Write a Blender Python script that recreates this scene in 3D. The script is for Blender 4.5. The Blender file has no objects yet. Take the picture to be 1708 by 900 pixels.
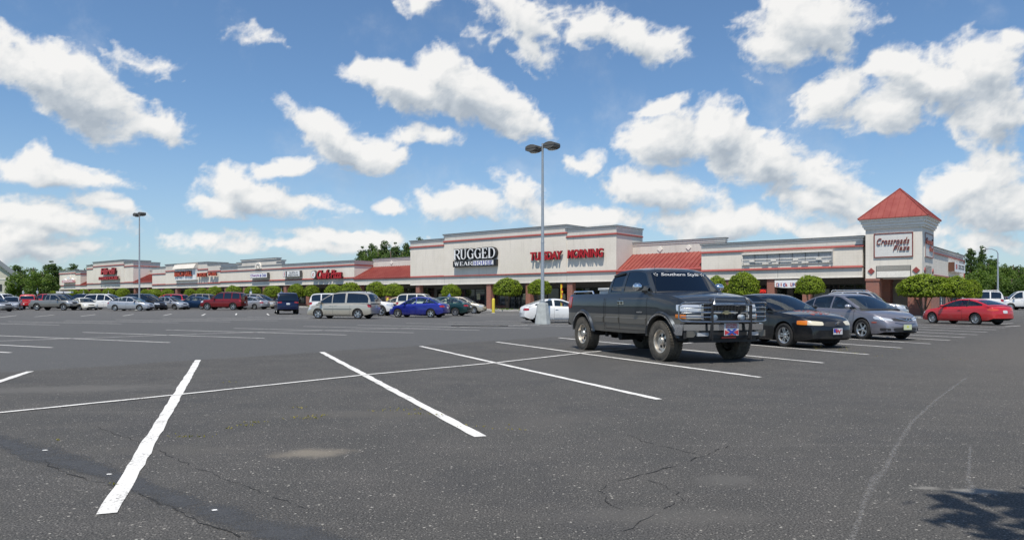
import bpy, bmesh, math, random
import numpy as np
from mathutils import Vector, Matrix
from mathutils.bvhtree import BVHTree

R = math.radians
random.seed(7)
rng = np.random.default_rng(11)
scene = bpy.context.scene
COL = scene.collection

# ------------------------------------------------------------------ camera
EYE = 1.25                      # eye height of the photographer
cam_d = bpy.data.cameras.new('camera')
cam = bpy.data.objects.new('camera', cam_d)
COL.objects.link(cam)
cam.location = (0, 0, EYE)
cam.rotation_euler = (R(90), 0, 0)
cam_d.sensor_width = 36.0
cam_d.lens = 36.0 * 1206.0 / 1708.0
cam_d.shift_y = 51.0 / 1708.0
cam_d.clip_start = 0.1
cam_d.clip_end = 6000
scene.camera = cam

# ------------------------------------------------------------------ sun and exposure
SUN_EL, SUN_AZ_VEC = 65.0, (-0.23, -0.97)       # where the sun stands (horizontal part)
sd = bpy.data.lights.new('sun', 'SUN')
sd.energy = 5.0
sd.angle = R(0.53)
sd.color = (1.0, 0.935, 0.83)
sun = bpy.data.objects.new('sun', sd)
COL.objects.link(sun)
_h = Vector((SUN_AZ_VEC[0], SUN_AZ_VEC[1], 0)).normalized() * math.cos(R(SUN_EL))
to_sun = Vector((_h.x, _h.y, math.sin(R(SUN_EL))))
sun.rotation_euler = to_sun.to_track_quat('Z', 'Y').to_euler()
sun.location = (0, 0, 60)
scene.view_settings.view_transform = 'Standard'
scene.view_settings.look = 'None'
scene.view_settings.gamma = 1.0
scene.view_settings.use_curve_mapping = False
scene.view_settings.exposure = 0.02
scene.cycles.max_bounces = 6
scene.cycles.transparent_max_bounces = 16
scene.cycles.sample_clamp_indirect = 6.0
scene.cycles.use_denoising = True

# ------------------------------------------------------------------ pixel helpers (photo measurements -> world)
FPX, CX, HY = 1206.0, 854.0, 501.0
def gz(y):                       # the lot rises very gently towards the shops
    return float(np.interp(y, [45, 105], [0.0, 0.35]))
def G(px, py):                   # photo pixel on the ground -> world x, y
    y = FPX * EYE / (py - HY)
    for _ in range(30):
        y = 0.5 * y + 0.5 * FPX * (EYE - gz(y)) / (py - HY)
    return ((px - CX) / FPX * y, y)
def AT(px, y):                   # x for a column of the photo at a depth
    return (px - CX) / FPX * y
def ZO(py, y):
    return EYE + (HY - py) * y / FPX

# ------------------------------------------------------------------ world: sky and clouds
world = bpy.data.worlds.new('World')
scene.world = world
world.use_nodes = True
wt = world.node_tree
wt.nodes.clear()
def sock(nt, v, inp):
    if isinstance(v, (int, float)): inp.default_value = v
    elif isinstance(v, (tuple, list)): inp.default_value = v
    else: nt.links.new(v, inp)
class NB:                        # tiny node builder
    def __init__(s, nt): s.nt = nt
    def new(s, typ, **kw):
        n = s.nt.nodes.new(typ)
        for k, v in kw.items(): setattr(n, k, v)
        return n
    def math(s, op, a, b=None, c=None, clamp=False):
        n = s.new('ShaderNodeMath', operation=op, use_clamp=clamp)
        sock(s.nt, a, n.inputs[0])
        if b is not None: sock(s.nt, b, n.inputs[1])
        if c is not None: sock(s.nt, c, n.inputs[2])
        return n.outputs[0]
    def vmath(s, op, a, b=None, out=0):
        n = s.new('ShaderNodeVectorMath', operation=op)
        sock(s.nt, a, n.inputs[0])
        if b is not None: sock(s.nt, b, n.inputs[3 if op == 'SCALE' else 1])
        return n.outputs[out]
    def ramp(s, f, stops, interp='LINEAR'):
        n = s.new('ShaderNodeValToRGB')
        n.color_ramp.interpolation = interp
        e = n.color_ramp.elements
        while len(e) < len(stops): e.new(0.5)
        for q, (p, c) in zip(e, stops):
            q.position = p
            q.color = (c, c, c, 1) if isinstance(c, (int, float)) else (*c, 1)
        sock(s.nt, f, n.inputs[0])
        return n.outputs[0]
    def noise(s, vec, scale, detail=3, rough=.5, dist=0, typ=None, out=0):
        n = s.new('ShaderNodeTexNoise')
        if typ: n.noise_type = typ
        if vec is not None: s.nt.links.new(vec, n.inputs['Vector'])
        n.inputs['Scale'].default_value = scale
        n.inputs['Detail'].default_value = detail
        n.inputs['Roughness'].default_value = rough
        n.inputs['Distortion'].default_value = dist
        return n.outputs[out]
    def mix(s, f, a, b, blend='MIX'):
        n = s.new('ShaderNodeMix', data_type='RGBA', blend_type=blend)
        sock(s.nt, f, n.inputs[0])
        for v, i in ((a, 6), (b, 7)):
            if isinstance(v, tuple): n.inputs[i].default_value = (*v[:3], 1)
            else: s.nt.links.new(v, n.inputs[i])
        return n.outputs[2]
    def smooth(s, f, a, b, c=0., d=1.):
        n = s.new('ShaderNodeMapRange', interpolation_type='SMOOTHSTEP')
        sock(s.nt, f, n.inputs[0])
        n.inputs[1].default_value = a; n.inputs[2].default_value = b
        n.inputs[3].default_value = c; n.inputs[4].default_value = d
        return n.outputs[0]

CLOUDS = [  # column, row, radius x, radius y, tilt (degrees, + is down to the right), weight
 (110,150,175,58,20,1.15),(250,205,70,30,22,.8),(240,98,55,20,5,.42),(95,286,110,25,8,.9),(62,268,38,34,0,.9),
 (70,362,150,42,14,.95),(30,398,110,40,0,.85),(175,352,62,24,24,.85),(395,308,60,38,12,1.0),(440,330,110,32,10,.9),(375,345,70,26,4,.85),
 (478,274,50,18,-18,.75),(575,232,100,40,24,1.15),(535,205,42,32,10,1.0),(640,262,50,22,10,.9),
 (610,105,28,26,0,.95),(670,140,110,40,22,1.15),(735,130,50,52,10,1.15),(790,172,110,46,20,1.25),(868,208,72,40,14,1.1),
 (638,347,34,16,2,1.0),(732,234,44,18,8,.72),(668,225,34,16,0,.55),(770,340,85,38,0,.88),(862,318,66,34,20,.88),(960,356,140,24,6,.88),
 (706,14,44,26,0,.8),(862,18,100,42,8,.6),(890,70,40,26,20,.42),(985,34,48,34,10,.86),(1058,66,80,34,22,.9),(795,68,34,20,0,.5),
 (1345,42,112,70,0,1.05),(1300,80,60,50,0,.95),(1382,158,68,40,-8,.95),(1095,182,36,14,-24,.8),(1108,236,78,44,8,1.0),(976,266,42,20,6,.8),
 (1098,316,120,34,6,.95),(1215,222,70,44,26,1.05),(1290,268,110,60,26,1.15),(1390,300,90,50,20,1.0),(1375,340,120,34,0,.9),
 (1480,112,60,34,0,.95),(1560,140,160,60,4,1.15),(1650,105,90,66,0,1.05),(1470,188,80,44,0,1.0),(1660,190,90,70,0,1.05),
 (1700,50,34,26,0,.8),(1620,300,130,48,-10,1.1),(1670,350,130,56,0,1.1),(1580,320,60,40,0,.95),(1220,372,200,28,4,.85),
 (560,398,150,20,0,.7),(470,412,170,20,0,.62),(350,400,120,20,0,.45),(1440,385,200,24,0,.7),(1640,410,120,30,0,.75),(60,425,140,22,0,.6),
 (420,65,40,20,10,.38),(505,340,60,16,0,.55)]
def to_uv(px, py):
    d = Vector((px - CX, FPX, HY - py)).normalized()
    return d.x / (1 + d.y), d.z / (1 + d.y)
# the clouds are a high sheet over the front half of the sky: each point carries how thick the cloud is there
def perlin(x, y, seed):
    r = np.random.default_rng(seed); n = 256
    ang = r.random((n, n)) * 2 * np.pi; gx, gy = np.cos(ang), np.sin(ang)
    xi = np.floor(x).astype(int); yi = np.floor(y).astype(int); xf = x - xi; yf = y - yi
    u = xf ** 3 * (xf * (xf * 6 - 15) + 10); v = yf ** 3 * (yf * (yf * 6 - 15) + 10)
    def gd(ix, iy, dx, dy): return gx[ix % n, iy % n] * dx + gy[ix % n, iy % n] * dy
    a = gd(xi, yi, xf, yf); b = gd(xi + 1, yi, xf - 1, yf); c = gd(xi, yi + 1, xf, yf - 1); d = gd(xi + 1, yi + 1, xf - 1, yf - 1)
    return (a + (b - a) * u) * (1 - v) + (c + (d - c) * u) * v
def fbm(x, y, seed, octv, gain=.5, billow=False):
    o = np.zeros_like(x); a = 1.; f_ = 1.
    for i in range(octv):
        n = perlin(x * f_, y * f_, seed + i)
        o += a * ((.32 - np.abs(n) * 1.6) if billow else n); a *= gain; f_ *= 2.05
    return o
def cloud_field(U, V):
    wx = fbm(U * 14, V * 16, 50, 5); wy = fbm(U * 14, V * 16, 60, 5)
    x = U + wx * .017; y = V + wy * .010
    acc = np.full(U.shape, -1.2)
    for (cx, cy, rx, ry, tilt, w) in CLOUDS:
        u, v = to_uv(cx, cy); u2, v2 = to_uv(cx + rx, cy); u3, v3 = to_uv(cx, cy - ry)
        lo_ = .84 if cy > 360 else (.94 if cy > 280 else 1.); su, sv = math.hypot(u2 - u, v2 - v) * 1.07 * lo_, math.hypot(u3 - u, v3 - v) * 1.10 * lo_
        c, s_ = math.cos(R(tilt)), math.sin(R(tilt))
        a = ((x - u) * c - (y - v) * s_) / su; b = ((x - u) * s_ + (y - v) * c) / sv
        val = w * (1 - np.sqrt(a * a + b * b))
        h = np.maximum(.10 - np.abs(acc - val), 0) / .10
        acc = np.maximum(acc, val) + h * h * .025
    out = fbm(U * 5, V * 9, 80, 4) * 1.6 - .12 - np.clip((.47 - np.abs(U)) / .08, 0, 3) * (np.clip((.30 - V) / .05, 0, 1))
    acc = np.maximum(acc, out)
    d = acc + fbm(x * 34, y * 44, 90, 7, .60, True) * .43 + fbm(U * 12, V * 15, 70, 3) * .32 - .055
    return d
nu, nv = 1150, 420
uu = np.linspace(-.72, .72, nu); vv = np.linspace(-.002, .46, nv)
U, V = np.meshgrid(uu, vv)
D0 = cloud_field(U, V)
D1 = np.zeros_like(D0)
for q in (.35, .8, 1.4): D1 += cloud_field(U - .006 * q, V + .013 * q) / 3
rr = 1 + U * U + V * V; RAD = 4600.
Pd = np.stack([2 * U / rr * RAD, (1 - U * U - V * V) / rr * RAD, 2 * V / rr * RAD + EYE], -1).reshape(-1, 3)
me = bpy.data.meshes.new('sky')
idx = (np.arange(nv - 1)[:, None] * nu + np.arange(nu - 1)[None, :])
fc = np.stack([idx, idx + 1, idx + 1 + nu, idx + nu], -1).reshape(-1, 4)
me.vertices.add(len(Pd)); me.vertices.foreach_set('co', Pd.astype(np.float32).ravel())
me.loops.add(fc.size); me.loops.foreach_set('vertex_index', fc.astype(np.int32).ravel())
me.polygons.add(len(fc)); me.polygons.foreach_set('loop_start', (np.arange(len(fc)) * 4).astype(np.int32))
me.update(calc_edges=True); me.validate()
for nm, A in (('here', D0), ('sunward', D1)):
    at = me.attributes.new(nm, 'FLOAT', 'POINT'); at.data.foreach_set('value', A.astype(np.float32).ravel())
CM = bpy.data.materials.new('clouds'); CM.use_nodes = True; ct_ = CM.node_tree; ct_.nodes.clear(); nb = NB(ct_)
CM.cycles.emission_sampling = 'NONE'
a0 = nb.new('ShaderNodeAttribute', attribute_name='here').outputs['Fac']
a1 = nb.new('ShaderNodeAttribute', attribute_name='sunward').outputs['Fac']
tcn = nb.new('ShaderNodeTexCoord'); PO = tcn.outputs['Object']
fn = nb.math('MULTIPLY_ADD', nb.noise(PO, .018, 5, .65), .40, -.20)
dd = nb.math('ADD', a0, fn)
alpha = nb.math('MULTIPLY', nb.smooth(dd, -.10, .38), .97)
thin = nb.math('MULTIPLY', nb.smooth(nb.noise(PO, .0014, 7, .62), .50, .80), .30)
alpha = nb.math('MAXIMUM', alpha, thin)
rel = nb.math('SUBTRACT', dd, a1)
lit = nb.math('MULTIPLY_ADD', rel, .80, .70)
lit = nb.math('SUBTRACT', lit, nb.smooth(a1, .20, 1.1, 0., .40), clamp=True)
ccol = nb.ramp(lit, [(0.0, (.45, .51, .58)), (.35, (.60, .65, .70)), (.62, (.80, .82, .83)), (1.0, (1., .99, .97))])
em = nb.new('ShaderNodeEmission'); ct_.links.new(ccol, em.inputs[0]); em.inputs[1].default_value = .92
tr = nb.new('ShaderNodeBsdfTransparent'); mx = nb.new('ShaderNodeMixShader')
ct_.links.new(alpha, mx.inputs[0]); ct_.links.new(tr.outputs[0], mx.inputs[1]); ct_.links.new(em.outputs[0], mx.inputs[2])
oo = nb.new('ShaderNodeOutputMaterial'); ct_.links.new(mx.outputs[0], oo.inputs[0])
me.materials.append(CM)
skyo = bpy.data.objects.new('sky', me); COL.objects.link(skyo); skyo['kind'] = 'structure'

nb = NB(wt)
tc = nb.new('ShaderNodeTexCoord')
sky = nb.new('ShaderNodeTexSky', sky_type='NISHITA')
sky.sun_disc = False
sky.sun_elevation = R(SUN_EL)
sky.sun_rotation = math.atan2(SUN_AZ_VEC[0], SUN_AZ_VEC[1])
sky.altitude = 100
sky.air_density = 1.0
sky.dust_density = 0.6
sky.ozone_density = 1.6
sx = nb.new('ShaderNodeSeparateXYZ')
wt.links.new(tc.outputs['Generated'], sx.inputs[0])
SKYS = 0.105
skc = nb.mix(1.0, sky.outputs[0], (0.88, 1.08, 1.23), 'MULTIPLY')
haze = nb.smooth(sx.outputs[2], 0.0, 0.26, 0.32, 0.0)
skc = nb.mix(haze, skc, (0.50 / SKYS, 0.58 / SKYS, 0.71 / SKYS))
allc = skc
bg = nb.new('ShaderNodeBackground')
wt.links.new(allc, bg.inputs[0])
bg.inputs[1].default_value = SKYS
ow = nb.new('ShaderNodeOutputWorld')
wt.links.new(bg.outputs[0], ow.inputs[0])

# ------------------------------------------------------------------ materials
MATS = {}
def mat(name, col=(.5, .5, .5), rough=.6, metal=0., coat=0., spec=.5, noise=0., nscale=8., bump=0., bscale=60., emit=None, estr=1., coatr=.04):
    if name in MATS: return MATS[name]
    m = bpy.data.materials.new(name); m.use_nodes = True
    nt = m.node_tree; b = nt.nodes['Principled BSDF']; nb = NB(nt)
    b.inputs['Base Color'].default_value = (*col, 1)
    b.inputs['Roughness'].default_value = rough
    b.inputs['Metallic'].default_value = metal
    b.inputs['Specular IOR Level'].default_value = spec
    b.inputs['Coat Weight'].default_value = coat
    b.inputs['Coat Roughness'].default_value = coatr
    if noise or bump:
        tcn = nb.new('ShaderNodeTexCoord')
        if noise:
            n = nb.noise(tcn.outputs['Object'], nscale, 5, .6)
            f = nb.smooth(n, .25, .75, 1 - noise, 1 + noise)
            c = nb.mix(1.0, col, f, 'MULTIPLY')
            nt.links.new(c, b.inputs['Base Color'])
        if bump:
            n = nb.noise(tcn.outputs['Object'], bscale, 4, .6)
            bp = nb.new('ShaderNodeBump'); bp.inputs['Strength'].default_value = bump
            bp.inputs['Distance'].default_value = .02
            nt.links.new(n, bp.inputs['Height']); nt.links.new(bp.outputs[0], b.inputs['Normal'])
    if emit:
        b.inputs['Emission Color'].default_value = (*emit, 1); b.inputs['Emission Strength'].default_value = estr
    MATS[name] = m
    return m
def paint(name, col, metallic=True):
    if name in MATS: return MATS[name]
    m = mat(name, col, .38 if metallic else .45, .55 if metallic else 0., 1.0, .5)
    nt = m.node_tree; b = nt.nodes['Principled BSDF']; nb = NB(nt)
    # road dust low on the panels, unevenly
    geo = nb.new('ShaderNodeTexCoord')
    n = nb.noise(geo.outputs['Object'], 5.0, 5, .65)
    s = nb.new('ShaderNodeSeparateXYZ'); nt.links.new(geo.outputs['Object'], s.inputs[0])
    low = nb.smooth(s.outputs[2], .15, .7, 1., 0.)
    f = nb.math('MULTIPLY', nb.math('MULTIPLY', low, nb.smooth(n, .35, .75)), .10 if sum(col) < .2 else .3)
    c = nb.mix(f, col, (.20, .18, .15))
    nt.links.new(c, b.inputs['Base Color'])
    nt.links.new(nb.math('MULTIPLY_ADD', f, .8, .38), b.inputs['Roughness'])
    nt.links.new(nb.math('MULTIPLY_ADD', f, -1.6, 1.0 if sum(col) > .25 else .8), b.inputs['Coat Weight'])
    if sum(col) < .25: b.inputs['Specular IOR Level'].default_value = .2
    return m
def glass(name, tint, refl=.10):
    if name in MATS: return MATS[name]
    m = bpy.data.materials.new(name); m.use_nodes = True
    nt = m.node_tree; nt.nodes.clear(); nb = NB(nt)
    tr = nb.new('ShaderNodeBsdfTransparent'); tr.inputs[0].default_value = (*tint, 1)
    gl = nb.new('ShaderNodeBsdfGlossy'); gl.inputs['Roughness'].default_value = .015
    gl.inputs[0].default_value = (.93, .97, 1, 1)
    fr = nb.new('ShaderNodeFresnel'); fr.inputs[0].default_value = 1.5
    f = nb.math('MULTIPLY_ADD', fr.outputs[0], 1.0, refl, clamp=True)
    mx = nb.new('ShaderNodeMixShader')
    nt.links.new(f, mx.inputs[0]); nt.links.new(tr.outputs[0], mx.inputs[1]); nt.links.new(gl.outputs[0], mx.inputs[2])
    o = nb.new('ShaderNodeOutputMaterial'); nt.links.new(mx.outputs[0], o.inputs[0])
    MATS[name] = m
    return m

# ------------------------------------------------------------------ mesh helpers
class MB:
    """collects faces, then links them as ONE mesh object"""
    def __init__(s): s.v = []; s.f = []; s.m = []; s.mats = []; s.key = {}
    def mi(s, m):
        if m not in s.mats: s.mats.append(m)
        return s.mats.index(m)
    def vert(s, p, weld=False):
        if weld:
            k = (round(p[0], 4), round(p[1], 4), round(p[2], 4))
            if k in s.key: return s.key[k]
            s.key[k] = len(s.v)
        s.v.append((float(p[0]), float(p[1]), float(p[2])))
        return len(s.v) - 1
    def face(s, pts, m, weld=False):
        ids = [s.vert(p, weld) for p in pts]
        if weld:
            q = []
            for i in ids:
                if not q or q[-1] != i: q.append(i)
            if len(q) > 1 and q[0] == q[-1]: q.pop()
            ids = q
        if len(set(ids)) >= 3 and len(set(ids)) == len(ids):
            s.f.append(ids); s.m.append(s.mi(m))
    def box(s, x0, x1, y0, y1, z0, z1, m, M=None):
        c = [(x, y, z) for x in (x0, x1) for y in (y0, y1) for z in (z0, z1)]
        if M is not None: c = [tuple(M @ Vector(p)) for p in c]
        b = len(s.v); s.v += c; k = s.mi(m)
        for q in ((0, 1, 3, 2), (4, 6, 7, 5), (0, 4, 5, 1), (2, 3, 7, 6), (0, 2, 6, 4), (1, 5, 7, 3)):
            s.f.append([b + i for i in q]); s.m.append(k)
    def tube(s, pts, r, m, n=8, r2=None, caps=True):
        pts = [Vector(p) for p in pts]; k = s.mi(m); b = len(s.v); N = len(pts)
        for i, p in enumerate(pts):
            d = (pts[min(i + 1, N - 1)] - pts[max(i - 1, 0)]).normalized()
            a = d.orthogonal().normalized() if i == 0 else (a - d * a.dot(d)).normalized()
            c = d.cross(a)
            rr = r if r2 is None else r + (r2 - r) * i / max(1, N - 1)
            for j in range(n):
                t = 2 * math.pi * j / n
                s.v.append(tuple(p + (a * math.cos(t) + c * math.sin(t)) * rr))
        for i in range(N - 1):
            for j in range(n):
                s.f.append([b + i * n + j, b + i * n + (j + 1) % n, b + (i + 1) * n + (j + 1) % n, b + (i + 1) * n + j]); s.m.append(k)
        if caps:
            s.f.append([b + j for j in range(n)][::-1]); s.m.append(k)
            s.f.append([b + (N - 1) * n + j for j in range(n)]); s.m.append(k)
    def lathe(s, prof, m, n=24, axis='Z', c=(0, 0, 0)):
        k = s.mi(m); b = len(s.v)
        for (r, h) in prof:
            for j in range(n):
                t = 2 * math.pi * j / n
                x, y = r * math.cos(t), r * math.sin(t)
                p = (x, y, h) if axis == 'Z' else (x, h, y)
                s.v.append((p[0] + c[0], p[1] + c[1], p[2] + c[2]))
        for i in range(len(prof) - 1):
            for j in range(n):
                s.f.append([b + i * n + j, b + i * n + (j + 1) % n, b + (i + 1) * n + (j + 1) % n, b + (i + 1) * n + j]); s.m.append(k)
    def prism(s, poly, y0, y1, m, plane='XZ', M=None):
        """extrude a 2-D outline"""
        def P3(a, b, h):
            p = (a, h, b) if plane == 'XZ' else ((a, b, h) if plane == 'XY' else (h, a, b))
            return tuple(M @ Vector(p)) if M is not None else p
        n = len(poly); b = len(s.v); k = s.mi(m)
        s.v += [P3(a, c, y0) for a, c in poly] + [P3(a, c, y1) for a, c in poly]
        s.f.append([b + i for i in range(n)]); s.m.append(k)
        s.f.append([b + n + i for i in range(n)][::-1]); s.m.append(k)
        for i in range(n):
            j = (i + 1) % n
            s.f.append([b + i, b + n + i, b + n + j, b + j]); s.m.append(k)
    def add(s, other, M=None):
        b = len(s.v)
        s.v += [tuple(M @ Vector(p)) for p in other.v] if M is not None else other.v
        for f, k in zip(other.f, other.m):
            s.f.append([b + i for i in f]); s.m.append(s.mi(other.mats[k]))
    def mesh(s, name, smooth=None):
        me = bpy.data.meshes.new(name)
        me.from_pydata(s.v, [], s.f)
        for m in s.mats: me.materials.append(m)
        me.polygons.foreach_set('material_index', s.m)
        me.update()
        bm = bmesh.new(); bm.from_mesh(me)
        bmesh.ops.recalc_face_normals(bm, faces=bm.faces)
        bm.to_mesh(me); bm.free()
        if smooth is not None:
            me.polygons.foreach_set('use_smooth', [True] * len(me.polygons))
            me.set_sharp_from_angle(angle=R(smooth))
        return me
    def build(s, name, parent=None, smooth=None, bevel=0., **tags):
        o = bpy.data.objects.new(name, s.mesh(name, smooth)); COL.objects.link(o)
        if parent is not None: o.parent = parent
        if bevel:
            md = o.modifiers.new('bevel', 'BEVEL'); md.width = bevel; md.segments = 2; md.limit_method = 'ANGLE'; md.angle_limit = R(35)
        tag(o, **tags)
        return o
def tag(o, label=None, cat=None, group=None, kind=None):
    if label: o['label'] = label
    if cat: o['category'] = cat
    if group: o['group'] = group
    if kind: o['kind'] = kind
    return o
def thing(name, label, cat, loc=(0, 0, 0), rz=0., group=None):
    o = bpy.data.objects.new(name, None); COL.objects.link(o)
    o.empty_display_size = .3
    o.location = loc; o.rotation_euler = (0, 0, rz)
    return tag(o, label, cat, group)
def chaikin(pts, n=2):
    pts = [tuple(map(float, p)) for p in pts]
    for _ in range(n):
        q = [pts[0]]
        for a, b in zip(pts, pts[1:]):
            q.append(tuple(.75 * i + .25 * j for i, j in zip(a, b)))
            q.append(tuple(.25 * i + .75 * j for i, j in zip(a, b)))
        q.append(pts[-1]); pts = q
    return np.array(pts)
def F(pts): return lambda x: float(np.interp(x, pts[:, 0], pts[:, 1]))
def text_mb(txt, w, h, depth, m, shear=0., bold=.0, spacing=1.):
    """lettering with the built-in font, fitted to a width and height, standing in the XZ plane facing -Y"""
    cu = bpy.data.curves.new('t', 'FONT'); cu.body = txt; cu.extrude = .5; cu.offset = bold; cu.shear = shear
    cu.space_character = spacing; cu.resolution_u = 4; cu.align_x = 'LEFT'
    ob = bpy.data.objects.new('t', cu); COL.objects.link(ob)
    dg = bpy.context.evaluated_depsgraph_get()
    me = ob.evaluated_get(dg).to_mesh()
    V = np.array([v.co[:] for v in me.vertices]); Fs = [list(p.vertices) for p in me.polygons]
    ob.evaluated_get(dg).to_mesh_clear()
    bpy.data.objects.remove(ob); bpy.data.curves.remove(cu)
    lo, hi = V.min(0), V.max(0)
    mb = MB(); k = mb.mi(m)
    for p in V:
        mb.v.append(((p[0] - lo[0]) / (hi[0] - lo[0]) * w, -(p[2] - lo[2]) / (hi[2] - lo[2]) * depth, (p[1] - lo[1]) / (hi[1] - lo[1]) * h))
    mb.f = Fs; mb.m = [k] * len(Fs)
    return mb
# ------------------------------------------------------------------ ground
dA = Vector((.643, .766)); qA = Vector((-.766, .643))     # along the aisles (towards the shops) / across them
def asphalt():
    m = bpy.data.materials.new('asphalt'); m.use_nodes = True
    nt = m.node_tree; b = nt.nodes['Principled BSDF']; nb = NB(nt)
    geo = nb.new('ShaderNodeNewGeometry'); P = geo.outputs['Position']
    s = nb.new('ShaderNodeSeparateXYZ'); nt.links.new(P, s.inputs[0])
    q = nb.math('ADD', nb.math('MULTIPLY', s.outputs[0], qA.x), nb.math('MULTIPLY', s.outputs[1], qA.y))
    wob = nb.math('MULTIPLY_ADD', nb.noise(P, .9, 4, .6), 1.1, -.55)
    qw = nb.math('ADD', q, wob)
    aisle = nb.math('MULTIPLY', nb.smooth(qw, 14.7, 15.1), nb.smooth(qw, 60, 66, 1, .45))
    dist = nb.smooth(s.outputs[1], 10, 60)
    big = nb.noise(P, .12, 5, .6)
    mid = nb.noise(P, 1.1, 6, .65)
    base = nb.mix(big, (.050, .0485, .046), (.070, .068, .064))
    base = nb.mix(nb.smooth(mid, .35, .7, 0, .6), base, (.084, .079, .073))
    patch_ = nb.noise(P, .35, 4, .7); base = nb.mix(nb.smooth(patch_, .52, .60, 0, .35), base, (.046, .046, .047))
    mpt = nb.new('ShaderNodeMapping'); nt.links.new(P, mpt.inputs[0]); mpt.inputs[2].default_value = (0, 0, -R(50)); mpt.inputs[3].default_value = (.12, 1.9, 1)
    track = nb.noise(mpt.outputs[0], 1.0, 5, .65); base = nb.mix(nb.smooth(track, .56, .72, 0, .4), base, (.088, .084, .079)); base = nb.mix(nb.smooth(track, .42, .30, 0, .35), base, (.045, .045, .046))
    base = nb.mix(nb.math('MULTIPLY', aisle, .75), base, (.084, .085, .086))
    right = nb.math('MULTIPLY', nb.smooth(nb.math('SUBTRACT', q, wob), 4.6, 1.5), nb.smooth(s.outputs[0], 2., 12.))
    base = nb.mix(nb.math('MULTIPLY', right, .7), base, (.092, .084, .074))
    base = nb.mix(nb.math('MULTIPLY', nb.smooth(s.outputs[1], 30, 75), .6), base, (.115, .113, .110))
    # aggregate: pale and dark stones, fading with the wear of the driving lanes
    v = nb.new('ShaderNodeTexVoronoi'); nt.links.new(P, v.inputs['Vector']); v.inputs['Scale'].default_value = 75
    sc = nb.new('ShaderNodeSeparateColor'); nt.links.new(v.outputs['Color'], sc.inputs[0])
    stone = nb.math('MULTIPLY', nb.smooth(sc.outputs[0], .80, .98), nb.smooth(v.outputs['Distance'], .45, .25))
    fine = nb.noise(P, 85, 4, .75)
    agg = nb.math('MULTIPLY_ADD', nb.smooth(fine, .34, .66), 1.65, .18)
    base = nb.mix(nb.math('MULTIPLY_ADD', aisle, -.6, 1.0), base, nb.mix(1., base, agg, 'MULTIPLY'))
    base = nb.mix(nb.math('MULTIPLY', stone, nb.math('MULTIPLY_ADD', aisle, -.4, .75)), base, (.34, .32, .29))
    v2 = nb.new('ShaderNodeTexVoronoi'); nt.links.new(P, v2.inputs['Vector']); v2.inputs['Scale'].default_value = 33
    s2 = nb.new('ShaderNodeSeparateColor'); nt.links.new(v2.outputs['Color'], s2.inputs[0])
    chip = nb.math('MULTIPLY', nb.smooth(s2.outputs[0], .93, .96), nb.smooth(v2.outputs['Distance'], .34, .18))
    base = nb.mix(nb.math('MULTIPLY', chip, .8), base, (.42, .40, .36))
    # oil drips where cars stand, sand washed into a hollow
    oil = nb.smooth(nb.noise(P, .75, 3, .5), .68, .78, 0, .5)
    base = nb.mix(oil, base, (.035, .035, .036))
    def blob(px, py, rx, ry, rot, col, amt, b0):
        x, y = G(px, py)
        mp = nb.new('ShaderNodeMapping', vector_type='TEXTURE'); nt.links.new(P, mp.inputs[0])
        mp.inputs[1].default_value = (x, y, 0); mp.inputs[2].default_value = (0, 0, R(rot)); mp.inputs[3].default_value = (rx, ry, 50)
        l = nb.vmath('LENGTH', mp.outputs[0], out=1)
        l = nb.math('ADD', l, nb.math('MULTIPLY_ADD', nb.noise(P, 5., 6, .7), 1.3, -.65))
        return nb.mix(nb.smooth(l, 1.05, .25, 0, amt), b0, col)
    for a in ((520, 755, .42, .22, 10, (.20, .175, .14), .75), (120, 648, 2.2, .6, 12, (.11, .105, .098), .7), (1215, 800, .3, .2, 0, (.10, .096, .09), .6),
              (640, 690, 1.4, .35, 0, (.095, .088, .078), .55), (1100, 860, .9, .25, 0, (.10, .095, .088), .5), (900, 700, 1.1, .5, 30, (.085, .08, .074), .5),
              (1545, 813, .13, .06, 0, (.24, .23, .21), .6), (1635, 818, .22, .10, 0, (.26, .25, .23), .6), (790, 545, 1.6, .5, 0, (.03, .03, .03), .85), (300, 750, .8, .3, 0, (.085, .08, .072), .5)):
        base = blob(*a, base)
    nt.links.new(base, b.inputs['Base Color'])
    b.inputs['Roughness'].default_value = .85
    b.inputs['Specular IOR Level'].default_value = .35
    hgt = nb.math('ADD', nb.math('MULTIPLY', fine, .35), nb.math('MULTIPLY', v.outputs['Distance'], -.8))
    bp = nb.new('ShaderNodeBump'); bp.inputs['Strength'].default_value = .75; bp.inputs['Distance'].default_value = .006
    nt.links.new(hgt, bp.inputs['Height']); nt.links.new(bp.outputs[0], b.inputs['Normal'])
    return m
ASPH = asphalt()
mb = MB()
ys = [-60, -8, 45, 105, 260, 900, 4000]; xs = [-3000, -400, -60, 60, 400, 3000]
for y0, y1 in zip(ys, ys[1:]):
    for x0, x1 in zip(xs, xs[1:]):
        mb.face([(x0, y0, gz(y0)), (x1, y0, gz(y0)), (x1, y1, gz(y1)), (x0, y1, gz(y1))], ASPH, True)
mb.build('parking_lot', kind='structure')

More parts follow.
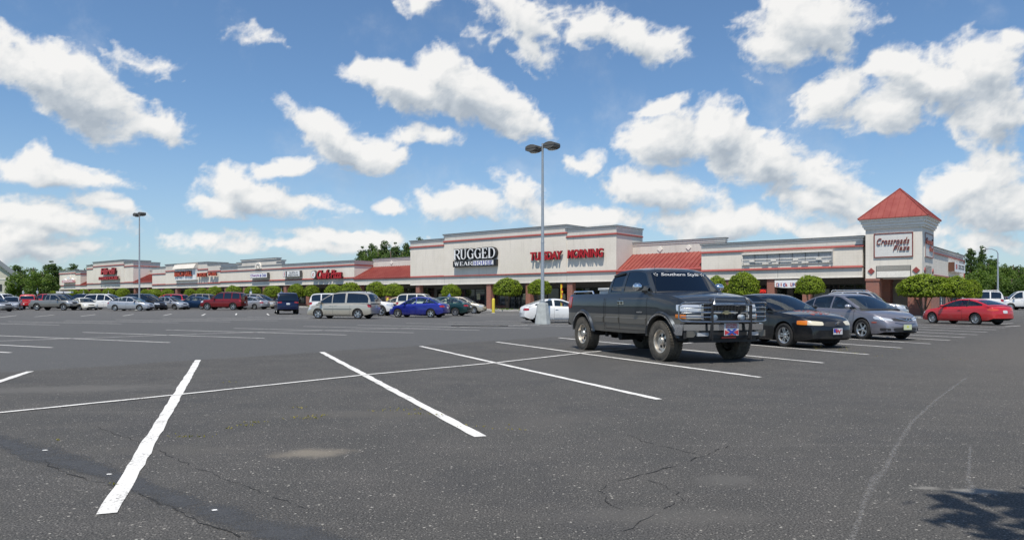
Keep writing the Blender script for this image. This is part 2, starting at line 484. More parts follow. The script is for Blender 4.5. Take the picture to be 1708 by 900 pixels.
PAINTW = bpy.data.materials.new('line_paint'); PAINTW.use_nodes = True
def _paintmat():
    nt = PAINTW.node_tree; b = nt.nodes['Principled BSDF']; nb = NB(nt)
    geo = nb.new('ShaderNodeNewGeometry'); P = geo.outputs['Position']
    n = nb.noise(P, 38, 6, .75); n2 = nb.noise(P, 2.2, 4, .6)
    worn = nb.smooth(nb.math('ADD', n, nb.math('MULTIPLY', n2, .55)), .82, .95, 0, .9)
    col = nb.mix(worn, (.70, .69, .66), (.09, .088, .085))
    col = nb.mix(nb.smooth(nb.noise(P, 110, 3, .7), .35, .65, 0, .30), col, (.45, .43, .40))
    nt.links.new(col, b.inputs['Base Color']); b.inputs['Roughness'].default_value = .7
    bp = nb.new('ShaderNodeBump'); bp.inputs['Strength'].default_value = .4; bp.inputs['Distance'].default_value = .004
    nt.links.new(nb.noise(P, 120, 3, .7), bp.inputs['Height']); nt.links.new(bp.outputs[0], b.inputs['Normal'])
_paintmat()
def stripe(mb, a, b, w=.105, m=PAINTW, z=.005, jit=.009, step=.22):
    a = Vector(a[:2]); b = Vector(b[:2]); L = (b - a).length; n = max(2, int(L / step))
    d = (b - a) / L; p = Vector((-d.y, d.x)); prev = None
    for i in range(n + 1):
        c = a + d * L * i / n
        l = c + p * (w / 2 + random.uniform(-jit, jit)); r = c - p * (w / 2 + random.uniform(-jit, jit))
        cur = ((l.x, l.y, gz(l.y) + z), (r.x, r.y, gz(r.y) + z))
        if prev: mb.face([prev[0], cur[0], cur[1], prev[1]], m)
        prev = cur
near = [(-2.375, 4.24), (-.29, 6.64), (1.86, 9.14), (4.04, 11.78), (6.24, 14.5), (8.25, 16.75), (10.28, 19.08), (12.1, 20.9), (13.75, 22.7), (15.3, 24.4), (17.0, 26.4), (18.8, 28.6), (20.7, 30.9), (22.7, 33.3)]
far_ = [(-6.60, 15.2), (-4.61, 17.53), (-2.50, 19.8), (-.47, 21.85), (1.57, 24.3)]
mb = MB()
lines = []
for i, nn in enumerate(near):
    ff = far_[i] if i < len(far_) else (nn[0] - 4.4, nn[1] + 10.9)
    lines.append((nn, ff))
lines.append(((-4.45, 1.75), (-8.5, 12.75)))
for nn, ff in lines: stripe(mb, nn, ff, .118 if nn[1] < 8 else .11)
cl = [G(-60, 695), G(0, 688.5), G(305, 657.5), G(611, 625), G(827, 605), (1.9, 17.5), (14.0, 31.2), (19.5, 37.8)]
cln = MB()
for a, b in zip(cl, cl[1:]): stripe(cln, a, b, .085, z=.009)
# second bay, beyond the aisle
for nx, ny in ((17, 588), (86.6, 579.5), (283, 571), (441, 564), (578, 558.4), (690, 554.7), (800, 550.5), (885, 547.6)):
    a = Vector(G(nx, ny)); b = a + Vector((-8.75, 4.6))
    stripe(mb, a, b, .10)
for k in range(5):
    a = Vector((-3.82, 28.06)) + Vector((2.1, 2.3)) * (k + 3.2); stripe(mb, a, a + Vector((-8.75, 4.6)), .1)
c2 = [G(-40, 571), G(0, 568.7), G(128, 564.2), G(192, 562), G(328, 557), G(380, 555.4), G(640, 548.3), G(900, 542)]
for a, b in zip(c2, c2[1:]): stripe(cln, a, b, .085, z=.009)
# third bay
for k in range(-3, 13):
    a = Vector((-23.1, 36.9)) + Vector((2.15, 1.95)) * k; stripe(mb, a, a + Vector((-9.2, 4.4)), .1)
c3 = [Vector((-27.6, 39.0)) + Vector((2.15, 1.95)) * k for k in (-5, 12)]
stripe(cln, c3[0], c3[1], .085, z=.009)
# fourth bay
for a, b in (((57.4, 528), (109, 523.3)), ((134.7, 527.2), (173.3, 522.6)), ((205, 526.5), (234, 522)), ((272.8, 526), (292.7, 521.9)), ((336.5, 526), (346.6, 521.4)),
             ((393.4, 525), (395.3, 521)), ((448.6, 525.4), (442, 520.2)), ((499, 524), (491, 520)), ((0, 529), (40, 524.5))):
    A, B = Vector(G(*a)), Vector(G(*b)); B = A + (B - A).normalized() * 5.6
    stripe(mb, A, B, .11, step=.5)
for k in range(12):
    a = Vector((-16.5, 66)) + Vector((2.1, 1.0)) * k
    stripe(mb, a, a + Vector((-1.5, 5.0)), .1, step=.6)
# beyond the end of the near bay, towards the tower
for px, py in ((1500, 541), (1690, 539), (1702, 543)):
    x, y = G(px, py); stripe(mb, (x, y), (x - 1.6, y - 1.2), .11)
mb.build('stall_markings', kind='structure'); cln.build('bay_centre_lines', kind='structure')

# cracks, a sealed strip, chalk marks
CR = mat('crack', (.018, .018, .018), .95)
mb = MB()
def crack(pts, w=.012):
    P_ = [Vector(G(*p)) for p in pts]; out = []
    for a, b in zip(P_, P_[1:]):
        n = max(2, int((b - a).length / .07)); d = (b - a).normalized(); p = Vector((-d.y, d.x))
        for i in range(n): out.append(a + (b - a) * i / n + p * random.uniform(-.022, .022))
    out.append(P_[-1])
    for a, b in zip(out, out[1:]):
        if random.random() < .12: continue
        d = (b - a).normalized(); p = Vector((-d.y, d.x)); w0 = w * random.uniform(.15, .9) / 2
        mb.face([(*(a + p * w0), .0035), (*(b + p * w0), .0035), (*(b - p * w0), .0035), (*(a - p * w0), .0035)], CR)
crack([(78, 766), (82, 776), (130, 795), (190, 810), (240, 826), (262, 836), (300, 856), (345, 876), (400, 895)], .014)
crack([(1000, 817), (1010, 808), (1080, 790), (1150, 768), (1222, 742)], .014)
crack([(1045, 725), (1080, 738), (1130, 750), (1160, 756)], .009)
crack([(1085, 800), (1130, 820), (1138, 835), (1090, 858), (1040, 885)], .008)
crack([(1000, 817), (1012, 835), (1040, 850)], .008)
crack([(160, 712), (240, 740), (330, 780), (420, 815), (520, 850)], .008)
mb.build('asphalt_crack', kind='structure')
SEAL = bpy.data.materials.new('sealed_asphalt'); SEAL.use_nodes = True
def _seal():
    nt = SEAL.node_tree; b = nt.nodes['Principled BSDF']; nb = NB(nt)
    geo = nb.new('ShaderNodeNewGeometry'); P = geo.outputs['Position']
    c = nb.mix(nb.smooth(nb.noise(P, 85, 4, .75), .3, .7), (.038, .040, .044), (.080, .083, .088))
    nt.links.new(c, b.inputs['Base Color']); b.inputs['Roughness'].default_value = .75
    uv = nb.new('ShaderNodeTexCoord')
    s = nb.new('ShaderNodeSeparateXYZ'); nt.links.new(uv.outputs['UV'], s.inputs[0])
    e = nb.math('MULTIPLY', nb.smooth(s.outputs[1], 0, .5), nb.smooth(s.outputs[1], 1, .6))
    e = nb.math('ADD', e, nb.math('MULTIPLY_ADD', nb.noise(P, 4, 7, .75), 2.2, -1.45))
    nt.links.new(nb.smooth(e, -.05, .8, 0, .75), b.inputs['Alpha'])
_seal()
def ribbon(name, left, right, m, z, kind='structure'):
    me = bpy.data.meshes.new(name); n = len(left); v = []; 
    for a, b in zip(left, right): v += [(*G(*a), z), (*G(*b), z)]
    me.from_pydata(v, [], [[2 * i, 2 * i + 2, 2 * i + 3, 2 * i + 1] for i in range(n - 1)])
    uv = me.uv_layers.new(name='UVMap')
    for p in me.polygons:
        for li, vi in zip(p.loop_indices, p.vertices): uv.data[li].uv = (vi // 2, vi % 2)
    me.materials.append(m); o = bpy.data.objects.new(name, me); COL.objects.link(o); o['kind'] = kind
    return o
ribbon('sealed_strip', [(-120, 700), (0, 712), (60, 725), (150, 752), (240, 785), (330, 815), (430, 840), (520, 855), (640, 890), (720, 925)],
       [(-120, 745), (0, 758), (60, 790), (150, 810), (240, 845), (330, 880), (430, 915), (520, 950), (600, 990), (640, 1040)], SEAL, .0030)
CHALK = bpy.data.materials.new('faded_line'); CHALK.use_nodes = True
def _chalk():
    nt = CHALK.node_tree; b = nt.nodes['Principled BSDF']; nb = NB(nt)
    geo = nb.new('ShaderNodeNewGeometry'); P = geo.outputs['Position']
    b.inputs['Base Color'].default_value = (.27, .26, .245, 1)
    uv = nb.new('ShaderNodeTexCoord'); s = nb.new('ShaderNodeSeparateXYZ'); nt.links.new(uv.outputs['UV'], s.inputs[0])
    e = nb.math('MULTIPLY', nb.smooth(s.outputs[1], 0, .4), nb.smooth(s.outputs[1], 1, .6))
    nn = nb.smooth(nb.noise(P, 45, 5, .75), .38, .68)
    nt.links.new(nb.math('MULTIPLY', nb.math('MULTIPLY', e, nn), .62), b.inputs['Alpha'])
_chalk()
ch = [(1612, 630), (1560, 668), (1520, 705), (1495, 745), (1478, 780), (1462, 797), (1452, 815), (1438, 850), (1428, 880), (1410, 930)]
hw = [4, 5, 6, 7, 8, 15, 11, 7, 8, 9]
ribbon('faded_line_mark', [(x - w, y) for (x, y), w in zip(ch, hw)], [(x + w, y) for (x, y), w in zip(ch, hw)], CHALK, .0045)
ribbon('faded_line_mark', [(1614, 745), (1612, 775), (1608, 800), (1600, 825)], [(1622, 745), (1621, 775), (1622, 800), (1640, 825)], CHALK, .0045)
WS = mat('white_spatter', (.7, .7, .68), .8)
mb = MB()
for px, py, r_ in ((75, 751, .02), (182, 791, .018), (358, 851, .018)):
    x, y = G(px, py); n = 14
    mb.face([(x + r_ * 1.3 * math.cos(t) * random.uniform(.6, 1.1), y + r_ * math.sin(t) * random.uniform(.6, 1.1), .0055) for t in [2 * math.pi * i / n for i in range(n)]], WS)
mb.build('paint_spatter', kind='structure')

# ------------------------------------------------------------------ the shopping centre, in its own axes: t along the front (to the right), k into the building, z up
PB = Vector((-2.6, 79.0)); UB = Vector((.770, -.638)).normalized(); NBV = Vector((.638, .770)).normalized()
RZB = math.atan2(UB.y, UB.x)
def TP(px, k=0.):
    """distance along the front (and depth from the camera) of a photo column on the plane k metres behind the front"""
    o = PB + NBV * k; r = (px - CX) / FPX
    t = (r * o.y - o.x) / (UB.x - r * UB.y)
    return t, o.y + UB.y * t
def KP(px, t):
    """distance into the building of a photo column on a side wall"""
    o = PB + UB * t; r = (px - CX) / FPX
    k = (r * o.y - o.x) / (NBV.x - r * NBV.y)
    return k, o.y + NBV.y * k
def BW(t, k, z=0.):
    p = PB + UB * t + NBV * k
    return (p.x, p.y, z)

def stucco(name, c0, c1, joints=None):
    m = bpy.data.materials.new(name); m.use_nodes = True
    nt = m.node_tree; b = nt.nodes['Principled BSDF']; nb = NB(nt)
    tcn = nb.new('ShaderNodeTexCoord'); P = tcn.outputs['Object']
    n = nb.noise(P, .35, 6, .65); st = nb.new('ShaderNodeMapping'); nt.links.new(P, st.inputs[0]); st.inputs[3].default_value = (2.2, 2.2, .18)
    streak = nb.noise(st.outputs[0], 2.0, 5, .65)
    c = nb.mix(nb.smooth(n, .3, .7), c0, c1)
    c = nb.mix(nb.smooth(streak, .50, .78, 0, .38), c, tuple(x * .6 for x in c0))
    bk = nb.new('ShaderNodeTexBrick'); nt.links.new(P, bk.inputs[0])
    s = nb.new('ShaderNodeSeparateXYZ'); nt.links.new(P, s.inputs[0])
    cb_ = nb.new('ShaderNodeCombineXYZ'); nt.links.new(nb.math('ADD', s.outputs[0], s.outputs[1]), cb_.inputs[0]); nt.links.new(s.outputs[2], cb_.inputs[1])
    nt.links.new(cb_.outputs[0], bk.inputs[0])
    bk.inputs['Scale'].default_value = 1.0; bk.inputs['Mortar Size'].default_value = .006
    bk.inputs['Brick Width'].default_value = .405 if joints is None else joints[0]; bk.inputs['Row Height'].default_value = .203 if joints is None else joints[1]
    bk.offset = .5 if joints is None else 0.
    f = nb.math('MULTIPLY', bk.outputs['Fac'], .30 if joints is None else .45)
    c = nb.mix(f, c, tuple(x * .55 for x in c0))
    nt.links.new(c, b.inputs['Base Color']); b.inputs['Roughness'].default_value = .9; b.inputs['Specular IOR Level'].default_value = .25
    bp = nb.new('ShaderNodeBump'); bp.inputs['Strength'].default_value = .25; bp.inputs['Distance'].default_value = .01
    nt.links.new(nb.noise(P, 30, 4, .7), bp.inputs['Height']); nt.links.new(bp.outputs[0], b.inputs['Normal'])
    return m
STU = stucco('block_wall', (.71, .65, .56), (.79, .73, .64))
PAN = stucco('siding', (.61, .57, .51), (.68, .645, .58), (3.0, .29))
TOWM = stucco('tower_panels', (.73, .675, .59), (.79, .735, .65), (1.27, .92))
RED = mat('red_moulding', (.29, .058, .05), .5, noise=.15)
CAP = mat('roof_coping', (.12, .12, .115), .5)
WHT = mat('white_cornice', (.80, .755, .68), .7, noise=.08)
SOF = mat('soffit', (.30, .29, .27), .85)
def metal_roof(name, a, b_):
    m = bpy.data.materials.new(name); m.use_nodes = True
    nt = m.node_tree; b = nt.nodes['Principled BSDF']; nb = NB(nt)
    tcn = nb.new('ShaderNodeTexCoord'); P = tcn.outputs['Object']
    c = nb.mix(nb.smooth(nb.noise(P, .9, 5, .6), .3, .7), a, b_)
    nt.links.new(c, b.inputs['Base Color']); b.inputs['Roughness'].default_value = .42; b.inputs['Specular IOR Level'].default_value = .4
    return m
ROOFR = metal_roof('red_metal_roof', (.235, .048, .038), (.29, .075, .058))
def brick(name):
    m = bpy.data.materials.new(name); m.use_nodes = True
    nt = m.node_tree; b = nt.nodes['Principled BSDF']; nb = NB(nt)
    tcn = nb.new('ShaderNodeTexCoord'); P = tcn.outputs['Object']
    s = nb.new('ShaderNodeSeparateXYZ'); nt.links.new(P, s.inputs[0])
    cb_ = nb.new('ShaderNodeCombineXYZ'); nt.links.new(nb.math('ADD', s.outputs[0], s.outputs[1]), cb_.inputs[0]); nt.links.new(s.outputs[2], cb_.inputs[1])
    bk = nb.new('ShaderNodeTexBrick'); nt.links.new(cb_.outputs[0], bk.inputs[0])
    bk.inputs['Color1'].default_value = (.30, .085, .055, 1); bk.inputs['Color2'].default_value = (.20, .065, .048, 1); bk.inputs['Mortar'].default_value = (.33, .28, .24, 1)
    bk.inputs['Scale'].default_value = 1; bk.inputs['Brick Width'].default_value = .21; bk.inputs['Row Height'].default_value = .075; bk.inputs['Mortar Size'].default_value = .008
    c = nb.mix(nb.smooth(nb.noise(P, 3, 4, .6), .3, .7, 0, .35), bk.outputs[0], (.36, .15, .10))
    nt.links.new(c, b.inputs['Base Color']); b.inputs['Roughness'].default_value = .9
    return m
BRK = brick('brick')
CONC = mat('concrete', (.36, .35, .33), .9, noise=.15, nscale=3)
CURB = mat('kerb_concrete', (.42, .40, .37), .9, noise=.15, nscale=2)
GLS = mat('shop_glass', (.018, .022, .024), .04, spec=.8)
DKF = mat('dark_frame', (.035, .036, .038), .4, .3)
BLU = mat('blue_frame', (.05, .085, .12), .5)
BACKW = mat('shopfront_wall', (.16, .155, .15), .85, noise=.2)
TAR = mat('roof_membrane', (.12, .12, .12), .9)

plaza = thing('shopping_centre', 'long pale strip of shops with red metal awnings, brick pillars and a corner tower', 'shopping centre', BW(0, 0), RZB)
SID = .35 + .15       # sidewalk height near the left; follows the lot
def gzt(t, k=0): return gz(BW(t, k)[1])

def parapet(t0, t1, zb, zt, zband, k0=0., k1=5., centre=None, labels=None):
    """wall block with its red moulding, siding above and dark coping; the centre part may rise higher"""
    w = MB(); mo = MB(); co = MB()
    def seg(a, b, zt_, zr, kf):
        w.box(a, b, kf, k1, zb, zr, STU)
        w.box(a, b, kf + .004, k1 - .004, zr, zt_ - .05, PAN)
        mo.box(a - .07, b + .07, kf - .05, k1 + .02, zr - .06, zr + .05, RED)
        mo.prism([(kf - .10, zr - .062), (kf - .10, zr - .02), (kf - .01, zr + .10), (kf - .01, zr - .062)], a - .075, b + .075, RED, 'YZ')
        mo.prism([(b + .08, zr - .062), (b + .08, zr - .02), (b + .0, zr + .10), (b + .0, zr - .062)], kf, k1, RED, 'XZ')
        for dz in (.30,):
            w.box(a - .03, b + .03, kf - .03, k1 + .01, zt_ - .05 - dz, zt_ - .05 - dz + .10, WHT)
        w.box(a - .09, b + .09, kf - .10, k1 + .02, zt_ - .16, zt_ - .05, WHT)
        co.box(a - .13, b + .13, kf - .15, k1 + .05, zt_ - .05, zt_, CAP)
    if centre:
        c0, c1, zc, zrc = centre
        seg(t0, c0 - .002, zt, zband, k0); seg(c1 + .002, t1, zt, zband, k0); seg(c0, c1, zc, zrc, k0 - .06)
    else: seg(t0, t1, zt, zband, k0)
    o = w.build('parapet_wall', plaza); mo.build('moulding', o); co.build('coping', o)
    return o
def canopy(t0, t1, zs, zl, kf=0.):
    f = MB()
    f.box(t0, t1, kf, .5, zs, zl - .05, PAN)
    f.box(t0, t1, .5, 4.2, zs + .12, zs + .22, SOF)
    f.box(t0 + .001, t1 - .001, kf - .05, kf + .002, zs, zs + .10, WHT)
    o = f.build('canopy_fascia', plaza)
    m = MB(); m.box(t0 - .003, t1 + .003, kf - .05, .3, zl - .055, zl + .045, RED); m.prism([(kf - .12, zl - .06), (kf - .12, zl - .015), (kf - .008, zl + .11), (kf - .008, zl - .06)], t0, t1, RED, 'YZ'); m.build('moulding', o)
def awning(t0, t1, zb, zt, k1=3.1, ztop=7.0, tend=None):
    a = MB()
    th = math.hypot(k1, zt - zb); nx = Vector((0, -(zt - zb), k1)).normalized()
    a.prism([(-.10, zb - .03), (k1, zt), (k1, zb - .25), (-.10, zb - .25)], t0, t1, ROOFR, 'YZ')
    n = int((t1 - t0) / .42)
    for i in range(n + 1):
        t = t0 + .02 + (t1 - t0 - .04) * i / n
        a.prism([(-.12, zb - .03), (k1, zt), (k1, zt + .055), (-.12, zb + .03)], t - .018, t + .018, ROOFR, 'YZ')
    a.build('awning_roof', plaza)
    w = MB(); e = tend or t1
    w.box(t0, e, k1, k1 + .4, zb - .3, ztop - .05, PAN)
    w.box(t0, e + .06, k1 - .05, k1 + .42, ztop - .32, ztop - .22, WHT)
    w.box(t0, e + .09, k1 - .10, k1 + .44, ztop - .16, ztop - .05, WHT)
    o = w.build('parapet_wall', plaza)
    c = MB(); c.box(t0, e + .13, k1 - .14, k1 + .5, ztop - .05, ztop, CAP); c.build('coping', o)

parapet(-126.5, -117.1, 4.5, 7.8, 7.1); parapet(-117.1 + .002, -114.5, 4.5, 7.5, 6.85)
awning(-114.5, -111.1, 4.6, 6.3, ztop=7.3)
parapet(-111.1, -89, 4.7, 8.6, 7.75, centre=(-107.7, -92.9, 9.1, 8.14))
awning(-89, -81.1, 4.75, 6.3, ztop=7.0)
parapet(-81.1, -57, 4.1, 7.25, 6.0, centre=(-75.8, -61, 7.6, 6.37), k1=3.5)
parapet(-57 + .002, -23.2, 4.2, 6.5, 5.87)
awning(-23.2, -12.5, 4.2, 5.7, ztop=6.8)
parapet(-12.5, 16.24, 4.05, 8.42, 7.6, centre=(-6.76, 10.5, 8.86, 8.0))
awning(16.24, 24.86, 4.0, 5.76, ztop=6.93, tend=25.7)
parapet(24.86, 37.9, 3.82, 6.18, 5.4, k1=4.5)
for a in ((-126.5, -111.1, 3.67, 4.5), (-111.1, -81.1, 3.67, 4.7), (-81.1, -57, 3.43, 4.1), (-57, -23.2, 3.45, 4.2), (-23.2, -12.5, 3.25, 4.12), (-12.5, 24.86, 3.08, 4.05), (24.86, 37.9, 3.02, 3.82)):
    canopy(*a)
# stepped gable with a fan over the middle shops
g_ = MB()
g_.box(-51.8, -39.7, -.06, .5, 5.93, 7.08, PAN); g_.box(-50.6, -40.9, -.10, .54, 7.08, 7.45, PAN)
for a, b, z in ((-51.8, -50.6, 7.13), (-40.9, -39.7, 7.13), (-50.6, -40.9, 7.5)):
    g_.box(a - .1, b + .1, -.2, .6, z - .2, z - .06, WHT); g_.box(a - .13, b + .13, -.24, .65, z - .06, z, CAP)
go_ = g_.build('stepped_gable', plaza)
fan = MB(); tc_, zc_ = TP(432)[0], 6.08
for i in range(16):
    a0, a1 = math.pi * i / 16, math.pi * (i + 1) / 16
    for r0, r1 in ((.62, .86),):
        fan.prism([(tc_ + r0 * math.cos(a0), zc_ + r0 * math.sin(a0)), (tc_ + r1 * math.cos(a0), zc_ + r1 * math.sin(a0)), (tc_ + r1 * math.cos(a1), zc_ + r1 * math.sin(a1)), (tc_ + r0 * math.cos(a1), zc_ + r0 * math.sin(a1))], -.2, -.07, WHT)
for a in (36, 72, 108, 144):
    c_, s_ = math.cos(R(a)), math.sin(R(a))
    fan.prism([(tc_ - .05 * s_, zc_ + .05 * c_), (tc_ + .05 * s_, zc_ - .05 * c_), (tc_ + .66 * c_ + .05 * s_, zc_ + .66 * s_ - .05 * c_), (tc_ + .66 * c_ - .05 * s_, zc_ + .66 * s_ + .05 * c_)], -.17, -.08, WHT)
fan.box(tc_ - .86, tc_ + .86, -.2, -.07, zc_ - .08, zc_, WHT)
fan.build('fan_ornament', go_)
dm = MB()
def diamond(mb, t, k, z, r, m, side=False):
    pts = [(r, 0), (0, r), (-r, 0), (0, -r)]
    if not side: mb.prism([(t + a, z + b) for a, b in pts], k - .06, k - .003, m)
    else: mb.prism([(k + a, z + b) for a, b in pts], t + .003, t + .06, m, 'YZ')
for px, py in ((653, 438), (1101, 415.5), (1148.5, 412.5)):
    t, y = TP(px, 3.1); dm = MB(); diamond(dm, t, 3.1, ZO(py, y), .27, WHT); dm.build('diamond_ornament', plaza)

# main body and roof behind the parapets
bd = MB()
bd.box(-126.5, 41.1, 5.2, 18.9, 0, 5.1, STU); bd.box(-126.4, 41.0, 5.2, 18.8, 5.1, 5.15, TAR)
bd.box(-126.5, -126.1, 0, 5.2, 0, 7.0, STU)
bd.build('wall', plaza)

# brick pillars along the colonnade
pil_t = [TP(p)[0] for p in (1344.5, 1285)] + [27.0, 21.7, 16.3, 10.8, 5.5, 0, -5.6, -11.3, -16.8, -22.3, TP(512)[0]]
t = pil_t[-1] - 5.5
while t > -126: pil_t.append(t); t -= 5.5
for t in pil_t:
    zs = float(np.interp(t, [-126, -89, -57, -23, -12, 38], [3.67, 3.67, 3.45, 3.45, 3.08, 3.02]))
    p = MB(); b0 = gzt(t) + .10
    p.box(t - .31, t + .31, .06, .68, b0, zs - .02, BRK); p.box(t - .36, t + .36, .01, .73, b0, b0 + .25, BRK)
    p.build('brick_pillar', plaza)
# shopfronts under the canopy
edges = [-126.0, -111.1, -100, -89, -81.1, -66, -57, -48, -40, -32, -23.2, -12.5, -4, 3, 16.2, 24.8, 30.9, 38.0]
wl = MB()
for i, (a, b) in enumerate(zip(edges, edges[1:])):
    zs = float(np.interp((a + b) / 2, [-126, -89, -57, -23, -12, 38], [3.67, 3.67, 3.45, 3.45, 3.08, 3.02])) + .12
    b0 = gzt((a + b) / 2, 4) + .12
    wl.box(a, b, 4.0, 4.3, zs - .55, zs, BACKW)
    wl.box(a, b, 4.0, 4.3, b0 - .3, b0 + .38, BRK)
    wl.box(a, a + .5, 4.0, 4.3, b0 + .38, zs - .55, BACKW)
    n = max(3, int((b - a - .5) / 1.5)); dw = (b - a - .5) / n
    dj = n // 2
    for j in range(n):
        x0 = a + .5 + j * dw; x1 = x0 + dw
        w_ = MB()
        if j == dj:
            w_.box(x0, x1, 3.94, 4.06, zs - .65, zs - .55, DKF)
            for q0, q1 in ((x0, x0 + .08), (x1 - .08, x1), (x0 + dw / 2 - .05, x0 + dw / 2 + .05)): w_.box(q0, q1, 3.9, 4.05, b0 - .05, zs - .65, DKF)
            w_.box(x0, x1, 3.93, 4.05, b0 - .05, b0 + .15, DKF); w_.box(x0, x1, 3.93, 4.05, b0 + .95, b0 + 1.05, DKF); w_.box(x0, x1, 3.93, 4.05, b0 + 2.05, b0 + 2.13, DKF)
            o = w_.build('shop_door', plaza); gl_ = MB(); gl_.box(x0 + .01, x1 - .01, 3.985, 4.01, b0, zs - .6, GLS); gl_.build('pane', o)
        else:
            for q in (x0, x1 - .06): w_.box(q, q + .06, 3.94, 4.04, b0 + .38, zs - .55, DKF)
            w_.box(x0 + .06, x1 - .06, 3.94, 4.04, b0 + .38, b0 + .46, DKF); w_.box(x0 + .06, x1 - .06, 3.94, 4.04, zs - .63, zs - .55, DKF)
            if (i + j) % 2: w_.box(x0 + .06, x1 - .06, 3.94, 4.04, b0 + 2.0, b0 + 2.06, DKF)
            o = w_.build('shop_window', plaza); gl_ = MB(); gl_.box(x0 + .01, x1 - .01, 3.985, 4.01, b0 + .4, zs - .57, GLS); gl_.build('pane', o)
            if (i * 7 + j * 3) % 4 == 1:
                ps = MB(); cc = [(.55, .5, .45), (.5, .12, .1), (.15, .25, .45), (.6, .58, .4)][(i + j) % 4]
                ps.box(x0 + .3, x0 + .3 + .5, 3.975, 3.98, b0 + 1.0, b0 + 1.7, mat('poster%d' % ((i + j) % 4), cc, .6, noise=.4, nscale=14)); ps.build('window_poster', o)
wl.build('shopfront_wall', plaza)

# gutters' outlets and joints in the fascia
for t in (-100.2, -84.5, -69, -48, -34, -17.5, -6.76, 10.5, 20.4, 31.5):
    j_ = MB(); zs = float(np.interp(t, [-126, -89, -57, -23, -12, 38], [3.67, 3.67, 3.45, 3.45, 3.08, 3.02]))
    j_.box(t - .012, t + .012, -.004, .004, zs + .11, zs + .75, CAP); j_.build('joint_strip', plaza)
# corner tower
T0, T1, KF, KB = 38.2, 41.96, -.40, 4.0
tw = MB()
tw.box(T0, T1, KF, KB, 2.9, 6.6, TOWM)
tw.build('tower_wall', plaza)
cn = MB()
for i, (e, za, zb_) in enumerate(((.10, 6.57, 6.72), (.18, 6.72, 6.95), (.27, 6.95, 7.14), (.35, 7.14, 7.27))):
    cn.box(T0 - e, T1 + e, KF - e, KB + e, za, zb_, WHT)
cn.build('tower_cornice', plaza)
rf = MB(); e = .44; ct, ck = (T0 + T1) / 2, (KF + KB) / 2; ap = (ct, ck, 9.72)
cs = [(T0 - e, KF - e), (T1 + e, KF - e), (T1 + e, KB + e), (T0 - e, KB + e)]
for (a, b) in zip(cs, cs[1:] + cs[:1]):
    rf.face([(a[0], a[1], 7.33), (b[0], b[1], 7.33), ap], ROOFR)
    rf.face([(a[0], a[1], 7.27), (b[0], b[1], 7.27), (b[0], b[1], 7.33), (a[0], a[1], 7.33)], RED)
    rf.tube([(a[0], a[1], 7.35), (ap[0], ap[1], ap[2] + .02)], .045, ROOFR, 6)
    va, vb, vap = Vector((*a, 7.33)), Vector((*b, 7.33)), Vector(ap)
    n = 11
    for i in range(1, n):
        f_ = i / n; p0 = va.lerp(vb, f_); lim = 1 - abs(2 * f_ - 1) if f_ <= .5 else 1 - abs(2 * f_ - 1)
        mid_ = (va + vb) / 2; p1 = p0 + (vap - mid_) * lim
        rf.tube([p0 + Vector((0, 0, .01)), p1 + Vector((0, 0, .01))], .022, ROOFR, 4)
rf.face([(c[0], c[1], 7.27) for c in cs], WHT)
rf.build('tower_roof', plaza)
tp = MB(); b0 = gzt(40) + .1
for a, b in ((T0, T0 + .95), (T1 - .95, T1)):
    for c, d in ((KF, KF + .95), (KB - .95, KB)):
        tp = MB(); tp.box(a + .02, b - .02, c + .02, d - .02, b0, 2.9, BRK); tp.box(a - .03, b + .03, c - .03, d + .03, 2.72, 2.9, BRK); tp.build('brick_pillar', plaza)
pass
lv = MB(); ly0, ly1 = 3.05, 3.78; la, lb = 38.98, 41.2
lv.box(la - .05, lb + .05, KF - .03, KF, 2.92, 3.82, CAP)
lv.box(la, lb, KF - .06, KF - .03, 2.96, 3.42, WHT)
for i in range(6): lv.box(la, lb, KF - .07, KF - .03, 3.46 + i * .055, 3.485 + i * .055, PAN)
lv.build('tower_louver', plaza); lv = MB(); lv.box(T1, T1 + .03, .9, 2.9, 2.95, 3.80, CAP)
for i in range(9): lv.box(T1 + .03, T1 + .06, .95, 2.85, 3.0 + i * .085, 3.04 + i * .085, PAN)
lv.build('tower_louver', plaza)
dm = MB()
for t in (38.6, 41.58): dm = MB(); diamond(dm, t, KF, 3.45, .24, RED); dm.build('diamond_ornament', plaza, label='red diamond ornament')
for k_ in (.45, 3.5): dm = MB(); diamond(dm, T1, k_, 3.45, .22, RED, True); dm.build('diamond_ornament', plaza, label='red diamond ornament')

# side wing to the right of the tower
sw = MB(); KE = 19.0
sw.box(38.2, 41.90, KB, KE, 3.25, 4.92, STU); sw.box(38.25, 41.89, KB, KE - .02, 4.92, 5.35, PAN)
sw.box(38.2, 41.95, KB, KE + .03, 5.20, 5.35, WHT)
sw.box(41.2, 41.80, KB, KE, 2.85, 3.2, PAN)
o = sw.build('side_wing_wall', plaza)
sm = MB(); sm.box(38.2, 41.98, KB, KE + .06, 4.86, 4.98, RED); sm.box(38.2, 41.98, KB, KE + .06, 3.14, 3.25, RED); sm.box(41.80, 41.97, KE, KE + .08, 2.85, 4.9, RED)
sm.build('moulding', o); sc_ = MB(); sc_.box(38.2, 42.03, KB, KE + .1, 5.35, 5.40, CAP); sc_.build('coping', o)
lw = MB()
for a, b in ((KB + .6, KB + 3.4), (KB + 6.6, KB + 9.5), (KB + 12.4, KE)): lw.box(41.3, 41.8, a, b, .15, 2.85, BRK)
lw.box(41.2, 41.3, KB, KE, .15, 2.9, BACKW)
lw.build('side_wing_brickwork', plaza)
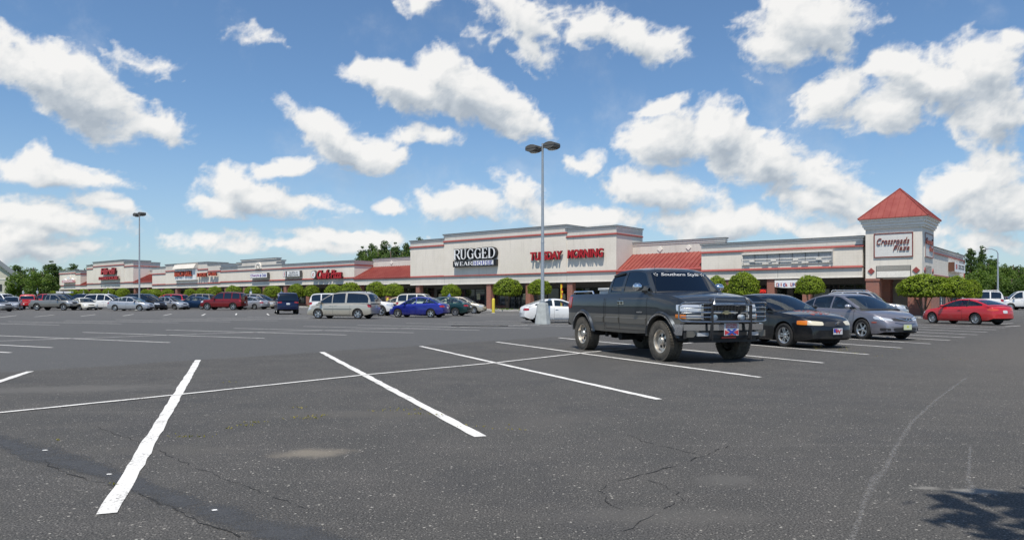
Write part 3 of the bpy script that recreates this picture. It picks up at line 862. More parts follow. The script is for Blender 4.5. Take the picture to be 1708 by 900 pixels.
for a, b in ((KB + 3.4, KB + 6.6), (KB + 9.5, KB + 12.4)):
    w_ = MB(); n = 3; dw = (b - a) / n
    for j in range(n + 1): w_.box(41.62, 41.74, a + j * dw - .06, a + j * dw + .06, .2, 2.85, BLU)
    w_.box(41.63, 41.73, a, b, 2.1, 2.2, BLU); w_.box(41.63, 41.73, a, b, .2, .35, BLU)
    o = w_.build('shop_window', plaza, label='shop window in blue frames'); gl_ = MB(); gl_.box(41.66, 41.69, a, b, .3, 2.85, GLS); gl_.build('pane', o)

# pavement in front of the shops, with a real kerb
sd_ = MB(); N = 60
for i in range(N):
    a = -128 + (43.5 + 128) * i / N; b = -128 + (43.5 + 128) * (i + 1) / N
    for (k0, k1, m_, dz) in ((-3.2, -3.02, CURB, .150), (-3.02, 4.4, CONC, .147)):
        P4 = [BW(a, k0), BW(b, k0), BW(b, k1), BW(a, k1)]
        sd_.face([(x, y, gz(y) + dz) for x, y, _ in P4], m_)
    P4 = [BW(a, -3.2), BW(b, -3.2)]
    sd_.face([(x, y, gz(y) - .02) for x, y, _ in P4] + [(x, y, gz(y) + .15) for x, y, _ in P4[::-1]], CURB)
for i in range(10):
    k0 = -3.2 + i * 2.6; k1 = k0 + 2.6
    P4 = [BW(43.5, k0), BW(44.9 if i > -1 else 43.5, k0), BW(44.9, k1), BW(43.5, k1)]
    sd_.face([(x, y, gz(y) + .147) for x, y, _ in P4], CONC)
    if k0 > 4: 
        P4 = [BW(41.3, k0), BW(43.5, k0), BW(43.5, k1), BW(41.3, k1)]; sd_.face([(x, y, gz(y) + .147) for x, y, _ in P4], CONC)
    P4 = [BW(44.9, k0), BW(44.9, k1)]; sd_.face([(x, y, gz(y) - .02) for x, y, _ in P4] + [(x, y, gz(y) + .15) for x, y, _ in P4[::-1]], CURB)
P4 = [BW(43.5, -3.2), BW(44.9, -3.2)]; sd_.face([(x, y, gz(y) - .02) for x, y, _ in P4] + [(x, y, gz(y) + .15) for x, y, _ in P4[::-1]], CURB)
sd_.build('pavement', kind='structure')

# ------------------------------------------------------------------ signs on the shops
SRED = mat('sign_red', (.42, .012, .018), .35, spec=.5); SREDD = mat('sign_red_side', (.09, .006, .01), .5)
SORG = mat('sign_orange', (.55, .07, .025), .35); SBLK = mat('sign_black', (.012, .012, .014), .4); SWHT = mat('sign_white', (.80, .80, .79), .45)
SBLU = mat('sign_blue', (.045, .045, .30), .5); SPUR = mat('sign_purple', (.22, .07, .30), .5); SBRN = mat('sign_brown', (.20, .045, .035), .5)
SGRY = mat('sign_can', (.09, .09, .09), .5); SPNK = mat('sign_pink', (.62, .30, .33), .5)
def signat(name, label, px0, px1, y0, y1, k, side_t=None):
    """sign frame: origin at its lower left corner; returns thing, width, height"""
    if side_t is None:
        t0, d0_ = TP(px0, k); t1, _ = TP(px1, k); z0 = ZO(y1, d0_); z1 = ZO(y0, d0_)
        r = thing(name, label, 'sign', BW(t0, k, z0), RZB); return r, t1 - t0, z1 - z0
    k0, d0_ = KP(px0, side_t); k1, _ = KP(px1, side_t); z0 = ZO(y1, d0_); z1 = ZO(y0, d0_)
    r = thing(name, label, 'sign', BW(side_t, k0, z0), RZB + math.pi / 2); return r, k1 - k0, z1 - z0
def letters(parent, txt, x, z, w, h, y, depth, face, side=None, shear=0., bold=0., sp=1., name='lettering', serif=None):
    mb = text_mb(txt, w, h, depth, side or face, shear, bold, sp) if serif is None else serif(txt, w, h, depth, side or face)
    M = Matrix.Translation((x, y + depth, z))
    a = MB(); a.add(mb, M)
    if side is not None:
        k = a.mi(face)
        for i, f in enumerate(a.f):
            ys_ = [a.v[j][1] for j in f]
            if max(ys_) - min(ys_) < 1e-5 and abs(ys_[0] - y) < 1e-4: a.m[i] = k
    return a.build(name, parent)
# serif letters drawn as strokes (unit height)
GL = {
 'R': (.74, [('v', .14, 0, 1, .15), ('sf', .02, .30, 0), ('sf', .02, .20, 1), ('h', .14, .48, .95, .06), ('arc', .44, .735, .24, .235, -90, 90, .12), ('h', .14, .46, .47, .06), ('d', .42, .47, .74, 0, .14)]),
 'U': (.76, [('v', .16, .26, 1, .15), ('sf', .02, .32, 1), ('arc', .39, .27, .24, .24, 180, 360, .12), ('v', .62, .26, 1, .08), ('sf', .50, .76, 1)]),
 'G': (.80, [('arc', .42, .5, .33, .46, 42, 322, .14), ('v', .68, .04, .46, .13), ('sf', .52, .82, .46), ('v', .68, .72, .96, .04)]),
 'E': (.66, [('v', .14, 0, 1, .15), ('h', .02, .58, .965, .07), ('h', .02, .62, .035, .07), ('h', .14, .44, .52, .06), ('v', .57, .78, 1, .05), ('v', .61, 0, .24, .05), ('v', .43, .42, .62, .05)]),
 'D': (.80, [('v', .14, 0, 1, .15), ('sf', .02, .30, 0), ('sf', .02, .30, 1), ('h', .14, .40, .96, .07), ('h', .14, .40, .04, .07), ('arc', .38, .5, .34, .46, -90, 90, .14)]),
 'W': (1.04, [('d', .16, 1, .34, 0, .15), ('d', .34, 0, .52, .86, .07), ('d', .50, 1, .70, 0, .15), ('d', .70, 0, .90, 1, .07), ('sf', .02, .32, 1), ('sf', .38, .62, 1), ('sf', .80, 1.0, 1)]),
 'A': (.78, [('d', .08, 0, .36, .96, .07), ('d', .36, 1, .66, 0, .15), ('h', .18, .54, .34, .06), ('sf', -.02, .2, 0), ('sf', .52, .80, 0)]),
 'H': (.80, [('v', .15, 0, 1, .14), ('v', .65, 0, 1, .14), ('h', .15, .65, .5, .06), ('sf', .02, .28, 0), ('sf', .02, .28, 1), ('sf', .52, .78, 0), ('sf', .52, .78, 1)]),
 'O': (.80, [('arc', .40, .5, .31, .46, 0, 360, .13)]),
 'S': (.60, [('arc', .30, .73, .19, .22, 30, 270, .12), ('arc', .30, .27, .20, .23, -150, 90, .13), ('v', .50, .74, .98, .04), ('v', .09, .02, .26, .04)]),
}
def serif_mb(txt, w, h, depth, m):
    W = sum(GL[c][0] + .08 for c in txt) - .08; sx = w / W; mb = MB(); x = 0
    def poly(pts, y0=0., y1=depth): mb.prism([((x + a) * sx, b * h) for a, b in pts], -y1, y0, m)
    e = 0
    for c in txt:
        for s_ in GL[c][1]:
            e += .0007
            if s_[0] == 'v': _, cx, z0, z1, th = s_; poly([(cx - th / 2, z0), (cx + th / 2, z0), (cx + th / 2, z1), (cx - th / 2, z1)], 0, depth + e)
            elif s_[0] == 'h': _, a, b, z, th = s_; poly([(a, z - th / 2), (b, z - th / 2), (b, z + th / 2), (a, z + th / 2)], 0, depth + e)
            elif s_[0] == 'sf': _, a, b, z = s_; z0, z1 = (z, z + .05) if z < .9 else (z - .05, z); poly([(a, z0), (b, z0), (b, z1), (a, z1)], 0, depth + e)
            elif s_[0] == 'd': _, a, z0, b, z1, th = s_; poly([(a - th / 2, z0), (a + th / 2, z0), (b + th / 2, z1), (b - th / 2, z1)], 0, depth + e)
            else:
                _, cx, cz, rx, rz, a0, a1, th = s_; n = 14
                for i in range(n):
                    u, v = R(a0 + (a1 - a0) * i / n), R(a0 + (a1 - a0) * (i + 1) / n)
                    q = [(cx + (rx + s2 * th / 2 * (abs(math.cos(A)) * .8 + .2)) * math.cos(A), cz + (rz + s2 * .035) * math.sin(A)) for A, s2 in ((u, -1), (u, 1), (v, 1), (v, -1))]
                    poly(q, 0, depth + e)
        x += GL[c][0] + .08
    return mb

r, w, h = signat('shop_sign', 'large white serif letters outlined in black over a black and white panel', 755.5, 827, 416, 445.5, -.45)
bh = h * .345
p = MB(); p.box(0, w, 0, .42, 0, bh, SBLK); p.build('sign_box', r)
p = MB(); p.box(w * .475, w * .945, -.012, 0, bh * .14, bh * .88, SWHT); p.build('white_panel', r)
letters(r, 'WEAR', w * .03, bh * .2, w * .43, bh * .62, -.03, .03, SWHT, serif=serif_mb)
letters(r, 'HOUSE', w * .49, bh * .2, w * .44, bh * .62, -.04, .028, SBLU, serif=serif_mb)
th_ = h * .57
for dx, dz in ((-.09, 0), (.09, 0), (0, .09), (0, -.09), (.09, .09), (-.09, -.09), (.13, .02), (.2, .0)):
    pass
ol = MB()
for i, (dx, dz) in enumerate(((-.07, -.03), (.07, -.05), (.0, .07), (.12, .05), (-.06, .05), (.17, -.02))):
    a = serif_mb('RUGGED', w * .97, th_, .30 + i * .002, SBLK); ol.add(a, Matrix.Translation((w * .01 + dx, .40 - i * .003, h * .42 + dz)))
ol.build('letter_outline', r)
letters(r, 'RUGGED', w * .01, h * .42, w * .97, th_, .02, .07, SWHT, serif=serif_mb)

r, w, h = signat('shop_sign', 'red block capitals reading TUESDAY, left of the wall joint', 884, 937, 420.5, 434.5, -.42)
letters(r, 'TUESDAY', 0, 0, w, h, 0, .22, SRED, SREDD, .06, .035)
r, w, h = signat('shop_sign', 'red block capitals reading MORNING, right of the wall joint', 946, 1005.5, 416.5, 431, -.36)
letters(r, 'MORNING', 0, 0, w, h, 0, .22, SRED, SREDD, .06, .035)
r, w, h = signat('shop_sign', 'red cursive pizza shop letters with a round white emblem at the left', 520, 571, 450, 464, -.5)
ow_ = w * .145
p = MB(); p.lathe([(0, -.1), (ow_ * .56, -.1), (ow_ * .60, .2), (0, .2)], SGRY, 20, 'Y', (ow_ / 2, 0, h * .45)); p.lathe([(0, -.108), (ow_ * .5, -.106), (ow_ * .5, -.1)], SWHT, 20, 'Y', (ow_ / 2, 0, h * .45))
p.build('emblem', r, smooth=30)
letters(r, 'C', ow_ * .3, h * .25, ow_ * .4, h * .36, -.13, .02, SORG, None, .3, .03, name='emblem_letter')
letters(r, "Chef's Pizza", ow_ * 1.15, -h * .08, w * .80, h * 1.05, 0, .28, SRED, SREDD, .22, .03, .92)
r, w, h = signat('shop_sign', 'long white box sign with purple and blue letters under the fan ornament', 417, 445.5, 455.5, 464, -.5)
p = MB(); p.box(0, w, 0, .4, 0, h, SGRY); p.box(.04, w - .04, -.006, 0, .05, h - .04, SWHT); p.build('sign_box', r)
letters(r, 'Cheryls', w * .04, h * .18, w * .5, h * .6, -.02, .014, SPUR, None, 0, .02)
letters(r, '& Odd', w * .58, h * .22, w * .36, h * .56, -.02, .014, SBLU, None, 0, .02)
r, w, h = signat('shop_sign', 'white box sign with two rows of black capitals and a dark bar at its left', 472, 500, 452, 462, -.5)
p = MB(); p.box(0, w, 0, .4, 0, h, SGRY); p.box(.04, w - .06, -.006, 0, .05, h - .04, SWHT); p.build('sign_box', r)
p = MB(); p.box(w * .16, w * .24, -.012, -.006, .06, h - .05, SBLK); p.box(w * .06, w * .10, -.012, -.006, h * .15, h * .85, SRED); p.build('sign_bar', r)
letters(r, 'GUSTA D', w * .38, h * .52, w * .5, h * .30, -.02, .013, SBLK, None, 0, .012); letters(r, 'CREATIONS', w * .30, h * .14, w * .62, h * .28, -.02, .013, SBLK, None, 0, .012)
# orange shop letters on a white projecting panel
r, w, h = signat('shop_sign', 'orange red capitals on a white panel with a sloped grey top', 290.5, 325.5, 449, 466.5, -.55)
p = MB(); p.box(0, w, .1, .5, -.1, h, SWHT); p.prism([(-.35, h), (.55, h), (.55, h + .75), (.1, h + .75)], -.05, w + .05, PAN, 'YZ'); p.build('sign_box', r)
letters(r, 'BEACH', w * .03, h * .30, w * .43, h * .50, -.1, .19, SORG, SREDD, 0, .03); letters(r, 'GRILL', w * .50, h * .30, w * .36, h * .50, -.1, .19, SORG, SREDD, 0, .03)
r, w, h = signat('shop_sign', 'orange word in capitals just right of the white panel sign', 328, 344.5, 455, 461.5, -.5)
letters(r, '& SPORT', 0, 0, w, h, 0, .22, SORG, SREDD, 0, .03)
r, w, h = signat('shop_sign', 'red orange four letter word beside the orange capitals, farther right', 347, 360.5, 454, 460, -.5)
letters(r, 'PUBS', 0, 0, w, h, 0, .22, SORG, SREDD, 0, .03)
# red script over capitals
r, w, h = signat('shop_sign', 'dark red script word above a line of red capitals on the tall far block', 164, 196, 448, 467, -.6)
letters(r, 'Hibachi', w * .12, h * .46, w * .74, h * .56, 0, .35, SRED, SREDD, .12, .06, .85); letters(r, 'STEAKHOUSE', 0, 0, w, h * .28, 0, .35, SRED, SREDD, 0, .04, .9)
r, w, h = signat('shop_sign', 'small pink and white sign on the farthest block', 103, 122, 461, 471.5, -.5)
p = MB(); p.box(0, w, 0, .35, 0, h * .38, SPNK); p.box(w * .45, w * .6, 0, .3, h * .5, h, SWHT); p.prism([(0, h * .42), (w * .2, h * .62), (w * .35, h * .42)], 0, .3, SWHT); p.prism([(w * .65, h * .42), (w * .85, h * .66), (w, h * .42)], 0, .3, SWHT); p.build('sign_box', r)
letters(r, 'SALON', w * .1, h * .08, w * .8, h * .22, -.02, .014, SWHT, None, 0, .02)
# empty sign frame right of the awning
r, w, h = signat('sign_frame', 'empty white framed sign box with bare tube holders, its lettering removed', 1239, 1388, 425, 442.5, -.10)
p = MB(); GR2 = mat('sign_back', (.42, .42, .41), .8, noise=.2)
p.box(0, w, .03, .09, 0, h, GR2); p.box(-.05, w + .06, -.12, .09, h, h + .10, WHT); p.box(w, w + .05, -.12, .09, -.02, h, GR2); p.box(-.05, 0, -.06, .09, 0, h, WHT)
p.build('sign_box', r)
p = MB()
for z_, th2 in ((.52, .028), (.27, .03)): p.box(.02, w - .02, -.05, -.02, h * z_, h * z_ + th2, SWHT)
for i in range(9):
    if i % 3 != 1: p.box(w * (i + .1) / 9, w * (i + .75) / 9, -.06, -.03, h * .06, h * .06 + .09, WHT)
for i in range(4): p.box(w * (i * .25 + .08), w * (i * .25 + .14), -.04, 0, h * .34, h * .46, WHT)
for i in range(1, 7): p.box(w * i / 7, w * i / 7 + .02, -.02, .03, 0, h, SGRY)
p.build('tube_holder', r)
# tower signs
def towersign(lbl, side):
    if not side: r = thing('tower_sign', lbl, 'sign', BW(38.78, KF, 4.42), RZB); w, h = 2.62, 1.8
    else: r = thing('tower_sign', lbl, 'sign', BW(T1, .42, 4.42), RZB + math.pi / 2); w, h = 3.0, 1.8
    p = MB(); p.box(0, w, -.05, -.002, 0, h, mat('sign_cream', (.66, .65, .62), .8, noise=.05)); p.build('sign_panel', r)
    p = MB()
    for q in ((0, w, 0, .07), (0, w, h - .07, h), (0, .07, .07, h - .07), (w - .07, w, .07, h - .07)): p.box(q[0], q[1], -.08, -.052, q[2], q[3], SBRN)
    p.build('sign_border', r)
    letters(r, 'Crossroads', w * .08, h * .53, w * .83, h * .27, -.12, .065, SBRN, None, .35, .012, 1.08); letters(r, 'Plaza', w * .50, h * .27, w * .41, h * .22, -.12, .065, SBRN, None, .35, .012, 1.15)
towersign('cream tower sign in a red border on the face towards the parking bays', False)
towersign('cream sign on the narrow right face of the tower, seen at a slant', True)
r, w, h = signat('shop_sign', 'white box sign with grey lettering on the side wing right of the tower', 1582, 1600, 437, 452.5, 0, side_t=41.92)
p = MB(); p.box(0, w, -.45, 0, 0, h, SWHT); p.box(-.02, 0, -.45, 0, 0, h, mat('sign_can_brown', (.12, .05, .03), .6)); p.build('sign_box', r)
letters(r, 'HELP AND', w * .35, h * .62, w * .55, h * .18, -.47, .015, SGRY, None, 0, .01); letters(r, 'REHAB', w * .35, h * .34, w * .55, h * .18, -.47, .015, SGRY, None, 0, .01)
p = MB(); p.box(w * .1, w * .24, -.462, -.45, h * .3, h * .8, SRED); p.build('sign_bar', r)
# banner and oval window sign right of the truck
t0, d0_ = TP(1292, .02); t1, _ = TP(1338, .02)
r = thing('banner', 'white banner with red and blue letters hung under the canopy', 'banner', BW(t0 + .02, -.02, ZO(478, d0_)), RZB); w = t1 - t0; h = .52
p = MB(); n = 12
for i in range(n):
    a, b = i / n, (i + 1) / n; sg = lambda u: .10 * (1 - (2 * u - 1) ** 2)
    p.face([(a * w, 0, -sg(a)), (b * w, 0, -sg(b)), (b * w, 0, h - .03 * sg(b)), (a * w, 0, h - .03 * sg(a))], SWHT)
p.build('banner_cloth', r)
SDB = mat('banner_blue', (.05, .08, .32), .6)
for i, ch_ in enumerate('Click Upon'):
    if ch_ == ' ': continue
    letters(r, ch_, w * (.05 + i * .087), h * (.12 if i % 2 else .16) - .06, w * (.075 if ch_ not in 'il' else .035), h * .55, -.02, .012, SRED if i % 2 == 0 else SDB, None, 0, .03)
t0, d0_ = TP(1272, 3.9)
r = thing('neon_sign', 'oval red window sign beside the brick pillar', 'sign', BW(t0 - .55, 3.86, ZO(491, d0_)), RZB)
p = MB(); p.lathe([(0, -.03), (.5, -.03), (.5, .02), (0, .02)], mat('neon_back', (.02, .04, .10), .5), 20, 'Y', (0, 0, 0)); 
p.v = [(x * 1.1 + .55, y, z * .62 + .3) for x, y, z in p.v]; p.build('sign_plate', r)
NEON = mat('neon_red', (.5, .02, .02), .5, emit=(1, .06, .04), estr=.8)
letters(r, 'OPEN', .22, .14, .66, .32, -.05, .015, NEON, None, 0, .03)
# ------------------------------------------------------------------ vehicles
TYRE = mat('tyre_rubber', (.022, .021, .02), .85, noise=.25, nscale=9)
TYRED = mat('muddy_tyre', (.085, .075, .060), .92, noise=.45, nscale=6)
RIMS = mat('alloy_rim', (.55, .56, .57), .28, .9); RIMD = mat('dusty_rim', (.60, .56, .50), .34, .75); RIMB = mat('rim_hollow', (.02, .02, .02), .7)
CHR = mat('chrome', (.78, .79, .80), .08, 1.0); BLKP = mat('black_plastic', (.018, .018, .019), .55); UND = mat('underbody', (.012, .012, .012), .95)
INT = mat('interior', (.13, .125, .115), .9); INTT = mat('interior_tan', (.22, .19, .15), .9)
HLG = mat('headlight_glass', (.62, .64, .66), .08, .35, .8); HLY = mat('aged_headlight', (.62, .57, .44), .2, .1, .6); AMB = mat('amber_lens', (.70, .20, .02), .2, 0, .8)
REDL = mat('red_lens', (.36, .01, .01), .15, 0, 1.); PLT = mat('number_plate', (.62, .64, .66), .4); PLTY = mat('yellow_green_plate', (.55, .60, .40), .5)
GW = glass('clear_car_glass', (.78, .86, .82), .05); GT = glass('tinted_car_glass', (.07, .085, .09), .06); GD = glass('dark_car_glass', (.015, .02, .024), .05)
SEAM = mat('panel_gap', (.008, .008, .008), .9)
DEFP = [(0, .945), (.08, .975), (.35, 1.), (.6, .995), (.82, .972), (.93, .95), (1., .905)]

def wheel_parts(Rr, w, style, tyre=None, rim=None):
    key = (round(Rr, 3), w, style, tyre.name if tyre else '', rim.name if rim else '')
    if key in wheel_parts.cache: return wheel_parts.cache[key]
    tyre = tyre or TYRE; rim = rim or RIMS
    rr = Rr * (.66 if style != 'offroad' else .585)
    t = MB(); h = w / 2
    t.lathe([(rr, -h * .82), (rr + .015, -h * .95), (Rr * .88, -h * 1.03), (Rr * .965, -h * .93), (Rr, -h * .72), (Rr, h * .72), (Rr * .965, h * .93), (Rr * .88, h * 1.03), (rr + .015, h * .95), (rr, h * .82)], tyre, 36, 'Y')
    if style == 'offroad':
        for i in range(44):
            a = 2 * math.pi * i / 44; M = Matrix.Rotation(a, 4, 'Y')
            t.box(-.022, .022, -h * .98, -h * .35, Rr - .02, Rr + .006, tyre, M); t.box(-.022, .022, h * .35, h * .98, Rr - .02, Rr + .006, tyre, M)
            t.box(.02, .055, -h * .28, h * .28, Rr - .02, Rr + .005, tyre, M)
    r = MB(); o = -h * .80                        # outer face at -y
    r.lathe([(rr, o), (rr + .004, o - .012), (rr - .012, o - .008), (rr - .022, o + .03), (rr - .03, h * .3), (rr - .03, h * .8)], rim, 32, 'Y')
    dk = o + .055
    r.lathe([(rr - .025, dk + .05), (.0, dk + .05)], RIMB, 32, 'Y')
    if style in ('five', 'five_wide', 'multi', 'hub'):
        n = {'five': 5, 'five_wide': 5, 'multi': 10, 'hub': 9}[style]; ww = {'five': .032, 'five_wide': .05, 'multi': .016, 'hub': .045}[style]
        for i in range(n):
            a = 2 * math.pi * i / n + .3; M = Matrix.Rotation(a, 4, 'Y')
            r.prism([(-ww * .8, .03), (ww * .8, .03), (ww * 1.15, rr - .018), (-ww * 1.15, rr - .018)], dk - .028, dk + .02, rim, 'XZ', M)
            if style == 'five_wide': r.prism([(-.008, .07), (.008, .07), (.012, rr - .05), (-.012, rr - .05)], dk - .031, dk - .02, RIMB, 'XZ', M)
        r.lathe([(0, dk - .045), (.045, dk - .04), (.065, dk - .02), (.07, dk + .03)], rim, 20, 'Y')
    elif style == 'offroad':
        r.lathe([(rr - .02, dk + .01), (rr * .66, dk + .02), (rr * .62, dk - .0), (rr * .35, dk - .012), (.09, dk - .02), (.075, dk - .06), (0, dk - .065)], rim, 32, 'Y')
        for i in range(6):
            a = 2 * math.pi * i / 6; c = (rr * .5 * math.sin(a), 0, rr * .5 * math.cos(a))
            r.lathe([(0, dk - .016), (.030, dk - .016), (.036, dk - .006)], RIMB, 12, 'Y', c)
    res = (t.mesh('tyre', 40), r.mesh('rim', 35))
    wheel_parts.cache[key] = res
    return res
wheel_parts.cache = {}

def vehicle(name, label, cat, x, y, heading, S, pm, group=None, detail=1, z=None):
    root = thing(name, label, cat, (x, y, gz(y) if z is None else z), R(heading), group)
    hw = S['W'] / 2; sill = S['sill']
    top = F(chaikin(S['top'])); plan = F(chaikin(S['plan'])); low = F(chaikin(S['low']))
    xr, xf = S['top'][0][0], S['top'][-1][0]
    ax = [-S['wb'] / 2, S['wb'] / 2]; Rr = S['r']; Ra = Rr + S.get('gap', .055); az = Rr + S.get('lift', 0.)
    prof = F(np.array(S.get('prof', DEFP)))
    xs = set(np.round(np.arange(xr, xf, .13), 3)) | {xr, xf}
    for e in (.02, .05, .09): xs |= {xr + e, xf - e}
    for a in ax:
        for i in range(0, 19):
            xs.add(round(a + Ra * math.cos(math.pi * i / 18), 4))
        lw = low(a - Ra); c = Ra * Ra - (az - lw) ** 2
        if c > 0:
            for s_ in (-1, 1): xs |= {round(a + s_ * math.sqrt(c), 4), round(a + s_ * (math.sqrt(c) + .004), 4)}
    for k in ('doors', 'bed'):
        for d in S.get(k, []): xs |= set(d if isinstance(d, (tuple, list)) else [d])
    rs, rf, fs = S['rear_slope'], S['roof'], S['front_slope']
    cx0, cx1 = rs[0][0], fs[-1][0]
    xs |= {cx0 + .03, cx1 - .03}
    xs = sorted(v for v in xs if xr <= v <= xf); q = [xs[0]]
    for v in xs[1:]:
        if v - q[-1] > .0035: q.append(v)
    xs = q
    def zlow(x):
        v = low(x)
        for a in ax:
            d = abs(x - a)
            if d < Ra: v = max(v, az + math.sqrt(max(0, Ra * Ra - d * d)))
        return v
    def ys(x, z_): return plan(x) * prof((z_ - sill) / max(.05, top(x) - sill))
    cf, cr = S.get('nose', .22), S.get('tail', .12)
    def bend(x, y_):
        f_ = np.clip((x - (xf - .75)) / .75, 0, 1); g_ = np.clip(((xr + .6) - x) / .6, 0, 1)
        t_ = (y_ / hw) ** 2
        return x - cf * f_ ** 1.5 * t_ + cr * g_ ** 1.5 * t_
    hs = [0, .1, .22, .38, .55, .70, .83, .93, 1.]
    dk = [.90, .80, .62, .42, .2, 0.]
    crown = S.get('crown', .035); bed = S.get('bed'); clad_ = S.get('clad', (0, None))[0]
    def ring(x):
        zl, zt = zlow(x), top(x); pts = [(bend(x, 0), 0., zl)]
        if clad_ and zl < clad_ - .03: zz_ = [zl + (clad_ - zl) * h for h in (0, .2, .45, .7, 1)] + [clad_ + (zt - clad_) * h for h in (.3, .6, .85, 1)]
        elif clad_: zz_ = [max(zl, clad_) + (zt - max(zl, clad_)) * h for h in (0, .02, .04, .06, .08, .3, .6, .85, 1)]; zz_[0] = zl
        else: zz_ = [zl + (zt - zl) * h for h in hs]
        for z_ in zz_:
            y_ = ys(x, z_); pts.append((bend(x, y_), y_, z_))
        wt_ = pts[-1][1]; e = min(1., (x - xr) / .3, (xf - x) / .3)
        for d in dk[1:]:
            f_ = d / .90; z_ = zt + crown * max(0, e) * (1 - f_ * f_)
            if bed and bed[0] <= x <= bed[1] and f_ < .93: z_ = S['bedz']
            pts.append((bend(x, wt_ * f_), wt_ * f_, z_))
        return pts
    rings = [ring(x) for x in xs]
    body = MB(); doors = [MB() for _ in range(2 * len(S.get('doors', [])))]; bump = MB(); hood = MB()
    clad, cladm = S.get('clad', (0, None)); nr = len(hs)
    bz_f, bz_r = S.get('bumper_z', (None, None)); bm_ = S.get('bumper_mat')
    for i in range(len(xs) - 1):
        xm = (xs[i] + xs[i + 1]) / 2
        for j in range(len(rings[0]) - 1):
            A = [rings[i][j], rings[i + 1][j], rings[i + 1][j + 1], rings[i][j + 1]]
            zm = sum(p[2] for p in A) / 4
            deck = j > nr
            if j == nr + 1 - 1 and False: pass
            if deck and cx0 + .03 <= xm <= cx1 - .03 and not S.get('closed'): continue
            if j == 0: m = UND
            elif not deck and zm < clad: m = cladm
            else: m = pm
            for s_ in (1, -1):
                P = [(p[0], p[1] * s_, p[2]) for p in A]
                tgt = body
                if 0 < j <= nr and zm > sill + .06:
                    for di, (d0, d1) in enumerate(S.get('doors', [])):
                        if d0 <= xm <= d1: tgt = doors[di * 2 + (s_ < 0)]
                if detail and j > 0:
                    if bz_f and xm > ax[1] + Ra * .99 and zm < bz_f: tgt = bump; m2 = bm_ or m; tgt.face(P, m2, True); continue
                    if deck and S.get('hood') and xm > S['hood']: tgt = hood
                tgt.face(P, m, True)
    for (x, endx) in ((xs[0], 0), (xs[-1], 1)):
        rg = rings[0] if endx == 0 else rings[-1]
        cols = [1, .75, .5, .25, 0]
        for j in range(1, nr):
            for a, b in zip(cols, cols[1:]):
                def pp(k_, c_):
                    yv = rg[k_][1] * c_; return (bend(x, yv), yv, rg[k_][2])
                for s_ in (1, -1):
                    P = [(p[0], p[1] * s_, p[2]) for p in (pp(j, a), pp(j, b), pp(j + 1, b), pp(j + 1, a))]
                    zm = (rg[j][2] + rg[j + 1][2]) / 2
                    m = cladm if zm < clad else pm
                    if endx and detail and bz_f and zm < bz_f: bump.face(P, bm_ or m, True)
                    else: body.face(P, m, True)
    # ---- cabin
    full = rs + rf[1:] + fs[1:]
    cab = chaikin(full, 2 if not S.get('boxy') else 1); ctop = F(cab)
    zb_ = min(rs[0][1], fs[-1][1]); zr = max(p[1] for p in rf)
    wb_ = S['cabw'][0]; wr_ = S['cabw'][1]
    def yc(z_):
        t_ = np.clip((z_ - zb_) / (zr - zb_), 0, 1); return wb_ + (wr_ - wb_) * (t_ ** 1.35)
    nF = len(cab)
    sh = MB(); ws = MB(); rw = MB(); sg = []
    # resample the profile
    seg = np.r_[0, np.cumsum(np.hypot(np.diff(cab[:, 0]), np.diff(cab[:, 1])))]
    N_ = 44; sl = np.linspace(0, seg[-1], N_ + 1); px_ = np.interp(sl, seg, cab[:, 0]); pz_ = np.interp(sl, seg, cab[:, 1])
    us = [-1, -.965, -.90, -.6, -.3, 0, .3, .6, .90, .965, 1]
    z_fs = (fs[0][1], fs[-1][1]); z_rs = (rs[-1][1], rs[0][1])
    bf = S.get('wbulge', .13); br = S.get('rbulge', .06)
    def P3(i, u):
        x_, z_ = px_[i], pz_[i]; t_ = np.clip((x_ - cx0) / (cx1 - cx0), 0, 1)
        bl = bf * max(0, (t_ - .5) * 2) ** 1.3 - br * max(0, (.5 - t_) * 2) ** 1.3
        hgt = np.clip((z_ - zb_) / (zr - zb_), 0, 1)
        return (x_ + bl * (1 - u * u), u * yc(z_), z_ + (.035 * hgt + .012) * (1 - u ** 4))
    mtrim = S.get('pillar', pm)
    for i in range(N_):
        xm, zm = (px_[i] + px_[i + 1]) / 2, (pz_[i] + pz_[i + 1]) / 2
        inF = xm > fs[0][0] - .02 and zb_ + .03 < zm < z_fs[0] - .035
        inR = xm < rs[-1][0] + .02 and rs[0][1] + S.get('rwin0', .05) < zm < z_rs[0] - S.get('rwin1', .045) and S.get('rwin', True)
        for a, b in zip(us, us[1:]):
            P = [P3(i, a), P3(i, b), P3(i + 1, b), P3(i + 1, a)]
            mid_ = abs((a + b) / 2) < .93
            if inF and mid_: ws.face(P, S['glass'][0], True)
            elif inR and mid_: rw.face(P, S['glass'][1], True)
            else: sh.face(P, BLKP if (xm > fs[0][0] and zm < zb_ + .05) else pm, True)
    # side panels with window openings
    pmg, tm, bm0 = S.get('pil', .06), S.get('topm', .045), S.get('belt', .03)
    wins = S['windows']
    cols = set(np.round(np.linspace(cx0, cx1, 64), 4))
    for a, b in wins: cols |= {a, b}
    cols = sorted(cols)
    def tin(x): return min(ctop(x) - tm, ctop(min(cx1, x + pmg)) , ctop(max(cx0, x - pmg)))
    def base(x): return max(min(top(x) - .03, ctop(x)), min(rs[0][1], fs[-1][1]) - .05)
    def bin_(x): return max(zb_, top(x)) + bm0
    def S3(x, z_, s_, off=0.): return (bend(x, 0), s_ * (yc(z_) + off), z_)
    gms = {}
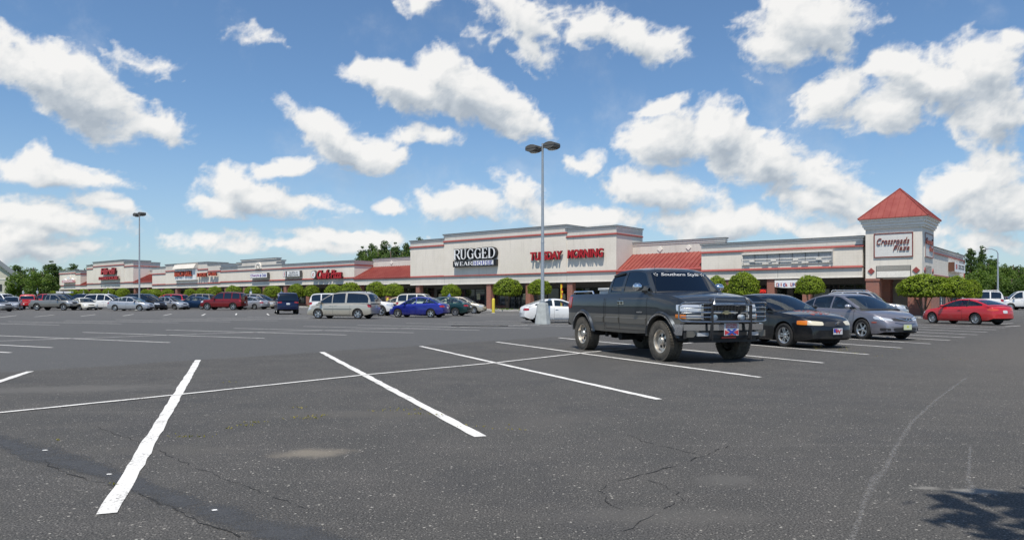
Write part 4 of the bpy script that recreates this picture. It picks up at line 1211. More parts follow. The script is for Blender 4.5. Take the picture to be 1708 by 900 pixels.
    for x0, x1 in zip(cols, cols[1:]):
        xm = (x0 + x1) / 2; wi = None
        for k, (a, b) in enumerate(wins):
            if a <= xm <= b: wi = k
        o0, o1 = ctop(x0), ctop(x1); b0, b1 = base(x0), base(x1)
        w0, w1 = (bin_(x0), bin_(x1)); t0_, t1_ = tin(x0), tin(x1)
        zs0 = lambda lo, hi, n: [lo + (hi - lo) * i / n for i in range(n + 1)]
        for s_ in (1, -1):
            def strip(lo0, hi0, lo1, hi1, mb_, m_, n, off=0.):
                A, B = zs0(lo0, hi0, n), zs0(lo1, hi1, n)
                for i in range(n):
                    mb_.face([S3(x0, A[i], s_, off), S3(x1, B[i], s_, off), S3(x1, B[i + 1], s_, off), S3(x0, A[i + 1], s_, off)], m_, True)
            if wi is not None and (t0_ > w0 + .005 or t1_ > w1 + .005):
                t0q, t1q = max(t0_, w0), max(t1_, w1)
                strip(b0, w0, b1, w1, sh, pm, 1); strip(t0q, o0, t1q, o1, sh, pm, 2)
                strip(w0, t0q, w1, t1q, gms.setdefault((wi, s_), MB()), S['glass'][2] if wi < S.get('clear_from', 99) else S['glass'][0], 4, -.006)
            else:
                strip(b0, o0, b1, o1, sh, mtrim if (wins[0][0] < xm < wins[-1][1]) else pm, 5)
    sh.build('cabin', root, smooth=38)
    ws.build('windscreen', root, smooth=40)
    if rw.f: rw.build('rear_window', root, smooth=40)
    for k, g_ in gms.items(): g_.build('side_window', root, smooth=40)
    bo = body.build('body', root, smooth=34)
    for d in doors:
        if d.f: d.build('door', root, smooth=34)
    if bump.f: bump.build('bumper', root, smooth=34)
    if hood.f: hood.build('bonnet', root, smooth=34)
    allm = MB()
    for b_ in [body, bump, hood] + doors: allm.add(b_)
    bvh = BVHTree.FromPolygons([Vector(v) for v in allm.v], allm.f)
    cabb = MB(); cabb.add(sh); 
    def patch(corners, phi, m, off=.006, nx=6, nz=4, parent=root, nm='part', rnd=.18, lab=None, thick=.02):
        """lens, plate or grille pressed onto the body: four corners (x, y, z), seen along the bearing phi"""
        o = Vector((math.cos(R(phi)), math.sin(R(phi)), 0)); r_ = Vector((-o.y, o.x, 0)); mb = MB()
        C_ = [(Vector(c).dot(r_), c[2]) for c in corners]
        grid = []
        for i in range(nx + 1):
            row = []
            for j in range(nz + 1):
                u, v = i / nx, j / nz
                uu_, vv_ = 2 * u - 1, 2 * v - 1
                u = .5 + .5 * uu_ * (1 - rnd * .5 * vv_ * vv_); v = .5 + .5 * vv_ * (1 - rnd * uu_ ** 4)
                a = (C_[0][0] * (1 - u) + C_[1][0] * u) * (1 - v) + (C_[3][0] * (1 - u) + C_[2][0] * u) * v
                z_ = (C_[0][1] * (1 - u) + C_[1][1] * u) * (1 - v) + (C_[3][1] * (1 - u) + C_[2][1] * u) * v
                org = o * 8 + r_ * a + Vector((0, 0, z_))
                hit = bvh.ray_cast(org, -o)[0]
                row.append(hit)
            grid.append(row)
        flat = [p for row in grid for p in row if p is not None]
        if len(flat) < 4: return None
        for row in grid:
            for j, p in enumerate(row):
                if p is None: row[j] = min(flat, key=lambda q: abs(q.dot(r_) - 0) * 0 + (q - (o * q.dot(o) + r_ * C_[0][0] + Vector((0, 0, C_[0][1])))).length).copy()
        out = [[p + o * off for p in row] for row in grid]
        for i in range(nx):
            for j in range(nz):
                mb.face([out[i][j], out[i + 1][j], out[i + 1][j + 1], out[i][j + 1]], m, True)
        for i in range(nx):
            for j in (0, nz): mb.face([out[i][j], out[i + 1][j], out[i + 1][j] - o * (off + thick), out[i][j] - o * (off + thick)], m)
        for j in range(nz):
            for i in (0, nx): mb.face([out[i][j], out[i][j + 1], out[i][j + 1] - o * (off + thick), out[i][j] - o * (off + thick)], m)
        return mb.build(nm, parent, smooth=45, label=lab)
    # panel gaps round the doors
    if detail:
        gm = MB()
        def vgap(x_, z0, z1, w=.010):
            zz = np.linspace(z0, z1, 9)
            for s_ in (1, -1):
                for a, b in zip(zz, zz[1:]):
                    ya, yb = ys(x_, a) + .0025, ys(x_, b) + .0025
                    gm.face([(x_ - w / 2, s_ * ya, a), (x_ + w / 2, s_ * ya, a), (x_ + w / 2, s_ * yb, b), (x_ - w / 2, s_ * yb, b)], SEAM)
        for d0, d1 in S.get('doors', []):
            for x_ in (d0, d1):
                lo = max(sill + .07, zlow(x_) + .02); vgap(x_, lo, top(x_) - .01)
            xx = np.linspace(d0, d1, 12)
            for s_ in (1, -1):
                for a, b in zip(xx, xx[1:]):
                    za, zb2 = max(sill + .075, zlow(a) + .02), max(sill + .075, zlow(b) + .02)
                    gm.face([(a, s_ * (ys(a, za) + .0025), za), (b, s_ * (ys(b, zb2) + .0025), zb2), (b, s_ * (ys(b, zb2) + .0025), zb2 + .009), (a, s_ * (ys(a, za) + .0025), za + .009)], SEAM)
        for x_ in S.get('gaps', []): vgap(x_, sill + .05, top(x_) - .01, .02)
        if gm.f: gm.build('panel_gap', root)
    # wheels
    tm_, rm_ = wheel_parts(Rr, S.get('tw', .205), S.get('wheel', 'five'), S.get('tyre'), S.get('rim'))
    tr_ = S.get('track', S['W'] / 2 - S.get('tw', .205) / 2 - .03)
    for a in ax:
        for s_ in (1, -1):
            wh = thing('wheel', None, None); wh.parent = root; wh.location = (a, s_ * tr_, az); wh.rotation_euler = (0, random.uniform(0, 6), 0 if s_ < 0 else math.pi)
            if s_ > 0: wh.rotation_euler = (0, random.uniform(0, 6), math.pi)
            for nm, mm in (('tyre', tm_), ('rim', rm_)):
                o = bpy.data.objects.new(nm, mm); COL.objects.link(o); o.parent = wh
    # inner wheel wells
    wl_ = MB()
    for a in ax:
        for s_ in (1, -1):
            n = 12; yi = s_ * (hw - .34); yo = s_ * (hw - .06)
            for i in range(n):
                t0_, t1_ = math.pi * i / n, math.pi * (i + 1) / n
                p0 = (a + (Ra + .004) * math.cos(t0_), az + (Ra + .004) * math.sin(t0_)); p1 = (a + (Ra + .004) * math.cos(t1_), az + (Ra + .004) * math.sin(t1_))
                wl_.face([(p0[0], yi, p0[1]), (p1[0], yi, p1[1]), (p1[0], yo, p1[1]), (p0[0], yo, p0[1])], UND)
                wl_.face([(a, yi, az), (p0[0], yi, p0[1]), (p1[0], yi, p1[1])], UND)
    wl_.box(ax[0] + Ra, ax[1] - Ra, -hw + .28, hw - .28, sill - .02, sill + .02, UND)
    wl_.box(xr + .35, xf - .35, -.25, .25, sill - .05, sill + .1, UND)
    wl_.build('wheel_well', root)
    # seats and dashboard seen through the glass
    if not S.get('dark'):
        im = S.get('seat_mat', INT); st = MB(); zf = zb_ - .35
        xw = cx1
        for s_ in (1, -1):
            a = MB(); sx_ = S.get('seat_x', (cx0 + cx1) / 2 + .05)
            a.box(sx_ - .25, sx_ + .28, s_ * .37 - .24, s_ * .37 + .24, zf, zf + .16, im)
            a.prism([(sx_ - .28, zf + .1), (sx_ - .16, zf + .1), (sx_ - .30, zb_ + .20), (sx_ - .40, zb_ + .20)], s_ * .37 - .23, s_ * .37 + .23, im)
            a.prism([(sx_ - .40, zb_ + .22), (sx_ - .32, zb_ + .22), (sx_ - .34, zb_ + .38), (sx_ - .42, zb_ + .38)], s_ * .37 - .13, s_ * .37 + .13, im)
            a.build('seat', root, bevel=.02)
        a = MB(); rx_ = S.get('seat_x', (cx0 + cx1) / 2 + .05) - .92
        if rx_ > cx0 + .25:
            a.prism([(rx_ - .3, zf), (rx_ + .15, zf), (rx_ + .15, zf + .15), (rx_ - .2, zf + .18), (rx_ - .32, zb_ + .16), (rx_ - .42, zb_ + .16)], -.62, .62, im); a.build('rear_seat', root)
        a = MB(); a.prism([(xw - .75, zb_ - .3), (xw - .15, zb_ - .3), (xw - .05, zb_ - .02), (xw - .55, zb_ + .03), (xw - .78, zb_ - .05)], -wb_ + .06, wb_ - .06, im); a.build('dashboard', root)
        a = MB(); a.box(cx0 + .1, cx1 - .1, -hw * .85, hw * .85, zf - .12, zf - .06, INT); a.build('cabin_floor', root)
        if S.get('shelf', True):
            a = MB(); a.box(cx0 + .06, cx0 + .5, -wb_ + .08, wb_ - .08, zb_ - .05, zb_ - .02, INT); a.build('parcel_shelf', root)
    # mirrors, handles
    mm_ = S.get('mirror_mat', pm); mx_ = S.get('mirror_x', cx1 - .42)
    for s_ in (1, -1):
        a = MB(); sw_, sh_ = S.get('mirror', (.20, .13)); yb_ = yc(zb_ + .1)
        a.lathe([(0, -.5), (.5, -.42), (.82, -.2), (.95, 0), (.90, .28), (.62, .44), (0, .47)], mm_, 12, 'Y')
        a.v = [(mx_ + (.085 * v[0] if v[0] < 0 else .12 * v[0]), s_ * (yb_ + .05 + sw_ / 2 + v[1] * sw_), zb_ + .05 + sh_ / 2 + v[2] * sh_ * .5) for v in a.v]
        a.box(mx_ - .02, mx_ + .05, s_ * yb_ - .02 if s_ > 0 else s_ * (yb_ + .07), s_ * (yb_ + .07) if s_ > 0 else s_ * yb_ + .02, zb_ + .02, zb_ + .07, BLKP)
        a.build('mirror', root, smooth=50)
        if detail:
            for hx, hz in S.get('handles', []):
                a = MB(); yv = ys(hx, hz)
                a.box(hx - .085, hx + .085, s_ * yv if s_ > 0 else s_ * yv - .028, s_ * yv + .028 if s_ > 0 else s_ * yv, hz - .017, hz + .017, S.get('handle_mat', pm))
                a.build('door_handle', root, bevel=.008)
    if S.get('moulding'):
        z0, z1, m_ = S['moulding']
        xx = np.linspace(ax[0] + Ra + .04, ax[1] - Ra - .04, 16)
        for s_ in (1, -1):
            a = MB()
            for p, q_ in zip(xx, xx[1:]):
                o = .012
                V4 = [(p, s_ * (ys(p, z0) + o), z0), (q_, s_ * (ys(q_, z0) + o), z0), (q_, s_ * (ys(q_, z1) + o), z1), (p, s_ * (ys(p, z1) + o), z1)]
                a.face(V4, m_); a.face([V4[0], V4[1], (q_, s_ * (ys(q_, z0) - .01), z0), (p, s_ * (ys(p, z0) - .01), z0)], m_); a.face([V4[3], V4[2], (q_, s_ * (ys(q_, z1) - .01), z1), (p, s_ * (ys(p, z1) - .01), z1)], m_)
            a.build('side_moulding', root)
    if S.get('rack'):
        a = MB(); zt = zr + .10
        for s_ in (1, -1):
            a.tube([(rs[-1][0] + .1, s_ * wr_ * .86, zr), (rs[-1][0] + .18, s_ * wr_ * .86, zt), (fs[0][0] - .35, s_ * wr_ * .86, zt), (fs[0][0] - .25, s_ * wr_ * .86, zr)], .018, S.get('rack_mat', BLKP), 6)
        for x_ in (rs[-1][0] + .5, fs[0][0] - .6): a.tube([(x_, -wr_ * .86, zt), (x_, wr_ * .86, zt)], .014, S.get('rack_mat', BLKP), 6)
        a.build('roof_rack', root, smooth=40)
    # lights, plates, grille
    for (nm, corners, phi, m_, both, off) in S.get('patches', []):
        for s_ in ((1, -1) if both else (1,)):
            C_ = [(c[0], c[1] * s_, c[2]) for c in corners]
            patch(C_, phi * s_ if abs(phi) < 180 else phi, m_, off, nm=nm)
    return root, patch, ys, (zb_, zr, yc, top)

# ---- body shapes (x forward from the middle of the wheelbase)
def scaled(S, sx=1., sz=1., sy=1., **kw):
    T = dict(S)
    for k in ('top', 'low', 'rear_slope', 'roof', 'front_slope'): T[k] = [(a * sx, b * sz) for a, b in S[k]]
    T['plan'] = [(a * sx, b * sy) for a, b in S['plan']]
    T['wb'] = S['wb'] * sx; T['W'] = S['W'] * sy; T['cabw'] = (S['cabw'][0] * sy, S['cabw'][1] * sy)
    T['windows'] = [(a * sx, b * sx) for a, b in S['windows']]; T['doors'] = [(a * sx, b * sx) for a, b in S.get('doors', [])]
    T['handles'] = [(a * sx, b * sz) for a, b in S.get('handles', [])]
    T['patches'] = [(n, [(c[0] * sx, c[1] * sy, c[2] * sz) for c in cs], p, m, b, o) for n, cs, p, m, b, o in S.get('patches', [])]
    T['sill'] = S['sill'] * sz
    if 'seat_x' in S: T['seat_x'] = S['seat_x'] * sx
    T.update(kw); return T
def ends(f, r, w, zh, zt, hl=.62, tl=.6, m=HLG, g=BLKP, gz0=.0, gz1=.0, hh=.13, th_=.14, plate_z=.5, rp=.62, amber=True, tlw=.25):
    """the usual lamps and plates for a body whose nose is at f and tail at r"""
    L = [('headlight', [(f - .05, w * .50, zh - hh / 2), (f - .45, w * .98, zh - hh / 2 + .02), (f - .45, w * .98, zh + hh / 2 + .03), (f - .05, w * .50, zh + hh / 2)], 35, m, True, .008),
         ('tail_light', [(r + .05, w * (.98 - tlw * 1.6), zt - th_ / 2), (r + .30, w * 1.0, zt - th_ / 2), (r + .30, w * 1.0, zt + th_ / 2), (r + .05, w * (.98 - tlw * 1.6), zt + th_ / 2)], 180 - 30, REDL, True, .008),
         ('grille', [(f, -w * .40, gz0 or zh - .06), (f, w * .40, gz0 or zh - .06), (f, w * .42, gz1 or zh + .05), (f, -w * .42, gz1 or zh + .05)], 0, g, False, .006),
         ('number_plate', [(r, .15, rp), (r, -.15, rp), (r, -.15, rp + .15), (r, .15, rp + .15)], 180, PLT, False, .012),
         ('air_intake', [(f, -w * .55, .28), (f, w * .55, .28), (f, w * .5, .37), (f, -w * .5, .37)], 0, BLKP, False, .005)]
    return L
SEDAN = dict(W=1.76, wb=2.66, sill=.20, r=.315, wheel='multi', nose=.26, tail=.16,
    top=[(-2.36, .58), (-2.34, .78), (-2.22, .96), (-1.9, 1.01), (-1.0, .98), (.2, .95), (1.0, .92), (1.6, .84), (2.0, .74), (2.18, .62), (2.24, .48)],
    plan=[(-2.36, .72), (-2.1, .80), (-1.4, .87), (-.4, .88), (.9, .88), (1.5, .86), (2.0, .80), (2.24, .70)],
    low=[(-2.36, .34), (-2.1, .27), (-1.8, .2), (1.8, .19), (2.05, .21), (2.24, .27)],
    rear_slope=[(-1.88, 1.0), (-1.50, 1.20), (-1.12, 1.37)], roof=[(-1.12, 1.37), (-.7, 1.44), (-.2, 1.455), (.25, 1.405)], front_slope=[(.25, 1.405), (.75, 1.15), (1.18, .91)],
    cabw=(.80, .585), windows=[(-1.70, -1.02), (-.97, -.16), (-.09, 1.05)], doors=[(-1.02, -.12), (-.12, 1.0)], handles=[(-.85, .80), (.02, .79)],
    glass=(GW, GW, GW), bumper_z=(.50, .5), patches=ends(2.2, -2.34, .80, .66, .80, rp=.62))
COUPE = dict(SEDAN, wheel='five', rear_slope=[(-2.0, .95), (-1.5, 1.13), (-1.0, 1.27)], roof=[(-1.0, 1.27), (-.65, 1.32), (-.3, 1.325), (.05, 1.28)], front_slope=[(.05, 1.28), (.6, 1.05), (1.02, .86)],
    top=[(-2.3, .56), (-2.28, .78), (-2.18, .92), (-1.9, .96), (-1.0, .93), (.2, .89), (.95, .86), (1.6, .77), (2.0, .67), (2.2, .56), (2.27, .44)],
    plan=[(-2.3, .70), (-2.1, .78), (-1.4, .86), (-.4, .87), (.9, .87), (1.5, .85), (2.0, .78), (2.27, .62)], nose=.34,
    low=[(-2.3, .34), (-2.1, .27), (-1.8, .2), (1.8, .18), (2.05, .2), (2.27, .26)],
    cabw=(.78, .55), windows=[(-1.75, -.72), (-.62, .95)], doors=[(-.55, .86)], handles=[(-.4, .76)], wb=2.58, patches=ends(2.25, -2.28, .78, .58, .76, hh=.10, rp=.55))
SUV = dict(W=1.86, wb=2.75, sill=.30, r=.37, tw=.235, gap=.07, wheel='five', nose=.16, tail=.06, boxy=True, shelf=False,
    top=[(-2.28, .62), (-2.27, 1.10), (-2.2, 1.12), (-1.0, 1.12), (.6, 1.10), (1.0, 1.08), (1.7, 1.02), (2.1, .95), (2.22, .82), (2.26, .62)],
    plan=[(-2.28, .85), (-2.1, .90), (-1.4, .93), (.9, .93), (1.6, .92), (2.05, .86), (2.26, .78)],
    low=[(-2.28, .42), (-2.0, .36), (-1.7, .31), (1.7, .31), (2.0, .34), (2.26, .42)],
    rear_slope=[(-2.24, 1.10), (-2.16, 1.45), (-2.02, 1.72)], roof=[(-2.02, 1.72), (-1.6, 1.78), (-.4, 1.80), (.25, 1.76)], front_slope=[(.25, 1.76), (.62, 1.43), (.98, 1.07)],
    cabw=(.87, .70), windows=[(-2.05, -1.28), (-1.18, -.42), (-.32, .85)], doors=[(-1.05, -.37), (-.37, .80)], handles=[(-.9, .98), (-.22, .97)],
    glass=(GW, GD, GT), rwin0=.04, bumper_z=(.62, .6), rack=True, patches=ends(2.22, -2.28, .86, .84, 1.0, hh=.18, th_=.3, tlw=.12, rp=.72, gz0=.72, gz1=.93))
MINIVAN = dict(W=1.90, wb=2.91, sill=.22, r=.335, wheel='five_wide', nose=.24, tail=.08, shelf=False,
    top=[(-2.42, .55), (-2.41, .98), (-2.3, 1.04), (-1.0, 1.04), (.6, 1.02), (1.2, 1.0), (1.9, .90), (2.25, .78), (2.42, .62), (2.48, .48)],
    plan=[(-2.42, .84), (-2.2, .91), (-1.4, .95), (.9, .95), (1.6, .93), (2.1, .86), (2.48, .72)],
    low=[(-2.42, .34), (-2.1, .27), (-1.8, .22), (1.8, .22), (2.1, .23), (2.48, .28)],
    rear_slope=[(-2.38, 1.03), (-2.26, 1.38), (-2.06, 1.66)], roof=[(-2.06, 1.66), (-1.6, 1.74), (-.3, 1.77), (.45, 1.71)], front_slope=[(.45, 1.71), (1.1, 1.33), (1.62, .97)],
    cabw=(.90, .68), windows=[(-2.2, -.72), (-.62, .30), (.38, 1.35)], doors=[(-.9, .34), (.34, 1.34)], handles=[(.16, .90), (.52, .89)],
    glass=(GW, GD, GD), seat_x=.35, bumper_z=(.55, .5), rack=True, patches=ends(2.44, -2.42, .86, .68, .92, hh=.16, th_=.30, tlw=.10, rp=.75, gz0=.60, gz1=.72))
PICKUP = dict(W=1.80, wb=3.1, sill=.36, r=.37, tw=.24, gap=.08, wheel='five', nose=.14, tail=.02, boxy=True, shelf=False, bedz=.72, bed=(-2.45, -.75),
    top=[(-2.52, .50), (-2.51, 1.08), (-2.48, 1.10), (-.6, 1.10), (1.0, 1.10), (1.8, 1.02), (2.15, .94), (2.28, .80), (2.32, .60)],
    plan=[(-2.52, .86), (-2.3, .88), (.9, .89), (1.7, .88), (2.1, .83), (2.32, .76)],
    low=[(-2.52, .45), (-2.0, .38), (1.7, .38), (2.0, .40), (2.32, .46)],
    rear_slope=[(-.66, 1.09), (-.60, 1.40), (-.50, 1.62)], roof=[(-.50, 1.62), (-.3, 1.70), (.2, 1.71), (.55, 1.66)], front_slope=[(.55, 1.66), (.95, 1.38), (1.28, 1.06)],
    cabw=(.83, .66), windows=[(-.52, -.12), (-.02, 1.15)], doors=[(-.07, 1.1)], handles=[(.10, .98)], seat_x=.25,
    glass=(GW, GT, GW), rwin1=.1, bumper_z=(.66, .6), patches=ends(2.30, -2.52, .82, .82, .92, hh=.15, th_=.3, tlw=.06, rp=.55, gz0=.70, gz1=.88))
VAN = dict(MINIVAN, wb=3.5, W=2.0, r=.37, tw=.22, sill=.36, boxy=True, rack=False, wheel='hub', nose=.12,
    top=[(-2.75, .6), (-2.74, 1.25), (-2.6, 1.28), (.9, 1.28), (1.6, 1.22), (2.3, 1.12), (2.55, 1.0), (2.62, .6)],
    plan=[(-2.75, .94), (-2.5, .99), (1.5, .99), (2.2, .94), (2.62, .86)],
    low=[(-2.75, .45), (-2.1, .38), (1.8, .38), (2.62, .42)],
    rear_slope=[(-2.72, 1.26), (-2.66, 1.7), (-2.55, 1.98)], roof=[(-2.55, 1.98), (-2.3, 2.05), (.4, 2.07), (1.05, 2.0)], front_slope=[(1.05, 2.0), (1.5, 1.6), (1.86, 1.22)],
    cabw=(.95, .82), windows=[(-2.5, -.8), (-.7, .1), (.2, .5), (.62, 1.62)], doors=[(.55, 1.6)], handles=[(.7, 1.1)], seat_x=.9, patches=ends(2.6, -2.75, .95, .9, 1.05, hh=.2, th_=.3, tlw=.05, rp=.7))
# ------------------------------------------------------------------ the three near vehicles
P_TR = paint('charcoal_paint', (.036, .042, .049)); P_TR2 = mat('pewter_cladding', (.19, .175, .15), .36, .5, .6)
TRUCK = dict(W=1.94, wb=3.65, sill=.52, r=.415, tw=.30, gap=.12, wheel='offroad', nose=.10, tail=.02, boxy=True, shelf=False, dark=True, crown=.04,
    bed=(-2.62, -.72), bedz=.95, tyre=TYRED, rim=RIMD, track=.84,
    prof=[(0, .955), (.1, .975), (.35, .99), (.5, .985), (.56, 1.), (.8, .985), (.92, .965), (1., .915)],
    top=[(-2.76, .70), (-2.755, 1.39), (-2.72, 1.41), (-.7, 1.41), (1.2, 1.42), (1.55, 1.42), (2.2, 1.34), (2.52, 1.27), (2.62, 1.20), (2.66, 1.05), (2.67, .84)],
    plan=[(-2.76, .94), (-2.5, .965), (1.5, .97), (2.2, .955), (2.5, .93), (2.67, .86)],
    low=[(-2.76, .68), (-2.5, .62), (-2.3, .56), (-1.2, .52), (1.3, .52), (2.35, .70), (2.67, .82)],
    rear_slope=[(-.62, 1.40), (-.60, 1.62), (-.50, 1.84)], roof=[(-.50, 1.84), (-.30, 1.93), (.2, 1.955), (.70, 1.935), (.92, 1.89)], front_slope=[(.92, 1.89), (1.16, 1.66), (1.44, 1.40)],
    cabw=(.885, .70), windows=[(-.48, .02), (.14, 1.28)], doors=[(-.60, .06), (.06, 1.27)], handles=[],
    glass=(GD, GD, GD), rwin1=.08, clad=(.94, P_TR2), bumper_z=(.1, .1), gaps=[-.68], mirror=(.24, .19), mirror_mat=CHR, mirror_x=1.06, belt=.035, wbulge=.16,
    hood=1.6, patches=[('tail_light', [(-2.70, .93, 1.05), (-2.5, .97, 1.05), (-2.5, .97, 1.36), (-2.70, .93, 1.36)], 110, REDL, True, .012)])
tx, ty = 3.34, 17.05
root, patch, ys, cabi = vehicle('pickup_truck', 'lifted charcoal pickup truck with chrome grille guard and muddy off-road tyres', 'pickup truck', tx, ty, -69.5, TRUCK, P_TR)
b = MB()      # chrome front bumper with a black lower valance
def wrapbar(z0, z1, x, half, m, mb, th=.05, k=.16, n=14, x_in=0.):
    for i in range(n):
        a, c = -half + 2 * half * i / n, -half + 2 * half * (i + 1) / n
        def X(y_, d=0): return x - k * (abs(y_) / half) ** 3.2 - d
        P_ = [(X(a), a, z0), (X(c), c, z0), (X(c), c, z1), (X(a), a, z1)]
        mb.face(P_, m, True)
        mb.face([(X(a), a, z1), (X(c), c, z1), (X(c, th), c, z1 + .01), (X(a, th), a, z1 + .01)], m, True)
        mb.face([(X(a), a, z0), (X(c), c, z0), (X(c, th), c, z0 - .005), (X(a, th), a, z0 - .005)], m, True)
wrapbar(.66, .78, 2.80, .96, CHR, b, .10, .14)
for s_ in (1, -1): b.prism([(2.64, .66), (2.66, .78), (2.30, .78), (2.34, .60), (2.40, .56), (2.62, .56)], s_ * .955 - .012, s_ * .955 + .012, CHR)
b.build('front_bumper', root, smooth=35)
b = MB(); wrapbar(.50, .655, 2.785, .95, BLKP, b, .12, .14); wrapbar(.42, .497, 2.74, .86, BLKP, b, .15, .14)
b.box(2.35, 2.62, -.9, .9, .45, .80, UND)
for s_ in (1, -1):
    b.box(2.76, 2.80, s_ * .60 - .13, s_ * .60 + .13, .55, .62, HLG)
b.build('bumper_valance', root, smooth=35)
for s_ in (1, -1):
    b = MB(); b.prism([(s_ * .93, .655), (s_ * .93, .53), (s_ * .80, .53), (s_ * .66, .655)], 2.72, 2.765, P_TR2, 'YZ')
    b.build('bumper_corner', root)
def bigpatch(nm, y0, y1, z0, z1, m, off=.01, phi=0, **kw): return patch([(2.66, y0, z0), (2.66, y1, z0), (2.66, y1, z1), (2.66, y0, z1)], phi, m, off, nm=nm, **kw)
bigpatch('grille', -.50, .50, .87, 1.17, BLKP, .008, nx=10)
a = MB()
for z_ in (.90, .945, 1.06, 1.10, 1.14): a.box(2.665, 2.70, -.48, .48, z_, z_ + .010, mat('grille_bar', (.10, .10, .10), .4, .5))
for i in range(13): a.box(2.66, 2.695, -.48 + i * .08, -.474 + i * .08, .88, 1.16, mat('grille_bar', (.10, .10, .10), .4, .5))
a.build('grille_bar', root)
a = MB(); a.box(2.68, 2.72, -.52, .52, .985, 1.035, CHR)
for s_ in (1, -1): a.box(2.62, 2.69, s_ * .535 - .03, s_ * .535 + .03, .87, 1.18, CHR)
a.box(2.61, 2.67, -.52, .52, 1.175, 1.20, CHR); a.build('grille_surround', root, bevel=.008)
a = MB(); a.prism([(-.11, .99), (-.04, .99), (-.045, .975), (.045, .975), (.04, .99), (.11, .99), (.09, 1.03), (.045, 1.03), (.045, 1.05), (-.045, 1.05), (-.045, 1.03), (-.09, 1.03)], 2.72, 2.74, mat('emblem_gold', (.50, .42, .25), .3, .7), 'YZ'); a.build('grille_emblem', root)
for s_ in (1, -1):
    patch([(2.62, s_ * .56, 1.03), (2.40, s_ * .945, 1.04), (2.40, s_ * .945, 1.17), (2.62, s_ * .56, 1.17)], 18 * s_, HLG, .012, nm='headlight', rnd=.05)
    patch([(2.62, s_ * .56, .885), (2.45, s_ * .80, .89), (2.45, s_ * .80, .97), (2.62, s_ * .56, .965)], 18 * s_, mat('parking_lens', (.45, .45, .44), .12, .3, .8), .012, nm='headlight', rnd=.05)
    patch([(2.48, s_ * .80, .89), (2.36, s_ * .95, .90), (2.36, s_ * .95, .975), (2.48, s_ * .80, .97)], 26 * s_, AMB, .013, nm='turn_signal', rnd=.05)
    a = MB(); a.lathe([(0, -.035), (.055, -.03), (.062, .03), (0, .05)], HLG, 14, 'Y'); a.v = [(2.78 - v[1], s_ * .33 + v[0] * 1.25, .915 + v[2]) for v in a.v]; a.build('fog_light', root, smooth=40)
# grille guard: tubes in front of the lamps and grille
GDM = mat('guard_tube', (.30, .31, .32), .2, .9); GDB = mat('guard_black', (.03, .03, .032), .35, .2)
for s_ in (1, -1):
    a = MB(); a.tube([(2.86, s_ * .46, .50), (2.90, s_ * .46, .70), (2.90, s_ * .46, 1.12), (2.84, s_ * .45, 1.26), (2.80, s_ * .42, 1.28)], .028, GDB, 8)
    a.prism([(2.80, .46), (2.92, .46), (2.94, 1.15), (2.86, 1.22), (2.86, .80)], s_ * .46 - .008, s_ * .46 + .008, GDB)
    a.build('guard_upright', root, smooth=40)
a = MB()
a.tube([(2.90, -.45, 1.16), (2.93, -.2, 1.165), (2.93, .2, 1.165), (2.90, .45, 1.16)], .021, GDM, 8)
a.tube([(2.90, -.42, 1.18), (2.84, -.36, 1.31), (2.84, .36, 1.31), (2.90, .42, 1.18)], .02, GDM, 8)
a.tube([(2.90, -.45, .83), (2.93, 0, .83), (2.90, .45, .83)], .026, GDM, 8)
for s_ in (1, -1):
    a.tube([(2.90, s_ * .47, 1.205), (2.86, s_ * .80, 1.21), (2.70, s_ * 1.0, 1.20), (2.63, s_ * 1.04, 1.14), (2.62, s_ * 1.04, .90), (2.68, s_ * 1.01, .845), (2.86, s_ * .80, .835), (2.90, s_ * .47, .83)], .018, GDM, 8)
    for z_ in (.93, 1.02, 1.11): a.tube([(2.90, s_ * .47, z_), (2.84, s_ * .80, z_), (2.66, s_ * 1.02, z_)], .012, GDM, 6)
a.build('grille_guard', root, smooth=40)
# front plate: white with a blue and red mark, red bar beneath
a = MB(); a.box(2.885, 2.895, -.17, .17, .56, .80, mat('plate_white', (.58, .58, .60), .4)); pl = a.build('number_plate', root)
a = MB(); PRD, PBL = mat('plate_red', (.50, .04, .05), .4), mat('plate_blue', (.04, .07, .38), .4)
a.prism([(-.16, .57), (-.05, .62), (-.16, .67)], 2.896, 2.900, PRD, 'YZ'); a.prism([(.16, .57), (.05, .62), (.16, .67)], 2.896, 2.900, PRD, 'YZ'); a.prism([(-.06, .565), (.06, .565), (0, .60)], 2.896, 2.900, PRD, 'YZ')
a.prism([(-.12, .69), (-.06, .69), (.12, .575), (.06, .575)], 2.901, 2.904, PBL, 'YZ'); a.prism([(.12, .69), (.06, .69), (-.12, .575), (-.06, .575)], 2.905, 2.908, PBL, 'YZ')
a.build('plate_emblem', pl)
for i, (s__, z_) in enumerate((('SOUTHERN', .755), ('BY GRACE', .712))):
    tm = text_mb(s__, .26, .032, .003, PRD, 0, .02); Mx = Matrix.Translation((2.90, -.13, z_)) @ Matrix.Rotation(R(90), 4, 'Z')
    a = MB(); a.add(tm, Mx); a.build('plate_lettering', pl)
a = MB(); a.box(2.80, 2.81, -.17, .17, .50, .53, mat('reflector_red', (.55, .06, .04), .4)); a.build('reflector', root)
